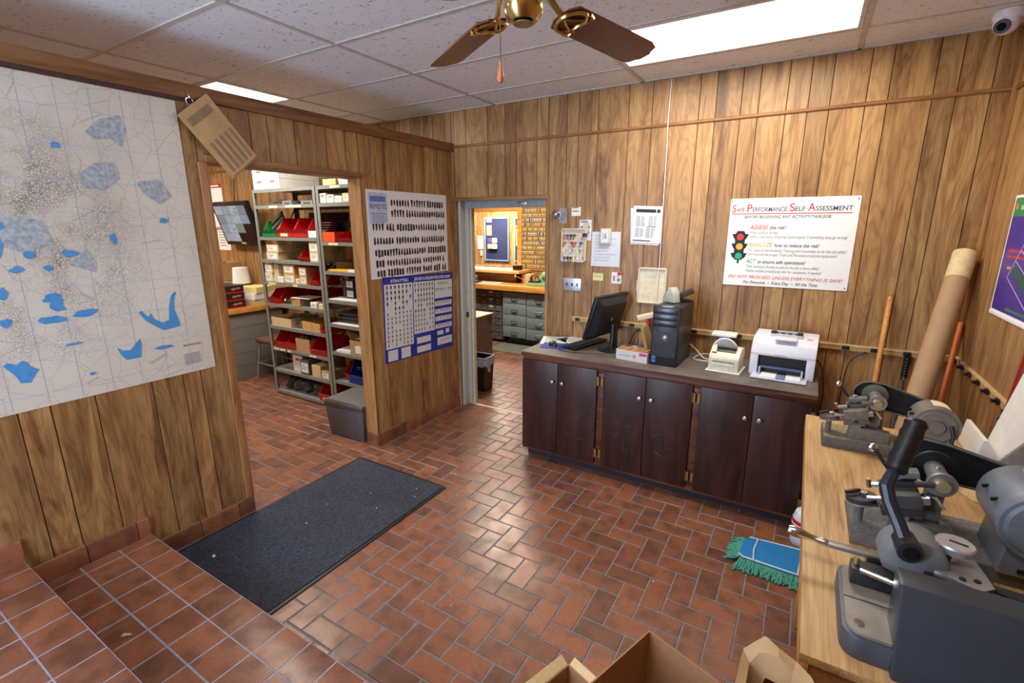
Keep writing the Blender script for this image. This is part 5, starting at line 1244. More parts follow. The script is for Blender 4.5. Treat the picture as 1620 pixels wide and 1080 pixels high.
# seventh shelf: open trays
def open_box(name, label, x0, x1, y0, d, z, h, mat, group=None, rz=0, cat='box'):
    t = thing(name, label, cat, (x0, y0, z + .001), rz, group); w = x1 - x0; e = .004
    MB().box(0, w, 0, d, 0, e).box(0, w, 0, e, e, h).box(0, w, d - e, d, e, h).box(0, e, e, d - e, e, h).box(w - e, w, e, d - e, e, h).build('walls', mat, t, smooth=0)
    return t
open_box('cardboard_tray', 'narrow open tan tray at the left end of the seventh left shelf', -1.848, -1.742, YS, .3, .741, .085, CARD2, 'open tan trays on the seventh shelf')
t7 = open_box('cardboard_tray', 'wide open tan tray second from left on the seventh left shelf', -1.738, -1.525, YS, .32, .741, .085, CARD2, 'open tan trays on the seventh shelf')
open_box('cardboard_tray', 'plain open tan tray third from left, seventh left shelf', -1.349, -1.205, YS, .3, .741, .09, M('tan_carton', (202, 162, 98), .7), 'open tan trays on the seventh shelf')
open_box('cardboard_tray', 'open tan tray fourth from left, beside the small red bin', -1.200, -1.082, YS, .3, .741, .085, M('tan_carton', (202, 162, 98), .7), 'open tan trays on the seventh shelf')
stack_bin('small red parts bin at the right end of the seventh left shelf', -1.079, .10, .2, .10, .741, REDPL, 'red parts bins on the shelving', lab=False)
crumple('plastic_bag', 'clear plastic bag of metal bits in the wide tan tray', 'bag', (-1.635, YS + .16, .747), .075, .11, .07, CLEAR, 5)
crumple('plastic_bag', 'large clear crumpled plastic bag in the middle of the seventh shelf', 'bag', (-1.437, YS + .13, .742), .068, .12, .085, CLEAR, 6)
# eighth shelf
stack_bin('leftmost large red parts bin ' + LBAY % 'eighth', -1.835, .2, .32, .178, .511, REDPL, 'red parts bins on the shelving', lab=False)
stack_bin('second red parts bin from the left, eighth left shelf', -1.634, .145, .32, .19, .511, REDPL, 'red parts bins on the shelving', lab=False)
kb8 = open_box('cardboard_box', 'open tan box bristling with key blanks on the eighth left shelf', -1.484, -1.268, YS, .2, .511, .135, CARD)
random.seed(6)
for i in range(16):
    x, y = random.uniform(.015, .2), random.uniform(.02, .18)
    MB().box(x - .007, x + .007, y - .001, y + .001, .02, random.uniform(.13, .16), Matrix.Rotation(random.uniform(-.02, .02), 4, 'Y')).build('key_blank', SILVER, kb8, smooth=0)
stack_bin('wide red parts bin at the right end of the eighth left shelf', -1.262, .25, .30, .15, .511, REDPL, 'red parts bins on the shelving', lab=False)
# ninth shelf
bx9 = carton('white_carton', 'white carton with red mark tipped on the ninth left shelf', -1.609, -1.455, YS + .03, YS + .3, .279, .455, WBOX, band=REDINK)
carton('labelled_carton', 'grey and red labelled carton on the ninth left shelf', -1.450, -1.315, YS, YS + .3, .279, .43, M('dark_grey_carton', (96, 92, 88), .6), labelled=True)
carton('white_carton', 'tall plain white carton behind the tan carton, ninth left shelf', -1.305, -1.175, YS + .14, YS + .34, .279, .475, WBOX)
carton('cardboard_box', 'small tan carton standing in front of the tall white carton', -1.272, -1.142, YS, YS + .12, .279, .40, CARD2)
carton('labelled_carton', 'brown carton with white label at the right end of the ninth shelf', -1.132, -1.012, YS, YS + .25, .279, .36, CARD, labelled=True)
stack_bin('red parts bin standing in the dark at the back left of the ninth shelf', -1.86, .2, .2, .16, .277, REDPL, 'red parts bins on the shelving', yf=YS + .22, lab=False)
# bottom shelf
for k, (x, c) in enumerate(((-1.76, DGREYP), (-1.60, M('olive_bag', (96, 92, 80), .6)), (-1.42, DGREYP), (-1.30, M('olive_bag', (96, 92, 80), .6)))):
    crumple('plastic_bag', ('leftmost dark', 'second, olive', 'third, dark', 'rightmost olive')[k] + ' plastic bag lying on the bottom left shelf', 'bag', (-1.78 + .15 * k, YS + .17, .046), .068, .14, .085, c, 20 + k)
stack_bin('red parts bin at the right end of the bottom left shelf', -1.194, .20, .30, .2, .045, REDPL, 'red parts bins on the shelving')
stack_bin('red parts bin at the back left of the bottom left shelf', -1.86, .2, .2, .14, .045, REDPL, 'red parts bins on the shelving', yf=YS + .24, lab=False) if False else None
# right bay
open_box('cardboard_tray', 'small torn tan tray on top of the right bay', -.856, -.69, YS, .2, 2.07, .05, CARD2)
carton('white_carton', 'white carton on top of the right bay near the post', -.69, -.545, YS + .02, YS + .3, 2.0715, 2.125, WBOX)
for k, (x0, x1, h, m_) in enumerate(((-.929, -.832, .082, WBOX), (-.822, -.732, .068, WBOX), (-.723, -.63, .056, WBOX), (-.625, -.538, .075, CARD2))):
    carton('small_carton', ('first white red-printed', 'second white red-printed', 'third, plain white', 'fourth, tan')[k] + ' carton on the second shelf of the right bay', x0, x1, YS, YS + .3, 1.9255, 1.9245 + h, m_, group='cartons on the second right shelf', band=M('red_carton_print', (206, 72, 62), .5) if k < 2 else None, labelled=k > 1)
t3 = thing('long_bin', 'orange-red flat parts bin on the third shelf of the right bay', 'bin', (-.914, YS - .008, 1.5945))
MB().box(0, .16, 0, .004, 0, .085).box(0, .004, .004, .36, 0, .085).box(.156, .16, .004, .36, 0, .085).box(.004, .156, .004, .36, 0, .004).box(0, .16, .356, .36, .004, .085).build('bin', ORANGEP, t3, smooth=0)
stack_bin('long red parts bin beside the orange bin, third right shelf', -.748, .2, .34, .085, 1.593, REDPL, 'red parts bins on the shelving', lab=False)
carton('cardboard_box', 'brown cardboard box with white patch behind the red bin, right bay', -.745, -.55, YB - .10, YB - .01, 1.594, 1.80, CARD, labelled=True)
crumple('plastic_bag', 'dark red-brown bag behind the orange bin, right bay', 'bag', (-.85, YB - .07, 1.594), .09, .045, .12, M('maroon_bag', (76, 50, 46), .5), 31)
paper('manila_envelope', 'yellow-orange envelope lying on the fourth shelf of the right bay', -.79, YS + .12, 1.3385, .27, .2, .05, M('golden_envelope', (240, 186, 50), .6), cat='envelope', th=.012)
paper('paper_sheet', 'white papers at the right of the fourth right shelf', -.58, YS + .11, 1.3385, .13, .2, 0, WHITE, th=.018)
carton('cardboard_box', 'dim brown box at the back of the fourth right shelf', -.92, -.76, YB - .16, YB - .01, 1.339, 1.50, CARD)
stack_bin('red parts bin in the shade at the right of the fourth right shelf', -.58, .2, .2, .2, 1.338, REDPL, 'red parts bins on the shelving', yf=YS + .24, lab=False)
paper('paper_sheet', 'white papers spread along the front of the fifth right shelf', -.74, YS + .09, 1.0785, .38, .17, .03, WHITE, th=.008)
for k in range(2): carton('labelled_carton', ('lower', 'upper')[k] + ' blue-sided white-ended carton on the fifth right shelf', -.795, -.69, YS + .1, YS + .4, 1.088 + .086 * k, 1.173 + .086 * k, M('navy_carton', (44, 52, 96), .5), group='blue cartons on the fifth right shelf', labelled=True)
stack_bin('red parts bin behind at the left of the fifth right shelf', -.94, .13, .2, .2, 1.078, REDPL, 'red parts bins on the shelving', yf=YS + .22, lab=False)
for k in range(5): paper('binder', ('lowest', 'second', 'third', 'fourth', 'topmost')[k] + ' dark binder in the flat pile on the sixth right shelf', -.73 + .012 * (k % 2), YS + .2, .8605 + .018 * k, .34, .26, .05 * (k % 3) - .04, (DGREYP, BLACKP)[k % 2], cat='binder', group='binders on the sixth right shelf', th=.017)
paper('paper_sheet', 'white and blue printed papers at the front of the sixth right shelf', -.74, YS + .05, .8555, .38, .10, 0, WHITE, th=.004)
paper('paper_sheet', 'white papers at the left of the seventh right shelf', -.785, YS + .09, .5875, .20, .16, .1, WHITE, th=.02)
ob = open_box('cardboard_box', 'open tan cardboard box with raised flap, seventh right shelf', -.685, -.485, YS, .3, .587, .135, CARD)
MB().box(-.09, .0, .02, .28, -.002, .002, Matrix.Translation((0, 0, .137)) @ Matrix.Rotation(.9, 4, 'Y')).build('flap', CARD, ob, smooth=0)
MB().box(.07, .16, -.002, .0, .02, .09).build('label', WHITE, ob, smooth=0)
paper('paper_sheet', 'white sheet lying across the open tan cardboard box', -.575, YS + .14, .7275, .17, .2, .1, WHITE)
bb = stack_bin('large blue parts bin holding keys on the eighth right shelf', -.735, .27, .32, .215, .306, BLUEPL, lab=False)
for i in range(14):
    MB().box(-.03, .03, -.007, .007, -.001, .001, Matrix.Translation((random.uniform(-.08, .08), random.uniform(.05, .22), random.uniform(.10, .14))) @ Matrix.Rotation(random.uniform(0, 6), 4, 'Z') @ Matrix.Rotation(random.uniform(-.5, .5), 4, 'X')).build('key_blank', SILVER, bb, smooth=0)
stack_bin('red parts bin left of the blue bin, eighth right shelf', -.86, .115, .26, .16, .306, REDPL, 'red parts bins on the shelving', yf=YS + .06, lab=False)
stack_bin('red parts bin on the bottom shelf behind the lidded bin', -.86, .2, .26, .2, .03, REDPL, 'red parts bins on the shelving', yf=YS + .06, lab=False)

# ------------------------------------------------------------------ key cutting room through the metal door frame
wt2 = tag(MB().box(-2.6, .6, 2.30, 2.905, .81, .885).build('worktop', OAKTOP, bevel=.004), 'thick yellow wooden worktop along the far key cutting room', 'worktop')
GCAB = M('grey_green_drawer', (122, 140, 144), .4, var=.06)
gd = thing('drawer_cabinet', 'grey-green steel cabinet of eight drawers under the far worktop', 'cabinet', (-.985, 2.36, 0))
MB().box(0, .82, .012, .50, .11, .81).build('case', GCAB, gd, bevel=.003)
MB().box(.06, .8, .10, .48, 0, .11).build('plinth', DGREYP, gd, smooth=0)
for c in range(2):
    for r in range(4):
        x0, z0 = .018 + c * .40, .122 + r * .168 - c * .012
        d = MB().box(x0, x0 + .386, -.006, .012, z0, z0 + .160).build('drawer', GCAB, gd, bevel=.003)
        hx = x0 + .193
        MB().tube([(hx - .05, -.006, z0 + .088), (hx - .042, -.028, z0 + .078), (hx + .042, -.028, z0 + .078), (hx + .05, -.006, z0 + .088)], .0075, 6).build('handle', CHROME, d)
for x, c in ((.07, (70, 110, 190)), (.14, (206, 80, 60)), (.32, (70, 110, 190)), (.60, (206, 80, 60))):
    MB().box(x, x + .045, -.0072, -.0058, .775, .786).build('sticker', M('drawer_sticker_%d' % c[0], c, .5), gd, smooth=0)
dk = thing('parts_cabinet', 'dark grey block of small labelled parts drawers left of the green cabinet', 'cabinet', (-1.56, 2.42, 0))
DKG = M('dark_parts_cabinet', (92, 90, 88), .5, var=.12)
MB().box(0, .545, .012, .45, .03, .80).build('case', DKG, dk, bevel=.003)
for r in range(7):
    for c in range(4):
        d = MB().box(.012 + c * .132, .136 + c * .132, -.004, .012, .04 + r * .107, .138 + r * .107).build('drawer', DKG, dk, bevel=.002)
        MB().box(.04 + c * .132, .11 + c * .132, -.0055, -.004, .10 + r * .107, .125 + r * .107).build('label_card', (M('drawer_card_blue', (110, 124, 160), .6), DGREYP, LABELC)[(r * 3 + c) % 3] if r > 3 else DGREYP, d, smooth=0)
        MB().box(.05 + c * .132, .10 + c * .132, -.012, -.004, .06 + r * .107, .07 + r * .107).build('pull', SILVER, d, smooth=0)
lg = tag(MB().box(-2.6, -.80, 2.52, 2.905, 1.035, 1.075).build('ledge', M('pale_wood_ledge', (226, 184, 110), .4), bevel=.004), 'pale wooden ledge above the far worktop', 'shelf')
MB().box(-2.6, -.95, 2.70, 2.72, .885, 1.035).build('support_board', TRIMW, lg, smooth=0)
for k, (x, w, r) in enumerate(((-1.45, .30, .1), (-1.12, .26, -.1), (-1.75, .3, .05))): paper('paper_sheet', ('middle', 'right', 'left')[k] + ' white papers lying on the far pale ledge', x, 2.70, 1.0755, w, .22, r, WHITE, th=.012)
carton('black_box', 'small black box with a red edge at the end of the far ledge', -.96, -.85, 2.62, 2.72, 1.0755, 1.15, BLACKP, stripe=REDPL)
carton('small_carton', 'pale cardboard box behind the far key machine', -.86, -.70, 2.72, 2.86, .886, 1.02, CARD2)
paper('paper_sheet', 'pale newspaper spread on the far worktop', -1.30, 2.52, .8855, .38, .2, .05, PAPER2, lines=5, th=.003)
gm = thing('key_machine', 'green key cutting machine on the far worktop', 'key machine', (-.62, 2.42, .886))
GRM = M('sage_green_enamel', (136, 168, 126), .4, var=.08)
MB().box(0, .34, 0, .24, 0, .05).build('base', GRM, gm, bevel=.008)
MB().box(.10, .30, .10, .2, .05, .14).build('body', GRM, gm, bevel=.012)
MB().cyl((.22, .12, .15), (.36, .12, .15), .055, n=18).build('motor', GRM, gm)
MB().cyl((.10, .03, .12), (.10, .09, .12), .045, n=18).cyl((.18, .03, .13), (.18, .09, .13), .035, n=18).build('cutter_wheels', DARKMET, gm) if False else None
for x, z, r in ((.08, .11, .035), (.16, .13, .03)): MB().cyl((x, .02, z), (x, .06, z), r, n=16).build('cutter_wheel', CHROME, gm)
MB().box(.03, .2, .01, .05, .05, .075).build('carriage', DARKMET, gm, bevel=.004)
for x in (.05, .13, .19): MB().tube([(x, .02, .07), (x - .01, -.01, .12), (x + .005, -.02, .15)], .006, 6).build('clamp_handle', CHROME, gm)
MB().tube([(.02, .03, .07), (-.08, .0, .10), (-.16, -.02, .13)], .007, 6).build('lever', CHROME, gm)
MB().sphere((-.165, -.021, .132), .015, 10).build('lever_knob', CHROME, gm)
lt = thing('key_machine', 'dark key machine at the left end of the far worktop', 'key machine', (-1.70, 2.335, .886))
MB().box(0, .26, 0, .16, 0, .035).build('base', DARKMET, lt, bevel=.006)
MB().box(.05, .2, .08, .15, .035, .1).build('body', GREYMET, lt, bevel=.01)
MB().cyl((.08, .03, .08), (.08, .08, .08), .035, n=16).build('cutter_wheel', SILVER, lt)
# hook board full of key blanks
hb = thing('key_board', 'wall board covered with rows of hanging brass and silver key blanks', 'key board', (-1.0, 2.888, 1.06))
MB().box(0, 1.0, 0, .010, 0, .93).build('board', M('tan_pegboard', (150, 112, 66), .7), hb, smooth=0)
random.seed(17)
KB = MB().prism(circ(0, -.011, .0095, 9, .011), -.0015, 0, 'xz').box(-.0045, .0045, -.0012, 0, -.047, -.020)
kmesh = {n: KB.mesh('key_blank', m_, smooth=0) for n, m_ in (('brass', M('brass_key', (222, 186, 104), .35, metal=.25)), ('silver', M('nickel_key', (212, 212, 210), .3, metal=.3)), ('dark', M('dark_key', (96, 84, 58), .4, metal=.2)), ('gold', M('pale_brass_key', (236, 212, 138), .35, metal=.2)))}
for r in range(13):
    MB().box(.01, .98, -.006, 0, .905 - r * .068, .909 - r * .068).build('hook_row', SILVER, hb, smooth=0)
    pref = random.choice(('brass', 'gold', 'silver', 'brass'))
    for c in range(22):
        if random.random() < .10: continue
        k = pref if random.random() < .6 else random.choice(('brass', 'silver', 'gold', 'dark'))
        obj('key_blank', kmesh[k], hb, (.022 + c * .0195 + random.uniform(-.003, .003), -.008 - .002 * (c % 3), .906 - r * .068), (0, random.uniform(-.12, .12), 0))
# blue boards beyond the hatch
NAVY = M('navy_felt', (30, 36, 74), .85, var=.08)
for k, (x0, x1) in enumerate(((-2.39, -1.865), (-1.745, -1.2))):
    b_ = thing('notice_board', ('left', 'right')[k] + ' dark blue felt notice board with pale blue frame beyond the hatch', 'notice board', (x0, 3.994, 1.09))
    w = x1 - x0
    MB().box(0, w, -.012, 0, 0, .78).build('felt', NAVY, b_, smooth=0)
    FB = M('pale_blue_frame', (118, 150, 196), .4)
    MB().box(0, w, -.02, -.012, 0, .022).build('frame_rail', FB, b_, smooth=0); MB().box(0, w, -.02, -.012, .758, .78).build('frame_rail', FB, b_, smooth=0)
    MB().box(0, .02, -.02, -.012, .022, .758).build('frame_stile', FB, b_, smooth=0); MB().box(w - .02, w, -.02, -.012, .022, .758).build('frame_stile', FB, b_, smooth=0)
def onboard(name, label, x, z, w, h, mat, cat='card', d=.006): return tag(MB().box(-w / 2, w / 2, -d, 0, -h / 2, h / 2).build(name, mat, loc=(x, 3.9735, z), smooth=0), label, cat)
onboard('paper_label', 'pale label at the top of the left blue board', -2.285, 1.82, .11, .07, WHITE, d=.003)
onboard('kraft_tag', 'tan tag with a dark key drawing on the left blue board', -2.285, 1.64, .11, .18, M('tan_tag', (216, 180, 120), .6), d=.003)
for k, (x, z, m_, lab) in enumerate(((-2.255, 1.46, M('purple_pack', (84, 70, 140), .5), 'purple packet in the upper rack on the left blue board'), (-2.155, 1.46, LABELC, 'cream packet in the upper rack on the left blue board'), (-2.255, 1.355, M('tan_tag', (216, 180, 120), .6), 'tan packet in the lower rack on the left blue board'), (-2.155, 1.355, PAPER2, 'grey and white packet in the lower rack on the left blue board'))):
    onboard('packet', lab, x, z, .088, .085, m_, 'packet', .04)
yp = onboard('yellow_card', 'yellow card with a red stripe on the right blue board', -1.655, 1.55, .11, .36, M('bright_yellow_card', (240, 210, 60), .5), d=.003)
flat([rect(-.055, .055, .12, .15)], 'red_print', REDPL, yp, ((0, -.003, 0), (1, 0, 0), (0, 0, 1)))
wn = tag(MB().box(-.06, .06, -.002, 0, -.12, .12).build('notice', WHITE, loc=(-2.50, 3.993, 1.42), smooth=0), 'white notice on the wall left of the blue boards', 'notice')
tag(MB().box(-.02, .02, -.008, 0, -.05, .05).build('light_switch', CREAM, loc=(-2.48, 3.993, 1.22), bevel=.002), 'cream light switch below the notice beyond the hatch', 'light switch')
# near items in that room
gcb = thing('drawer_cabinet', 'brown-grey steel cabinet standing just inside the door frame', 'cabinet', (-.75, .60, 0))
MB().box(0, .50, 0, .38, 0, .735).build('case', M('taupe_steel', (124, 116, 108), .5), gcb, bevel=.004)
MB().box(-.01, .515, -.01, .395, .735, .752).build('top', M('taupe_light', (176, 160, 144), .5), gcb, bevel=.003)
for k in range(5): MB().box(.5005, .504, .34, .352, .12 + .13 * k, .15 + .13 * k).build('hinge', DGREYP, gcb, smooth=0)
ws = thing('waste_bin', 'dark brown waste bin with a clear liner inside the door frame', 'bin', (-.235, .40, 0), math.radians(3))
MB().add([(.02, .015, 0), (.24, .015, 0), (.24, .185, 0), (.02, .185, 0), (0, 0, .37), (.262, 0, .37), (.262, .2, .37), (0, .2, .37), (.03, .022, .008), (.232, .022, .008), (.232, .178, .008), (.03, .178, .008), (.006, .006, .37), (.256, .006, .37), (.256, .194, .37), (.006, .194, .37)],
    [(0, 3, 2, 1), (0, 1, 5, 4), (1, 2, 6, 5), (2, 3, 7, 6), (3, 0, 4, 7), (8, 9, 10, 11), (8, 12, 13, 9), (9, 13, 14, 10), (10, 14, 15, 11), (11, 15, 12, 8), (4, 5, 13, 12), (5, 6, 14, 13), (6, 7, 15, 14), (7, 4, 12, 15)]).build('body', M('dark_brown_bin', (40, 33, 30), .45), ws, smooth=0)
LIN = M('blue_white_liner', (176, 198, 236), .35, var=.2, scale=60)
r_ = [Vector((p[0], p[1], .372)) for p in rounded(-.004, .266, -.004, .204, .03)]
random.seed(12)
lv_ = []; N_ = len(r_)
for p in r_: lv_.append((p.x, p.y, .376))
for p in r_: lv_.append((p.x + (p.x - .13) * .05, p.y + (p.y - .1) * .06, random.uniform(.27, .31)))
MB().add(lv_, [(i, (i + 1) % N_, N_ + (i + 1) % N_, N_ + i) for i in range(N_)]).build('liner', LIN, ws, smooth=0)
MB().tube(r_, .006, 6, closed=True).build('liner_rim', LIN, ws)
MB().add([(.262, .03, .32), (.27, .10, .32), (.285, .08, .22), (.275, .05, .215)], [(0, 1, 2, 3)]).build('liner_tail', LIN, ws, smooth=0)
jr = thing('jar', 'small cream jar with white lid on the brown-grey cabinet', 'jar', (-.36, .72, .7535))
MB().lathe([(.035, 0), (.037, .01), (.035, .09), (.026, .1), (0, .1)], n=16).build('body', M('amber_jar', (220, 190, 140), .4), jr); MB().cyl((0, 0, .1), (0, 0, .12), .032, n=16).build('lid', WHITE, jr)
tag(MB().prism(rounded(-1.0, -.15, 1.93, 2.5, .01), .0005, .008, 'xy').build('floor_mat', M('grey_green_mat', (98, 100, 90), .9, var=.25, scale=200), smooth=0), 'grey-green speckled mat on the floor before the far drawers', 'mat')

# ------------------------------------------------------------------ ceiling fan and camera
cf = thing('ceiling_fan', 'brass ceiling fan with dark red-brown wooden blades', 'fan', (2.03, -2.27, H))
MB().lathe([(.065, 0), (.065, -.012), (.04, -.05), (.016, -.055)], n=24).build('canopy', BRASS, cf)
MB().cyl((0, 0, -.05), (0, 0, -.13), .014, n=12).build('downrod', BRASS, cf)
MB().lathe([(.03, -.12), (.10, -.135), (.125, -.17), (.125, -.235), (.10, -.27), (.06, -.285)], n=32).build('motor_housing', BRASS, cf)
MB().lathe([(.045, -.28), (.045, -.335), (.052, -.34), (.055, -.36), (.052, -.385), (.038, -.404), (.0, -.408)], n=28).build('switch_housing', BRASS, cf)
MB().cyl((0, 0, -.409), (0, 0, -.411), .028, n=20).build('end_cap', M('dull_brass', (150, 132, 88), .45, metal=.7), cf)
for a in (-.9, 1.4): MB().box(-.008, .008, -.052, -.042, -.325, -.305, Matrix.Rotation(a, 4, 'Z')).build('screw_plate', BLACKP, cf, smooth=0)
for k in range(5):
    a = math.radians(5 + 72 * k); Rz = Matrix.Rotation(a, 4, 'Z'); zb = -.345
    L_ = Rz @ Matrix.Translation((0, 0, zb)) @ Matrix.Rotation(math.radians(-13), 4, 'X')
    poly = [(.185, -.058), (.60, -.066), (.635, -.058), (.648, -.03), (.66, -.02), (.66, .02), (.648, .03), (.635, .058), (.60, .066), (.185, .058), (.165, .03), (.165, -.03)]
    b = MB().prism(poly, -.003, .003, 'xy'); 
    # the veneer runs along the blade: build along x, turn the object
    o = b.build('blade', BLADE, cf, smooth=0); o.matrix_local = L_
    br = MB()
    br.tube([(.10, 0, .055), (.12, 0, .04), (.15, 0, .012), (.175, 0, -.004)], [.011, .010, .009, .008], 8)
    ring = [(.215 + .048 * math.cos(t) * (1 if math.cos(t) < 0 else .75), .052 * math.sin(t), -.007) for t in [2 * PI * i / 20 for i in range(20)]]
    br.tube(ring, .0065, 6, closed=True)
    for s in (-1, 1):
        br.tube([(.175, 0, -.007), (.20, s * .012, -.008), (.225, s * .022, -.008), (.245, s * .036, -.007)], .005, 6)
        br.tube([(.252, s * .02, -.007), (.262, s * .036, -.007), (.258, s * .05, -.007), (.235, s * .056, -.007)], .006, 6)
    q = br.build('blade_bracket', BRASS, o)
ch_ = MB().tube([(.0, -.055, -.315), (-.002, -.07, -.33), (-.002, -.07, -.515)], .0016, 5).build('pull_chain', BRASS, cf, loc=(-.03, .0, 0))
MB().lathe([(.002, 0), (.004, -.004), (.004, -.012), (.009, -.038), (.0095, -.048), (.006, -.056), (0, -.058)], (-.002, -.07, -.513), n=14).build('pull_knob', M('turned_wood_knob', (196, 116, 66), .35), ch_)

dc = thing('security_camera', 'white dome security camera on the ceiling by the right corner', 'camera', (3.445, -.245, H))
MB().lathe([(.058, 0), (.058, -.025), (.052, -.036), (.03, -.04)], n=28).build('base', M('camera_white', (224, 220, 224), .4), dc)
DCM = Matrix.Translation((-.004, -.006, -.05))
MB().sphere((-.004, -.006, -.05), .049, 20).build('ball', M('camera_white', (224, 220, 224), .4), dc)
dirv = Vector((-.45, -.75, -.45)).normalized(); pc_ = Vector((-.004, -.006, -.05))
MB().cyl(pc_ + dirv * .036, pc_ + dirv * .0505, .03, n=22).build('lens_ring', M('lens_ring_grey', (74, 76, 90), .3), dc)
MB().cyl(pc_ + dirv * .0505, pc_ + dirv * .052, .017, n=18).build('lens', M('lens_black', (14, 14, 18), .1), dc)

# ------------------------------------------------------------------ work bench with the key machines
BZ = .88
bn = thing('work_bench', 'worn plywood work bench along the right wall carrying the key machines', 'bench', (2.868, -2.572, 0))
BWd, BLn = W - 2.868 - .004, 2.572 - 1.075
MB().box(.004, BWd, .004, BLn, BZ - .06, BZ - .004).build('core', M('plywood_edge', (170, 122, 74), .6, var=.2, scale=80), bn, smooth=0)
MB().box(0, BWd, 0, BLn, BZ - .02, BZ).build('top', PINE, bn, bevel=.002)
MB().box(-.0, .018, 0, BLn, BZ - .065, BZ - .02).build('edge_strip', POLE, bn, bevel=.002)
for x in (.06, BWd - .12):
    for y in (.05, BLn - .34): MB().box(x, x + .07, y, y + .09, 0, BZ - .06).build('leg', PINE, bn, bevel=.003)
MB().box(.08, .11, .14, BLn - .34, .14, .22).build('rail', PINE, bn, bevel=.002)
MB().box(.13, BWd - .06, .06, .09, BZ - .16, BZ - .06).build('apron', PINE, bn, bevel=.002)
ENAMEL_FAR = DUSTY
def sawdust(label, x, y, z, sx, sy, sz, seed):
    r = random.Random(seed); b = MB(); n, k = 14, 5; vs = []; fs = []
    for i in range(k + 1):
        t = i / k
        for j in range(n):
            a = 2 * PI * j / n; rr = t * (1 + r.uniform(-.18, .18))
            vs.append((sx * rr * math.cos(a), sy * rr * math.sin(a), sz * (1 - t) ** 1.4 * r.uniform(.8, 1.15) + .0006))
    for i in range(k):
        for j in range(n): fs.append((i * n + j, i * n + (j + 1) % n, (i + 1) * n + (j + 1) % n, (i + 1) * n + j))
    b.add(vs, fs + [tuple(range(n))])
    o = tag(b.build('sawdust', SAW, loc=(x, y, z), smooth=0), label, 'sawdust', kind='stuff')
    return o
def duplicator(label, loc, body, dark, motor_col, s=1.0, mot=None, base_mat=None, bw=.435, bd=.165):
    """two-spindle key duplicator on a board; local x right, y away, z up"""
    t = thing('key_machine', label, 'key machine', loc)
    S = lambda *p: tuple(a * s for a in p)
    bh = .04
    MB().box(0, bw, 0, bd, 0, bh).build('base_board', base_mat or dark, t, bevel=.003)
    MB().box(.004, bw - .004, .004, bd - .004, bh, bh + .001).build('dusty_top', M('dust_film_' + body.name, (150, 140, 112) if body is DUSTY else (120, 122, 120), .9, var=.25, scale=90), t, smooth=0)
    # cast bracket with an ear
    z0 = bh
    ear = [(.080, z0), (.212, z0), (.212, z0 + .046 * s), (.122, z0 + .048 * s), (.119, z0 + .075 * s)] + [(.103 + .016 * math.cos(a), z0 + .075 * s + .013 * math.sin(a)) for a in [PI * i / 6 for i in range(7)]] + [(.086, z0 + .07 * s)]
    MB().prism(ear, .028, .058, 'xz').build('cast_bracket', body, t, bevel=.003)
    MB().cyl((.103, .0265, z0 + .072 * s), (.103, .0285, z0 + .072 * s), .008, n=12).build('pivot_hole', DARKMET, t)
    MB().prism([(.09, z0), (.21, z0), (.20, z0 + .03), (.10, z0 + .03)], .09, .15, 'xz').build('bed_casting', body, t, bevel=.004)
    # tilting carriage: block, clamps, rods
    R_ = Matrix.Translation((.105, .075, z0 + .095 * s)) @ Matrix.Rotation(math.radians(-14), 4, 'Y') @ Matrix.Scale(s, 4)
    MB().box(-.045, .032, -.045, .045, -.018, .018, R_).build('carriage_block', body if body is DUSTY else M('carriage_black_grey', (66, 68, 70), .5, var=.2), t, bevel=.003)
    MB().box(-.05, .035, -.048, .02, -.036, -.018, R_).build('carriage_foot', dark, t, bevel=.003)
    MB().box(-.03, .034, .0, .045, .018, .030, R_).box(-.02, .036, .008, .04, .036, .05, R_).build('vise_jaws', dark, t, bevel=.002) if False else None
    MB().box(-.032, .034, .002, .046, .018, .032, R_).build('vise_lower_jaw', dark, t, bevel=.002)
    MB().box(-.024, .040, .006, .042, .038, .054, R_).build('vise_upper_jaw', body, t, bevel=.003)
    MB().cyl(R_ @ Vector((.0, .024, .03)), R_ @ Vector((.0, .024, .062)), .008 * s, n=10).build('vise_screw', SILVER, t)
    MB().tube([R_ @ Vector(p) for p in ((-.02, .03, .056), (-.034, .03, .085), (-.042, .03, .105))], [.005 * s, .005 * s, .006 * s], 8).build('clamp_lever', DARKMET, t)
    MB().sphere(R_ @ Vector((-.046, .03, .112)), .012 * s, 10, (1, .7, 1)).build('lever_knob', CHROME, t)
    MB().cyl(R_ @ Vector((-.062, -.01, .028)), R_ @ Vector((-.03, -.01, .028)), .007 * s, n=10).build('clamp_rod', SILVER, t)
    MB().cyl(R_ @ Vector((-.066, -.01, .022)), R_ @ Vector((-.066, -.01, .044)), .006 * s, n=10).build('wing_screw', CHROME, t)
    MB().cyl(R_ @ Vector((-.075, -.02, -.004)), R_ @ Vector((-.04, -.02, -.004)), .006 * s, n=10).build('link_rod', SILVER, t)
    MB().box(.03, .048, -.04, -.028, -.006, .01, R_).build('key_guide', SILVER, t, smooth=0)
    MB().tube([R_ @ Vector(p) for p in ((.034, -.02, .012), (.06, -.03, .008), (.072, -.034, -.018))], .004 * s, 6).build('tracer_arm', CHROME, t)
    # round indexing plate on the left
    D_ = Matrix.Translation((.018, .07, z0 + .058 * s)) @ Matrix.Rotation(math.radians(-10), 4, 'Y') @ Matrix.Scale(s, 4)
    for (r0, h0, h1, m_, n_) in ((.036, -.004, .0, SILVER, 'plate_rim'), (.034, .0, .012, dark, 'index_plate')):
        MB().cyl(D_ @ Vector((0, 0, h0)), D_ @ Vector((0, 0, h1)), r0 * s, n=26).build(n_, m_, t)
    MB().box(-.006, .06, -.012, .012, -.012, -.004, D_).build('plate_arm', body, t, bevel=.002)
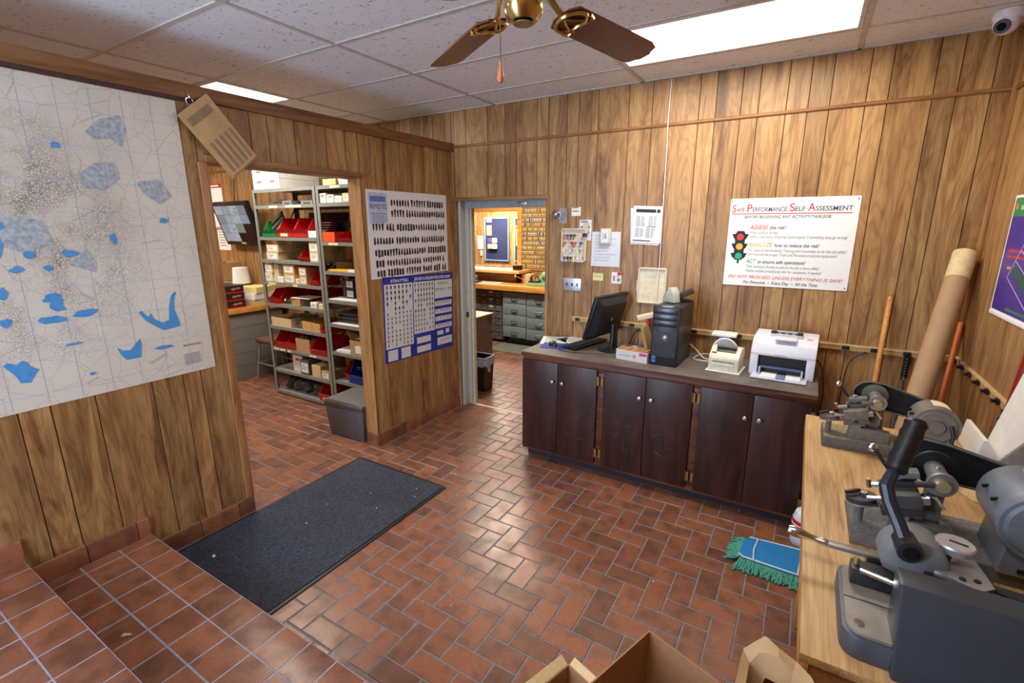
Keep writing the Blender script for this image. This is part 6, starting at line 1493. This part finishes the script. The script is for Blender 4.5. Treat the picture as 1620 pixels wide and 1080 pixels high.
    MB().cyl(D_ @ Vector((.006, 0, .012)), D_ @ Vector((.006, 0, .022)), .009 * s, n=12).build('plate_nut', CHROME, t)
    MB().box(-.034, .004, .004, .012, .016, .026, D_ @ Matrix.Rotation(.5, 4, 'Z')).build('plate_handle', DARKMET, t, bevel=.002)
    MB().box(-.02, -.002, -.004, .012, .0121, .0135, D_ @ Matrix.Translation((.016, .012, 0))).build('pink_sticker', M('pink_paper', (226, 150, 136), .6), t, smooth=0)
    MB().cyl((.018, .07, z0), (.018, .07, z0 + .056 * s), .010 * s, n=10).build('plate_post', body, t)
    # spindle: pulley at the back, housing, cutter in front
    sx, sz = .160 * s, z0 + .153 * s
    MB().cyl((sx, .148, sz), (sx, .158, sz), .044 * s, n=28).build('pulley', M('pulley_olive', (112, 112, 98), .5) if body is DUSTY else RUBBER, t)
    MB().cyl((sx, .055, sz), (sx, .148, sz), .021 * s, n=20).build('spindle_housing', body, t)
    MB().box(sx - .018, sx + .018, .075, .125, z0 + .02, sz - .01).build('spindle_post', body, t, bevel=.004)
    MB().cyl((sx, .043, sz), (sx, .052, sz), .029 * s, n=28).build('cutter_wheel', SILVER, t)
    MB().cyl((sx, .03, sz), (sx, .043, sz), .014 * s, n=18).build('spindle_nut', M('cream_brass', (206, 190, 150), .3, metal=.6), t)
    MB().cyl((sx - .004, .10, sz + .018 * s), (sx - .004, .10, sz + .026 * s), .005 * s, n=10).build('oil_screw', SILVER, t)
    MB().cyl((sx - .05 * s, .045, sz - .012), (sx - .016 * s, .045, sz - .004), .008 * s, n=10).build('stop_pin', dark, t)
    # belt guard behind, sloping down to the motor
    mx, mz, mr, my0, my1 = mot
    g = []
    for i in range(9):
        a = math.radians(100 + 17 * i); g.append((sx - .012 + .058 * s * math.cos(a), sz + .002 + .050 * s * math.sin(a)))
    a0 = [(mx + .05, mz - .02), (mx + .055, mz + .02)]
    g = g + [(sx + .02, sz - .055 * s)] + [(mx + .04, mz - .045), (mx + .055, mz), (mx + .03, mz + .035)] + [(sx + .03, sz + .046 * s)]
    MB().prism(g, bd + .004, bd + .012, 'xz').build('belt_guard', M('guard_black', (32, 36, 40), .4), t, smooth=0)
    MB().tube([(p[0], bd - .008, p[1]) for p in g], .0035, 6, closed=True).build('guard_rim', body, t)
    n_ = len(g)
    MB().add([(p[0], y, p[1]) for y in (bd - .01, bd + .006) for p in g], [(i, (i + 1) % n_, n_ + (i + 1) % n_, n_ + i) for i in range(n_)]).build('guard_shell', M('guard_black', (32, 36, 40), .4), t, smooth=0)
    MB().box(sx + .03, sx + .04, bd - .02, bd + .004, z0, sz - .05 * s).build('guard_bracket', M('pale_lilac', (190, 180, 196), .5), t, smooth=0)
    # motor
    L_ = my1 - my0
    MB().lathe([(mr * .80, 0), (mr * .97, .012), (mr, .02), (mr, L_ - .02), (mr * .95, L_ - .01), (mr * .7, L_)], (mx, my0, mz), (0, 1, 0), 32).build('motor_body', motor_col, t)
    e = MB().lathe([(0, -.012), (mr * .32, -.012), (mr * .36, -.006), (mr * .36, .0)], (mx, my0 + .001, mz), (0, 1, 0), 22).build('motor_bearing_cap', motor_col, t)
    MB().lathe([(mr * .985, .006), (mr * 1.03, .01), (mr * 1.03, .026), (mr * 1.0, .03)], (mx, my0, mz), (0, 1, 0), 32).build('motor_end_bell', motor_col, t)
    for k in range(5):
        a = math.radians(200 + 35 * k)
        MB().box(-mr * .16, mr * .16, -.0025, .001, -.006, .006, Matrix.Translation((mx + mr * .66 * math.cos(a), my0 + .006, mz + mr * .66 * math.sin(a))) @ Matrix.Rotation(-a + PI / 2, 4, 'Y')).build('motor_vent', RUBBER, t, smooth=0)
    MB().prism([(mx - mr * .72, bh), (mx + mr * .72, bh), (mx + mr * .6, mz - mr * .55), (mx - mr * .6, mz - mr * .55)], my0 + .02, my1 - .02, 'xz').build('motor_foot', motor_col, t, bevel=.003)
    MB().box(mx - mr * .3, mx + mr * .3, my0 + .016, my0 + .0205, bh + .012, bh + .022).build('foot_slot', RUBBER, t, smooth=0)
    lab = MB()
    for i in range(6):
        a = math.radians(62 + 8 * i) 
    a0, a1 = math.radians(55), math.radians(100); vs = []
    for i in range(7):
        a = a0 + (a1 - a0) * i / 6
        for y in (my0 + L_ * .3, my0 + L_ * .78): vs.append((mx + (mr + .0008) * math.cos(a), y, mz + (mr + .0008) * math.sin(a)))
    lab.add(vs, [(2 * i, 2 * i + 1, 2 * i + 3, 2 * i + 2) for i in range(6)]).build('motor_label', LABELC, t)
    for sgx in (-1,):
        for k in range(2): MB().box(-.012, .012, -.001, .004, -.004, .004, Matrix.Translation((mx - mr * .93, my0 + L_ * (.3 + .35 * k), mz + mr * .38)) @ Matrix.Rotation(.6, 4, 'Z')).build('side_vent', RUBBER, t, smooth=0)
    MB().tube([(mx + mr * .55, my0 - .004, mz + mr * .2), (mx + mr * .68, my0 - .012, mz - mr * .3), (mx + mr * .66, my0 - .01, bh + .01)], .006, 8).build('motor_cord', RUBBER, t)
    return t
duplicator('dusty brown key duplicating machine at the far end of the bench', (2.922, -1.42, BZ + .001), DUSTY, M('dusty_dark', (92, 86, 80), .65, var=.2, scale=70), M('dusty_motor', (118, 110, 102), .5, var=.12), 1.0, (.332, .150, .068, .0, .135))
sawdust('heap of pale filings on the far key machine base', 3.075, -1.30, BZ + .0425, .03, .02, .028, 1)
duplicator('dark grey key duplicating machine in the middle of the bench', (2.978, -2.095, BZ + .001), M('mid_grey_enamel', (104, 106, 104), .5, var=.2, scale=70), M('black_oily_enamel', (46, 48, 50), .45, var=.2), M('blue_grey_motor', (112, 122, 134), .4, var=.1), 1.08, (.345, .178, .082, -.04, .165), M('worn_grey_board', (100, 98, 94), .6, var=.25, scale=40), bw=.5, bd=.225)
sawdust('small heap of pale filings on the middle key machine base', 3.15, -1.90, BZ + .0425, .03, .02, .022, 2)
sawdust('scatter of yellowish filings on the bench under the white display stand', 3.36, -1.60, BZ + .001, .05, .06, .008, 5)

# code cutter in the foreground
cc = thing('code_cutter', 'large grey lever key cutter with black grip at the near bench corner', 'key machine', (2.935, -2.555, BZ + .001))
# foot
MB().prism(rounded(0, .42, .02, .275, .035), 0, .05, 'xy').build('base_casting', M('blue_grey_casting', (74, 80, 92), .45, var=.1), cc, bevel=.008)
MB().prism(rounded(.008, .40, .03, .265, .03), .0495, .056, 'xy').build('worn_top_plate', M('worn_silver_top', (150, 144, 134), .42, metal=.3, var=.25, scale=12), cc, smooth=0)
MB().cyl((.03, .06, .056), (.03, .06, .060), .009, n=14).build('plate_screw', CHROME, cc)
MB().box(.008, .2, .1385, .1405, .0555, .0568).build('plate_joint', RUBBER, cc, smooth=0)
# tall side housing nearest the camera
MB().prism([(-.012, -.012 + 0), (-.012, 0.0), (.125, .175), (.062, .175)][:0] + [(.0, .0), (.112, .0), (.128, .17), (.066, .17)], .082, .62, 'yz').build('housing', M('slate_enamel', (54, 60, 70), .35, var=.08), cc, bevel=.006)
MB().box(.0815, .084, .064, .128, .01, .168).build('housing_end', M('worn_edge', (124, 116, 100), .5, var=.2), cc, smooth=0) if False else None
# drum and lever
MB().lathe([(.045, 0), (.058, .006), (.061, .016), (.061, .075), (.054, .086), (0, .088)], (.135, .225, .122), (-.05, 1, .03), 32).build('gear_drum', M('drum_grey', (120, 124, 128), .42, var=.1), cc)
MB().cyl((.116, .20, .165), (.112, .255, .165), .024, n=20).build('pivot_boss', DARKMET, cc)
MB().cyl((.116, .195, .165), (.116, .20, .165), .014, n=16).build('pivot_bolt', M('black_bolt', (36, 36, 38), .35, metal=.5), cc)
arm = [(.114, .225, .165), (.098, .245, .20), (.075, .265, .245), (.066, .275, .275), (.076, .295, .30), (.083, .305, .305)]
MB().tube(arm, [.016, .0145, .0145, .0155, .013, .012], 10).build('lever_arm', M('navy_black_arm', (34, 40, 54), .35), cc)
g0, g1 = Vector((.080, .302, .300)), Vector((.112, .355, .418))
n_g = 15; pts = [g0.lerp(g1, i / (n_g - 1)) for i in range(n_g)]
MB().tube(pts, [.0215 + (.0022 if i % 3 == 1 else 0) - (.004 if i in (0,) else 0) for i in range(n_g - 2)] + [.0235, .017], 14).build('rubber_grip', RUBBER, cc)
# silver dial on a stem over a plate
MB().prism([(.165, .22), (.235, .19), (.262, .215), (.25, .31), (.18, .31)], .118, .128, 'xy').build('slide_plate', M('pale_steel', (176, 178, 182), .35, metal=.6), cc, bevel=.002)
for x, y in ((.21, .215), (.235, .222)): MB().cyl((x, y, .128), (x, y, .131), .006, n=12).build('plate_screw', DARKMET, cc)
MB().cyl((.205, .285, .128), (.205, .285, .172), .014, n=16).build('dial_stem', CHROME, cc)
MB().lathe([(.026, .150), (.035, .154), (.036, .168), (.033, .172), (.0, .1725)], (.205, .285, 0), n=36).build('dial', M('dial_silver', (206, 208, 214), .3, metal=.6), cc)
MB().box(-.016, .016, -.003, .003, .172, .1735, Matrix.Translation((.21, .283, 0)) @ Matrix.Rotation(-.3, 4, 'Z')).build('dial_slot', RUBBER, cc, smooth=0)
MB().box(.15, .27, .18, .32, .056, .118).build('mechanism_block', DARKMET, cc, bevel=.004)
MB().box(.27, .42, .14, .30, .056, .085).build('mechanism_bed', DARKMET, cc, bevel=.003)
for k in range(4): MB().cyl((.27 + .03 * k, .165, .085), (.27 + .03 * k, .165, .118 - .006 * k), .010, n=12).build('mechanism_stud', (DARKMET, BRASS, SILVER, DARKMET)[k], cc)
MB().tube([(.37 + .007 * math.cos(t), .20 + .007 * math.sin(t), .088 + t * .0012) for t in [i * .6 for i in range(50)]], .0016, 5).build('spring', DARKMET, cc)
MB().tube([(.25, .235, .12), (.32, .20, .118), (.39, .175, .112)], .008, 8).build('push_rod', DARKMET, cc)
MB().cyl((.40, .22, .07), (.40, .31, .075), .055, n=28).build('side_wheel', M('grey_wheel', (140, 138, 134), .5), cc)
MB().box(.02, .10, .19, .235, .056, .095).build('vise_block', DARKMET, cc, bevel=.004)
MB().cyl((.035, .185, .10), (.115, .165, .10), .006, n=10).build('vise_bar', CHROME, cc)
MB().cyl((.03, .215, .095), (.03, .215, .112), .006, n=10).build('vise_stud', M('brass_stud', (206, 180, 120), .3, metal=.7), cc)
# chrome hand lever to the left
MB().box(-.05, .09, -.011, .011, -.005, .005, Matrix.Translation((.03, .30, .075)) @ Matrix.Rotation(.02, 4, 'Z')).build('lever_bar', M('steel_bar', (140, 138, 134), .4, metal=.5), cc, bevel=.002)
MB().lathe([(0, 0), (.011, .004), (.0145, .014), (.013, .03), (.0085, .055), (.0075, .07), (.0105, .078), (.0105, .088), (.006, .094)], (-.112, .305, .082), (.985, -.05, -.10), 20).build('chrome_handle', CHROME, cc)
MB().box(.06, .09, .285, .315, .05, .075).build('lever_mount', DARKMET, cc, bevel=.003)

# white display stand at the back right of the bench
ds = thing('display_stand', 'white sloping display stand against the right wall on the bench', 'display stand', (3.40, -1.08, BZ + .001))
WST = M('white_painted_metal', (232, 230, 222), .5, var=.04)
MB().prism([(.0, 0), (.045, 0), (.062, .03), (.025, .095), (.012, .095)], -.235, .0, 'xz').build('front_lip', WST, ds, bevel=.002)
MB().prism([(.055, .01), (.170, .335), (.178, .335), (.066, .01)], -.62, -.03, 'xz').build('sloping_panel', WST, ds, bevel=.002) if False else None
MB().add([(.052, -.10, .02), (.050, -.235, .012), (.128, -.50, .36), (.128, -.06, .36), (.058, -.10, .014), (.056, -.235, .006), (.136, -.50, .36), (.136, -.06, .36)], [(0, 1, 2, 3), (4, 5, 6, 7), (0, 1, 5, 4), (1, 2, 6, 5), (2, 3, 7, 6), (3, 0, 4, 7)]).build('sloping_panel', WST, ds, smooth=0)
MB().add([(.05, -.24, .004), (.128, -.505, .355), (.128, -.505, .0), (.056, -.24, .004), (.136, -.505, .355), (.136, -.505, .0)], [(0, 1, 2), (3, 4, 5), (0, 1, 4, 3), (1, 2, 5, 4), (0, 2, 5, 3)]).build('side_plate', M('mid_grey_side', (126, 124, 126), .5), ds, smooth=0)
tag(MB().box(-.055, .0, -.012, .012, 0, .012).tube([(0, 0, .006), (.03, .006, .006)], .005, 6).build('red_tool', M('red_tool_handle', (168, 60, 52), .5), loc=(3.40, -1.42, BZ + .0015), rot=(0, 0, -.6), smooth=0), 'small red-handled tool on the bench beside the white stand', 'tool')
tag(MB().sphere((0, 0, .006), .010, 8, (1.2, .8, .6)).build('red_scrap', ORANGEP, loc=(3.375, -1.22, BZ + .001)), 'tiny red scrap on the bench by the far motor', 'litter')

# poles and tubes leaning in the corner
def pole(name, label, p0, p1, r, mat, cat='pole', n=14, extra=None):
    p0, p1 = Vector(p0), Vector(p1); t = thing(name, label, cat, tuple(p0))
    MB().cyl((0, 0, 0), p1 - p0, r, n=n).build('shaft', mat, t)
    return t, p1 - p0
t, d = pole('cardboard_tube', 'long thick brown cardboard tube leaning in the right corner', (3.185, -.975, .012), (3.512, -.058, 1.585), .052, M('tube_card', (176, 140, 102), .75, var=.08, scale=14), 'tube', 28)
MB().cyl(d * .915, d * 1.0005, .0526, n=28).build('pale_end_band', M('tube_pale_end', (222, 196, 146), .7), t)
MB().cyl(d * .999, d * 1.001, .042, n=24).build('hollow_end', M('tube_inside', (96, 72, 50), .9), t)
t, d = pole('wooden_pole', 'yellow wooden pole leaning on the back wall beside the sideboard', (3.172, -.50, .005), (3.231, -.04, 1.325), .0145, POLE)
t, d = pole('orange_pole', 'orange pole leaning in the corner behind the cardboard tube', (3.315, -1.0, .005), (3.566, -.02, 1.20), .013, M('orange_wood', (226, 124, 58), .4))
t, d = pole('metal_tube', 'pale violet metal tube leaning behind the cardboard tube', (3.28, -.48, .005), (3.452, -.04, 1.14), .014, M('lilac_metal', (156, 150, 184), .35, metal=.3), 'tube')
bg_ = thing('handle_grip', 'black ribbed handle with a silver end hanging from the back rail', 'tool', (3.362, -.045, .985))
MB().tube([(0, 0, -.003 - .009 * i) for i in range(15)], [.014 if i % 2 else .0165 for i in range(15)], 12).build('grip', RUBBER, bg_)
MB().lathe([(.010, 0), (.016, -.006), (.014, -.02), (0, -.026)], (0, 0, -.125), n=14).build('silver_end', CHROME, bg_)
MB().cyl((0, 0, -.15), (0, 0, -.5), .008, n=8).build('shaft', DGREYP, bg_)
t, d = pole('red_pole', 'dark red wooden handle leaning by the right wall behind the white stand', (3.475, -1.03, .005), (3.555, -1.062, 1.36), .017, M('dark_red_paint', (150, 26, 26), .4))
cable('black_hose', 'black hose loop on the right wall behind the red handle', [(W - .012, -.92, .95), (W - .045, -.96, .96), (W - .03, -1.04, .95), (W - .012, -1.05, .92), (W - .012, -1.05, .89), (W - .02, -.98, .80), (W - .012, -.90, .88), (W - .012, -.92, .95)], .008, RUBBER, 'hose')
cable('wall_cable', 'thin black cable curving up the wall behind the yellow pole', [(3.07, -.01, .55), (3.075, -.012, .78), (3.09, -.012, .9), (3.15, -.012, .965), (3.17, -.03, .975)], .003, RUBBER)

# dust mop on the floor
dm = thing('dust_mop', 'blue dust mop head with green yarn fringe lying by the bench', 'mop', (2.60, -1.09, 0))
MB().prism([(.10, .205), (.45, .235), (.45, .0), (.30, -.0), (.085, .01), (.065, .03), (.075, .17)], .030, .046, 'xy').build('blue_backing', M('blue_canvas', (24, 120, 182), .8, var=.1, scale=120), dm, bevel=.005)
WT = M('white_piping', (206, 214, 222), .7)
MB().tube([(.10, .205, .045), (.45, .235, .045)], .004, 6).build('piping', WT, dm); MB().tube([(.065, .028, .045), (.085, .01, .045), (.30, .0, .046), (.45, .0, .045)], .004, 6).build('piping', WT, dm)
MB().tube([(.135, .005, .047), (.13, .1, .048), (.142, .207, .047)], .004, 6).build('piping', WT, dm); MB().tube([(.335, .0, .047), (.345, .12, .048), (.35, .225, .047)], .004, 6).build('piping', WT, dm)
YN = M('green_yarn', (74, 148, 126), .9, var=.25, scale=150)
random.seed(31); yarn = MB()
def strand(x, y, dx, dy):
    L_ = random.uniform(.05, .085); w = random.uniform(-.012, .012)
    yarn.tube([(x, y, .034), (x + dx * L_ * .4 - dy * w, y + dy * L_ * .4 + dx * w, .028), (x + dx * L_ * .8 + dy * w, y + dy * L_ * .8 - dx * w, .010), (x + dx * L_, y + dy * L_, .006)], [.0045, .005, .0045, .003], 5)
for i in range(150):
    f = i / 149; strand(.075 + f * .375, .012 - f * .01 + random.uniform(-.004, .008), random.uniform(-.45, .1), -.95)
for i in range(60):
    f = i / 59; strand(.07 + .02 * f + random.uniform(-.004, .006), .02 + .17 * f, -.95, random.uniform(-.35, .4))
for i in range(110):
    f = i / 109; strand(.10 + f * .35, .205 + f * .03, random.uniform(-.3, .2), .25)
tag(yarn.build('yarn_fringe', YN, dm), kind='stuff')

jg = thing('white_jug', 'white plastic jug with a red label on the floor beside the sideboard end', 'jug', (2.962, -.715, 0), .4)
MB().lathe([(.068, 0), (.072, .01), (.072, .15), (.06, .19), (.022, .225), (.02, .25)], n=24).build('body', M('white_jug_plastic', (222, 224, 236), .35), jg)
MB().cyl((0, 0, .25), (0, 0, .272), .023, n=16).build('cap', WHITE, jg)
MB().lathe([(.0725, .10), (.0728, .102), (.0728, .15), (.0725, .152)], n=24).build('red_label', M('red_label', (196, 40, 44), .4), jg)
MB().lathe([(.0727, .118), (.0732, .119), (.0732, .128), (.0727, .129)], n=24).build('white_stripe', WHITE, jg)

# cartons and paper bag in the foreground
def open_carton(name, label, loc, rz, w, d, h, mat, flaps):
    t = thing(name, label, 'box', loc, rz); e = .005
    MB().box(0, w, 0, d, 0, e).build('bottom', mat, t, smooth=0)
    MB().box(0, w, 0, e, e, h).build('wall', mat, t, smooth=0); MB().box(0, w, d - e, d, e, h).build('wall', mat, t, smooth=0)
    MB().box(0, e, e, d - e, e, h).build('wall', mat, t, smooth=0); MB().box(w - e, w, e, d - e, e, h).build('wall', mat, t, smooth=0)
    for side, L_, ang in flaps:
        if side == 'x0': MB().box(-L_, 0, .006, d - .006, -.002, .002, Matrix.Translation((0, 0, h)) @ Matrix.Rotation(ang, 4, 'Y')).build('flap', CARD2, t, smooth=0)
        if side == 'x1': MB().box(0, L_, .006, d - .006, -.002, .002, Matrix.Translation((w, 0, h)) @ Matrix.Rotation(ang, 4, 'Y')).build('flap', CARD2, t, smooth=0)
        if side == 'y1': MB().box(.006, w - .006, 0, L_, -.002, .002, Matrix.Translation((0, d, h)) @ Matrix.Rotation(ang, 4, 'X')).build('flap', CARD2, t, smooth=0)
    return t
CD = M('brown_corrugated', (166, 122, 82), .8, var=.08, scale=40)
open_carton('cardboard_box', 'open brown cardboard box at the bottom edge of the picture', (2.341, -2.487, 0), math.radians(-19), .33, .385, .35, CD, [])
open_carton('cardboard_box', 'smaller cardboard box with spread flaps left of the open brown box', (2.165, -2.57, 0), math.radians(-19), .118, .26, .27, CD, [('y1', .028, .5), ('x0', .035, .6)])
pbg = thing('paper_bag', 'tall crumpled brown paper sack standing open in front of the bench end', 'bag', (2.84, -2.77, 0))
rim_ = [(-.073, .142, .885), (-.055, .15, .905), (-.037, .155, .925), (-.012, .148, .915), (.02, .142, .905), (.045, .125, .90), (.072, .09, .88), (.092, .03, .865), (.095, -.04, .855), (.09, -.10, .865), (.06, -.135, .87), (.0, -.14, .86), (-.05, -.135, .87), (-.078, -.10, .86), (-.082, -.03, .87), (-.076, .06, .862)]
r = random.Random(44); lev = [0, .25, .5, .68, .8, .9, .97, 1]; vs = []; n = len(rim_)
for f in lev:
    for j, (x, y, z) in enumerate(rim_):
        k_ = .006 * math.sin(3 * j + 9 * f) * (1 if 0 < f < 1 else 0) + r.uniform(-.004, .004) * (1 if 0 < f < 1 else 0)
        vs.append((x * (1.06 - .06 * f) + k_, y * (1.04 - .04 * f) - k_, z * f))
fs = [(i * n + j, i * n + (j + 1) % n, (i + 1) * n + (j + 1) % n, (i + 1) * n + j) for i in range(len(lev) - 1) for j in range(n)] + [tuple(range(n))]
MB().add(vs, fs).build('body', KRAFT, pbg, smooth=25)
cu_ = list(rim_) + [(x * .80, y * .88, z - .012 + .01 * math.sin(2.3 * j)) for j, (x, y, z) in enumerate(rim_)] + [(x * .74, y * .80, z - .075 - .02 * math.sin(1.7 * j)) for j, (x, y, z) in enumerate(rim_)]
MB().add(cu_, [(q_ * n + j, q_ * n + (j + 1) % n, (q_ + 1) * n + (j + 1) % n, (q_ + 1) * n + j) for q_ in (0, 1) for j in range(n)]).build('folded_rim', KRAFT, pbg, smooth=25)
MB().add([(-.045, .06, .872), (-.01, .075, .855), (.03, .045, .85), (.06, -.01, .845), (-.05, .03, .80), (-.01, .05, .78), (.035, .02, .775), (.065, -.03, .77), (-.05, .05, .70), (0, .06, .70), (.04, .03, .70), (.07, -.02, .70)], [(0, 1, 5, 4), (1, 2, 6, 5), (2, 3, 7, 6), (4, 5, 9, 8), (5, 6, 10, 9), (6, 7, 11, 10)]).build('inner_fold', KRAFT, pbg, smooth=25)
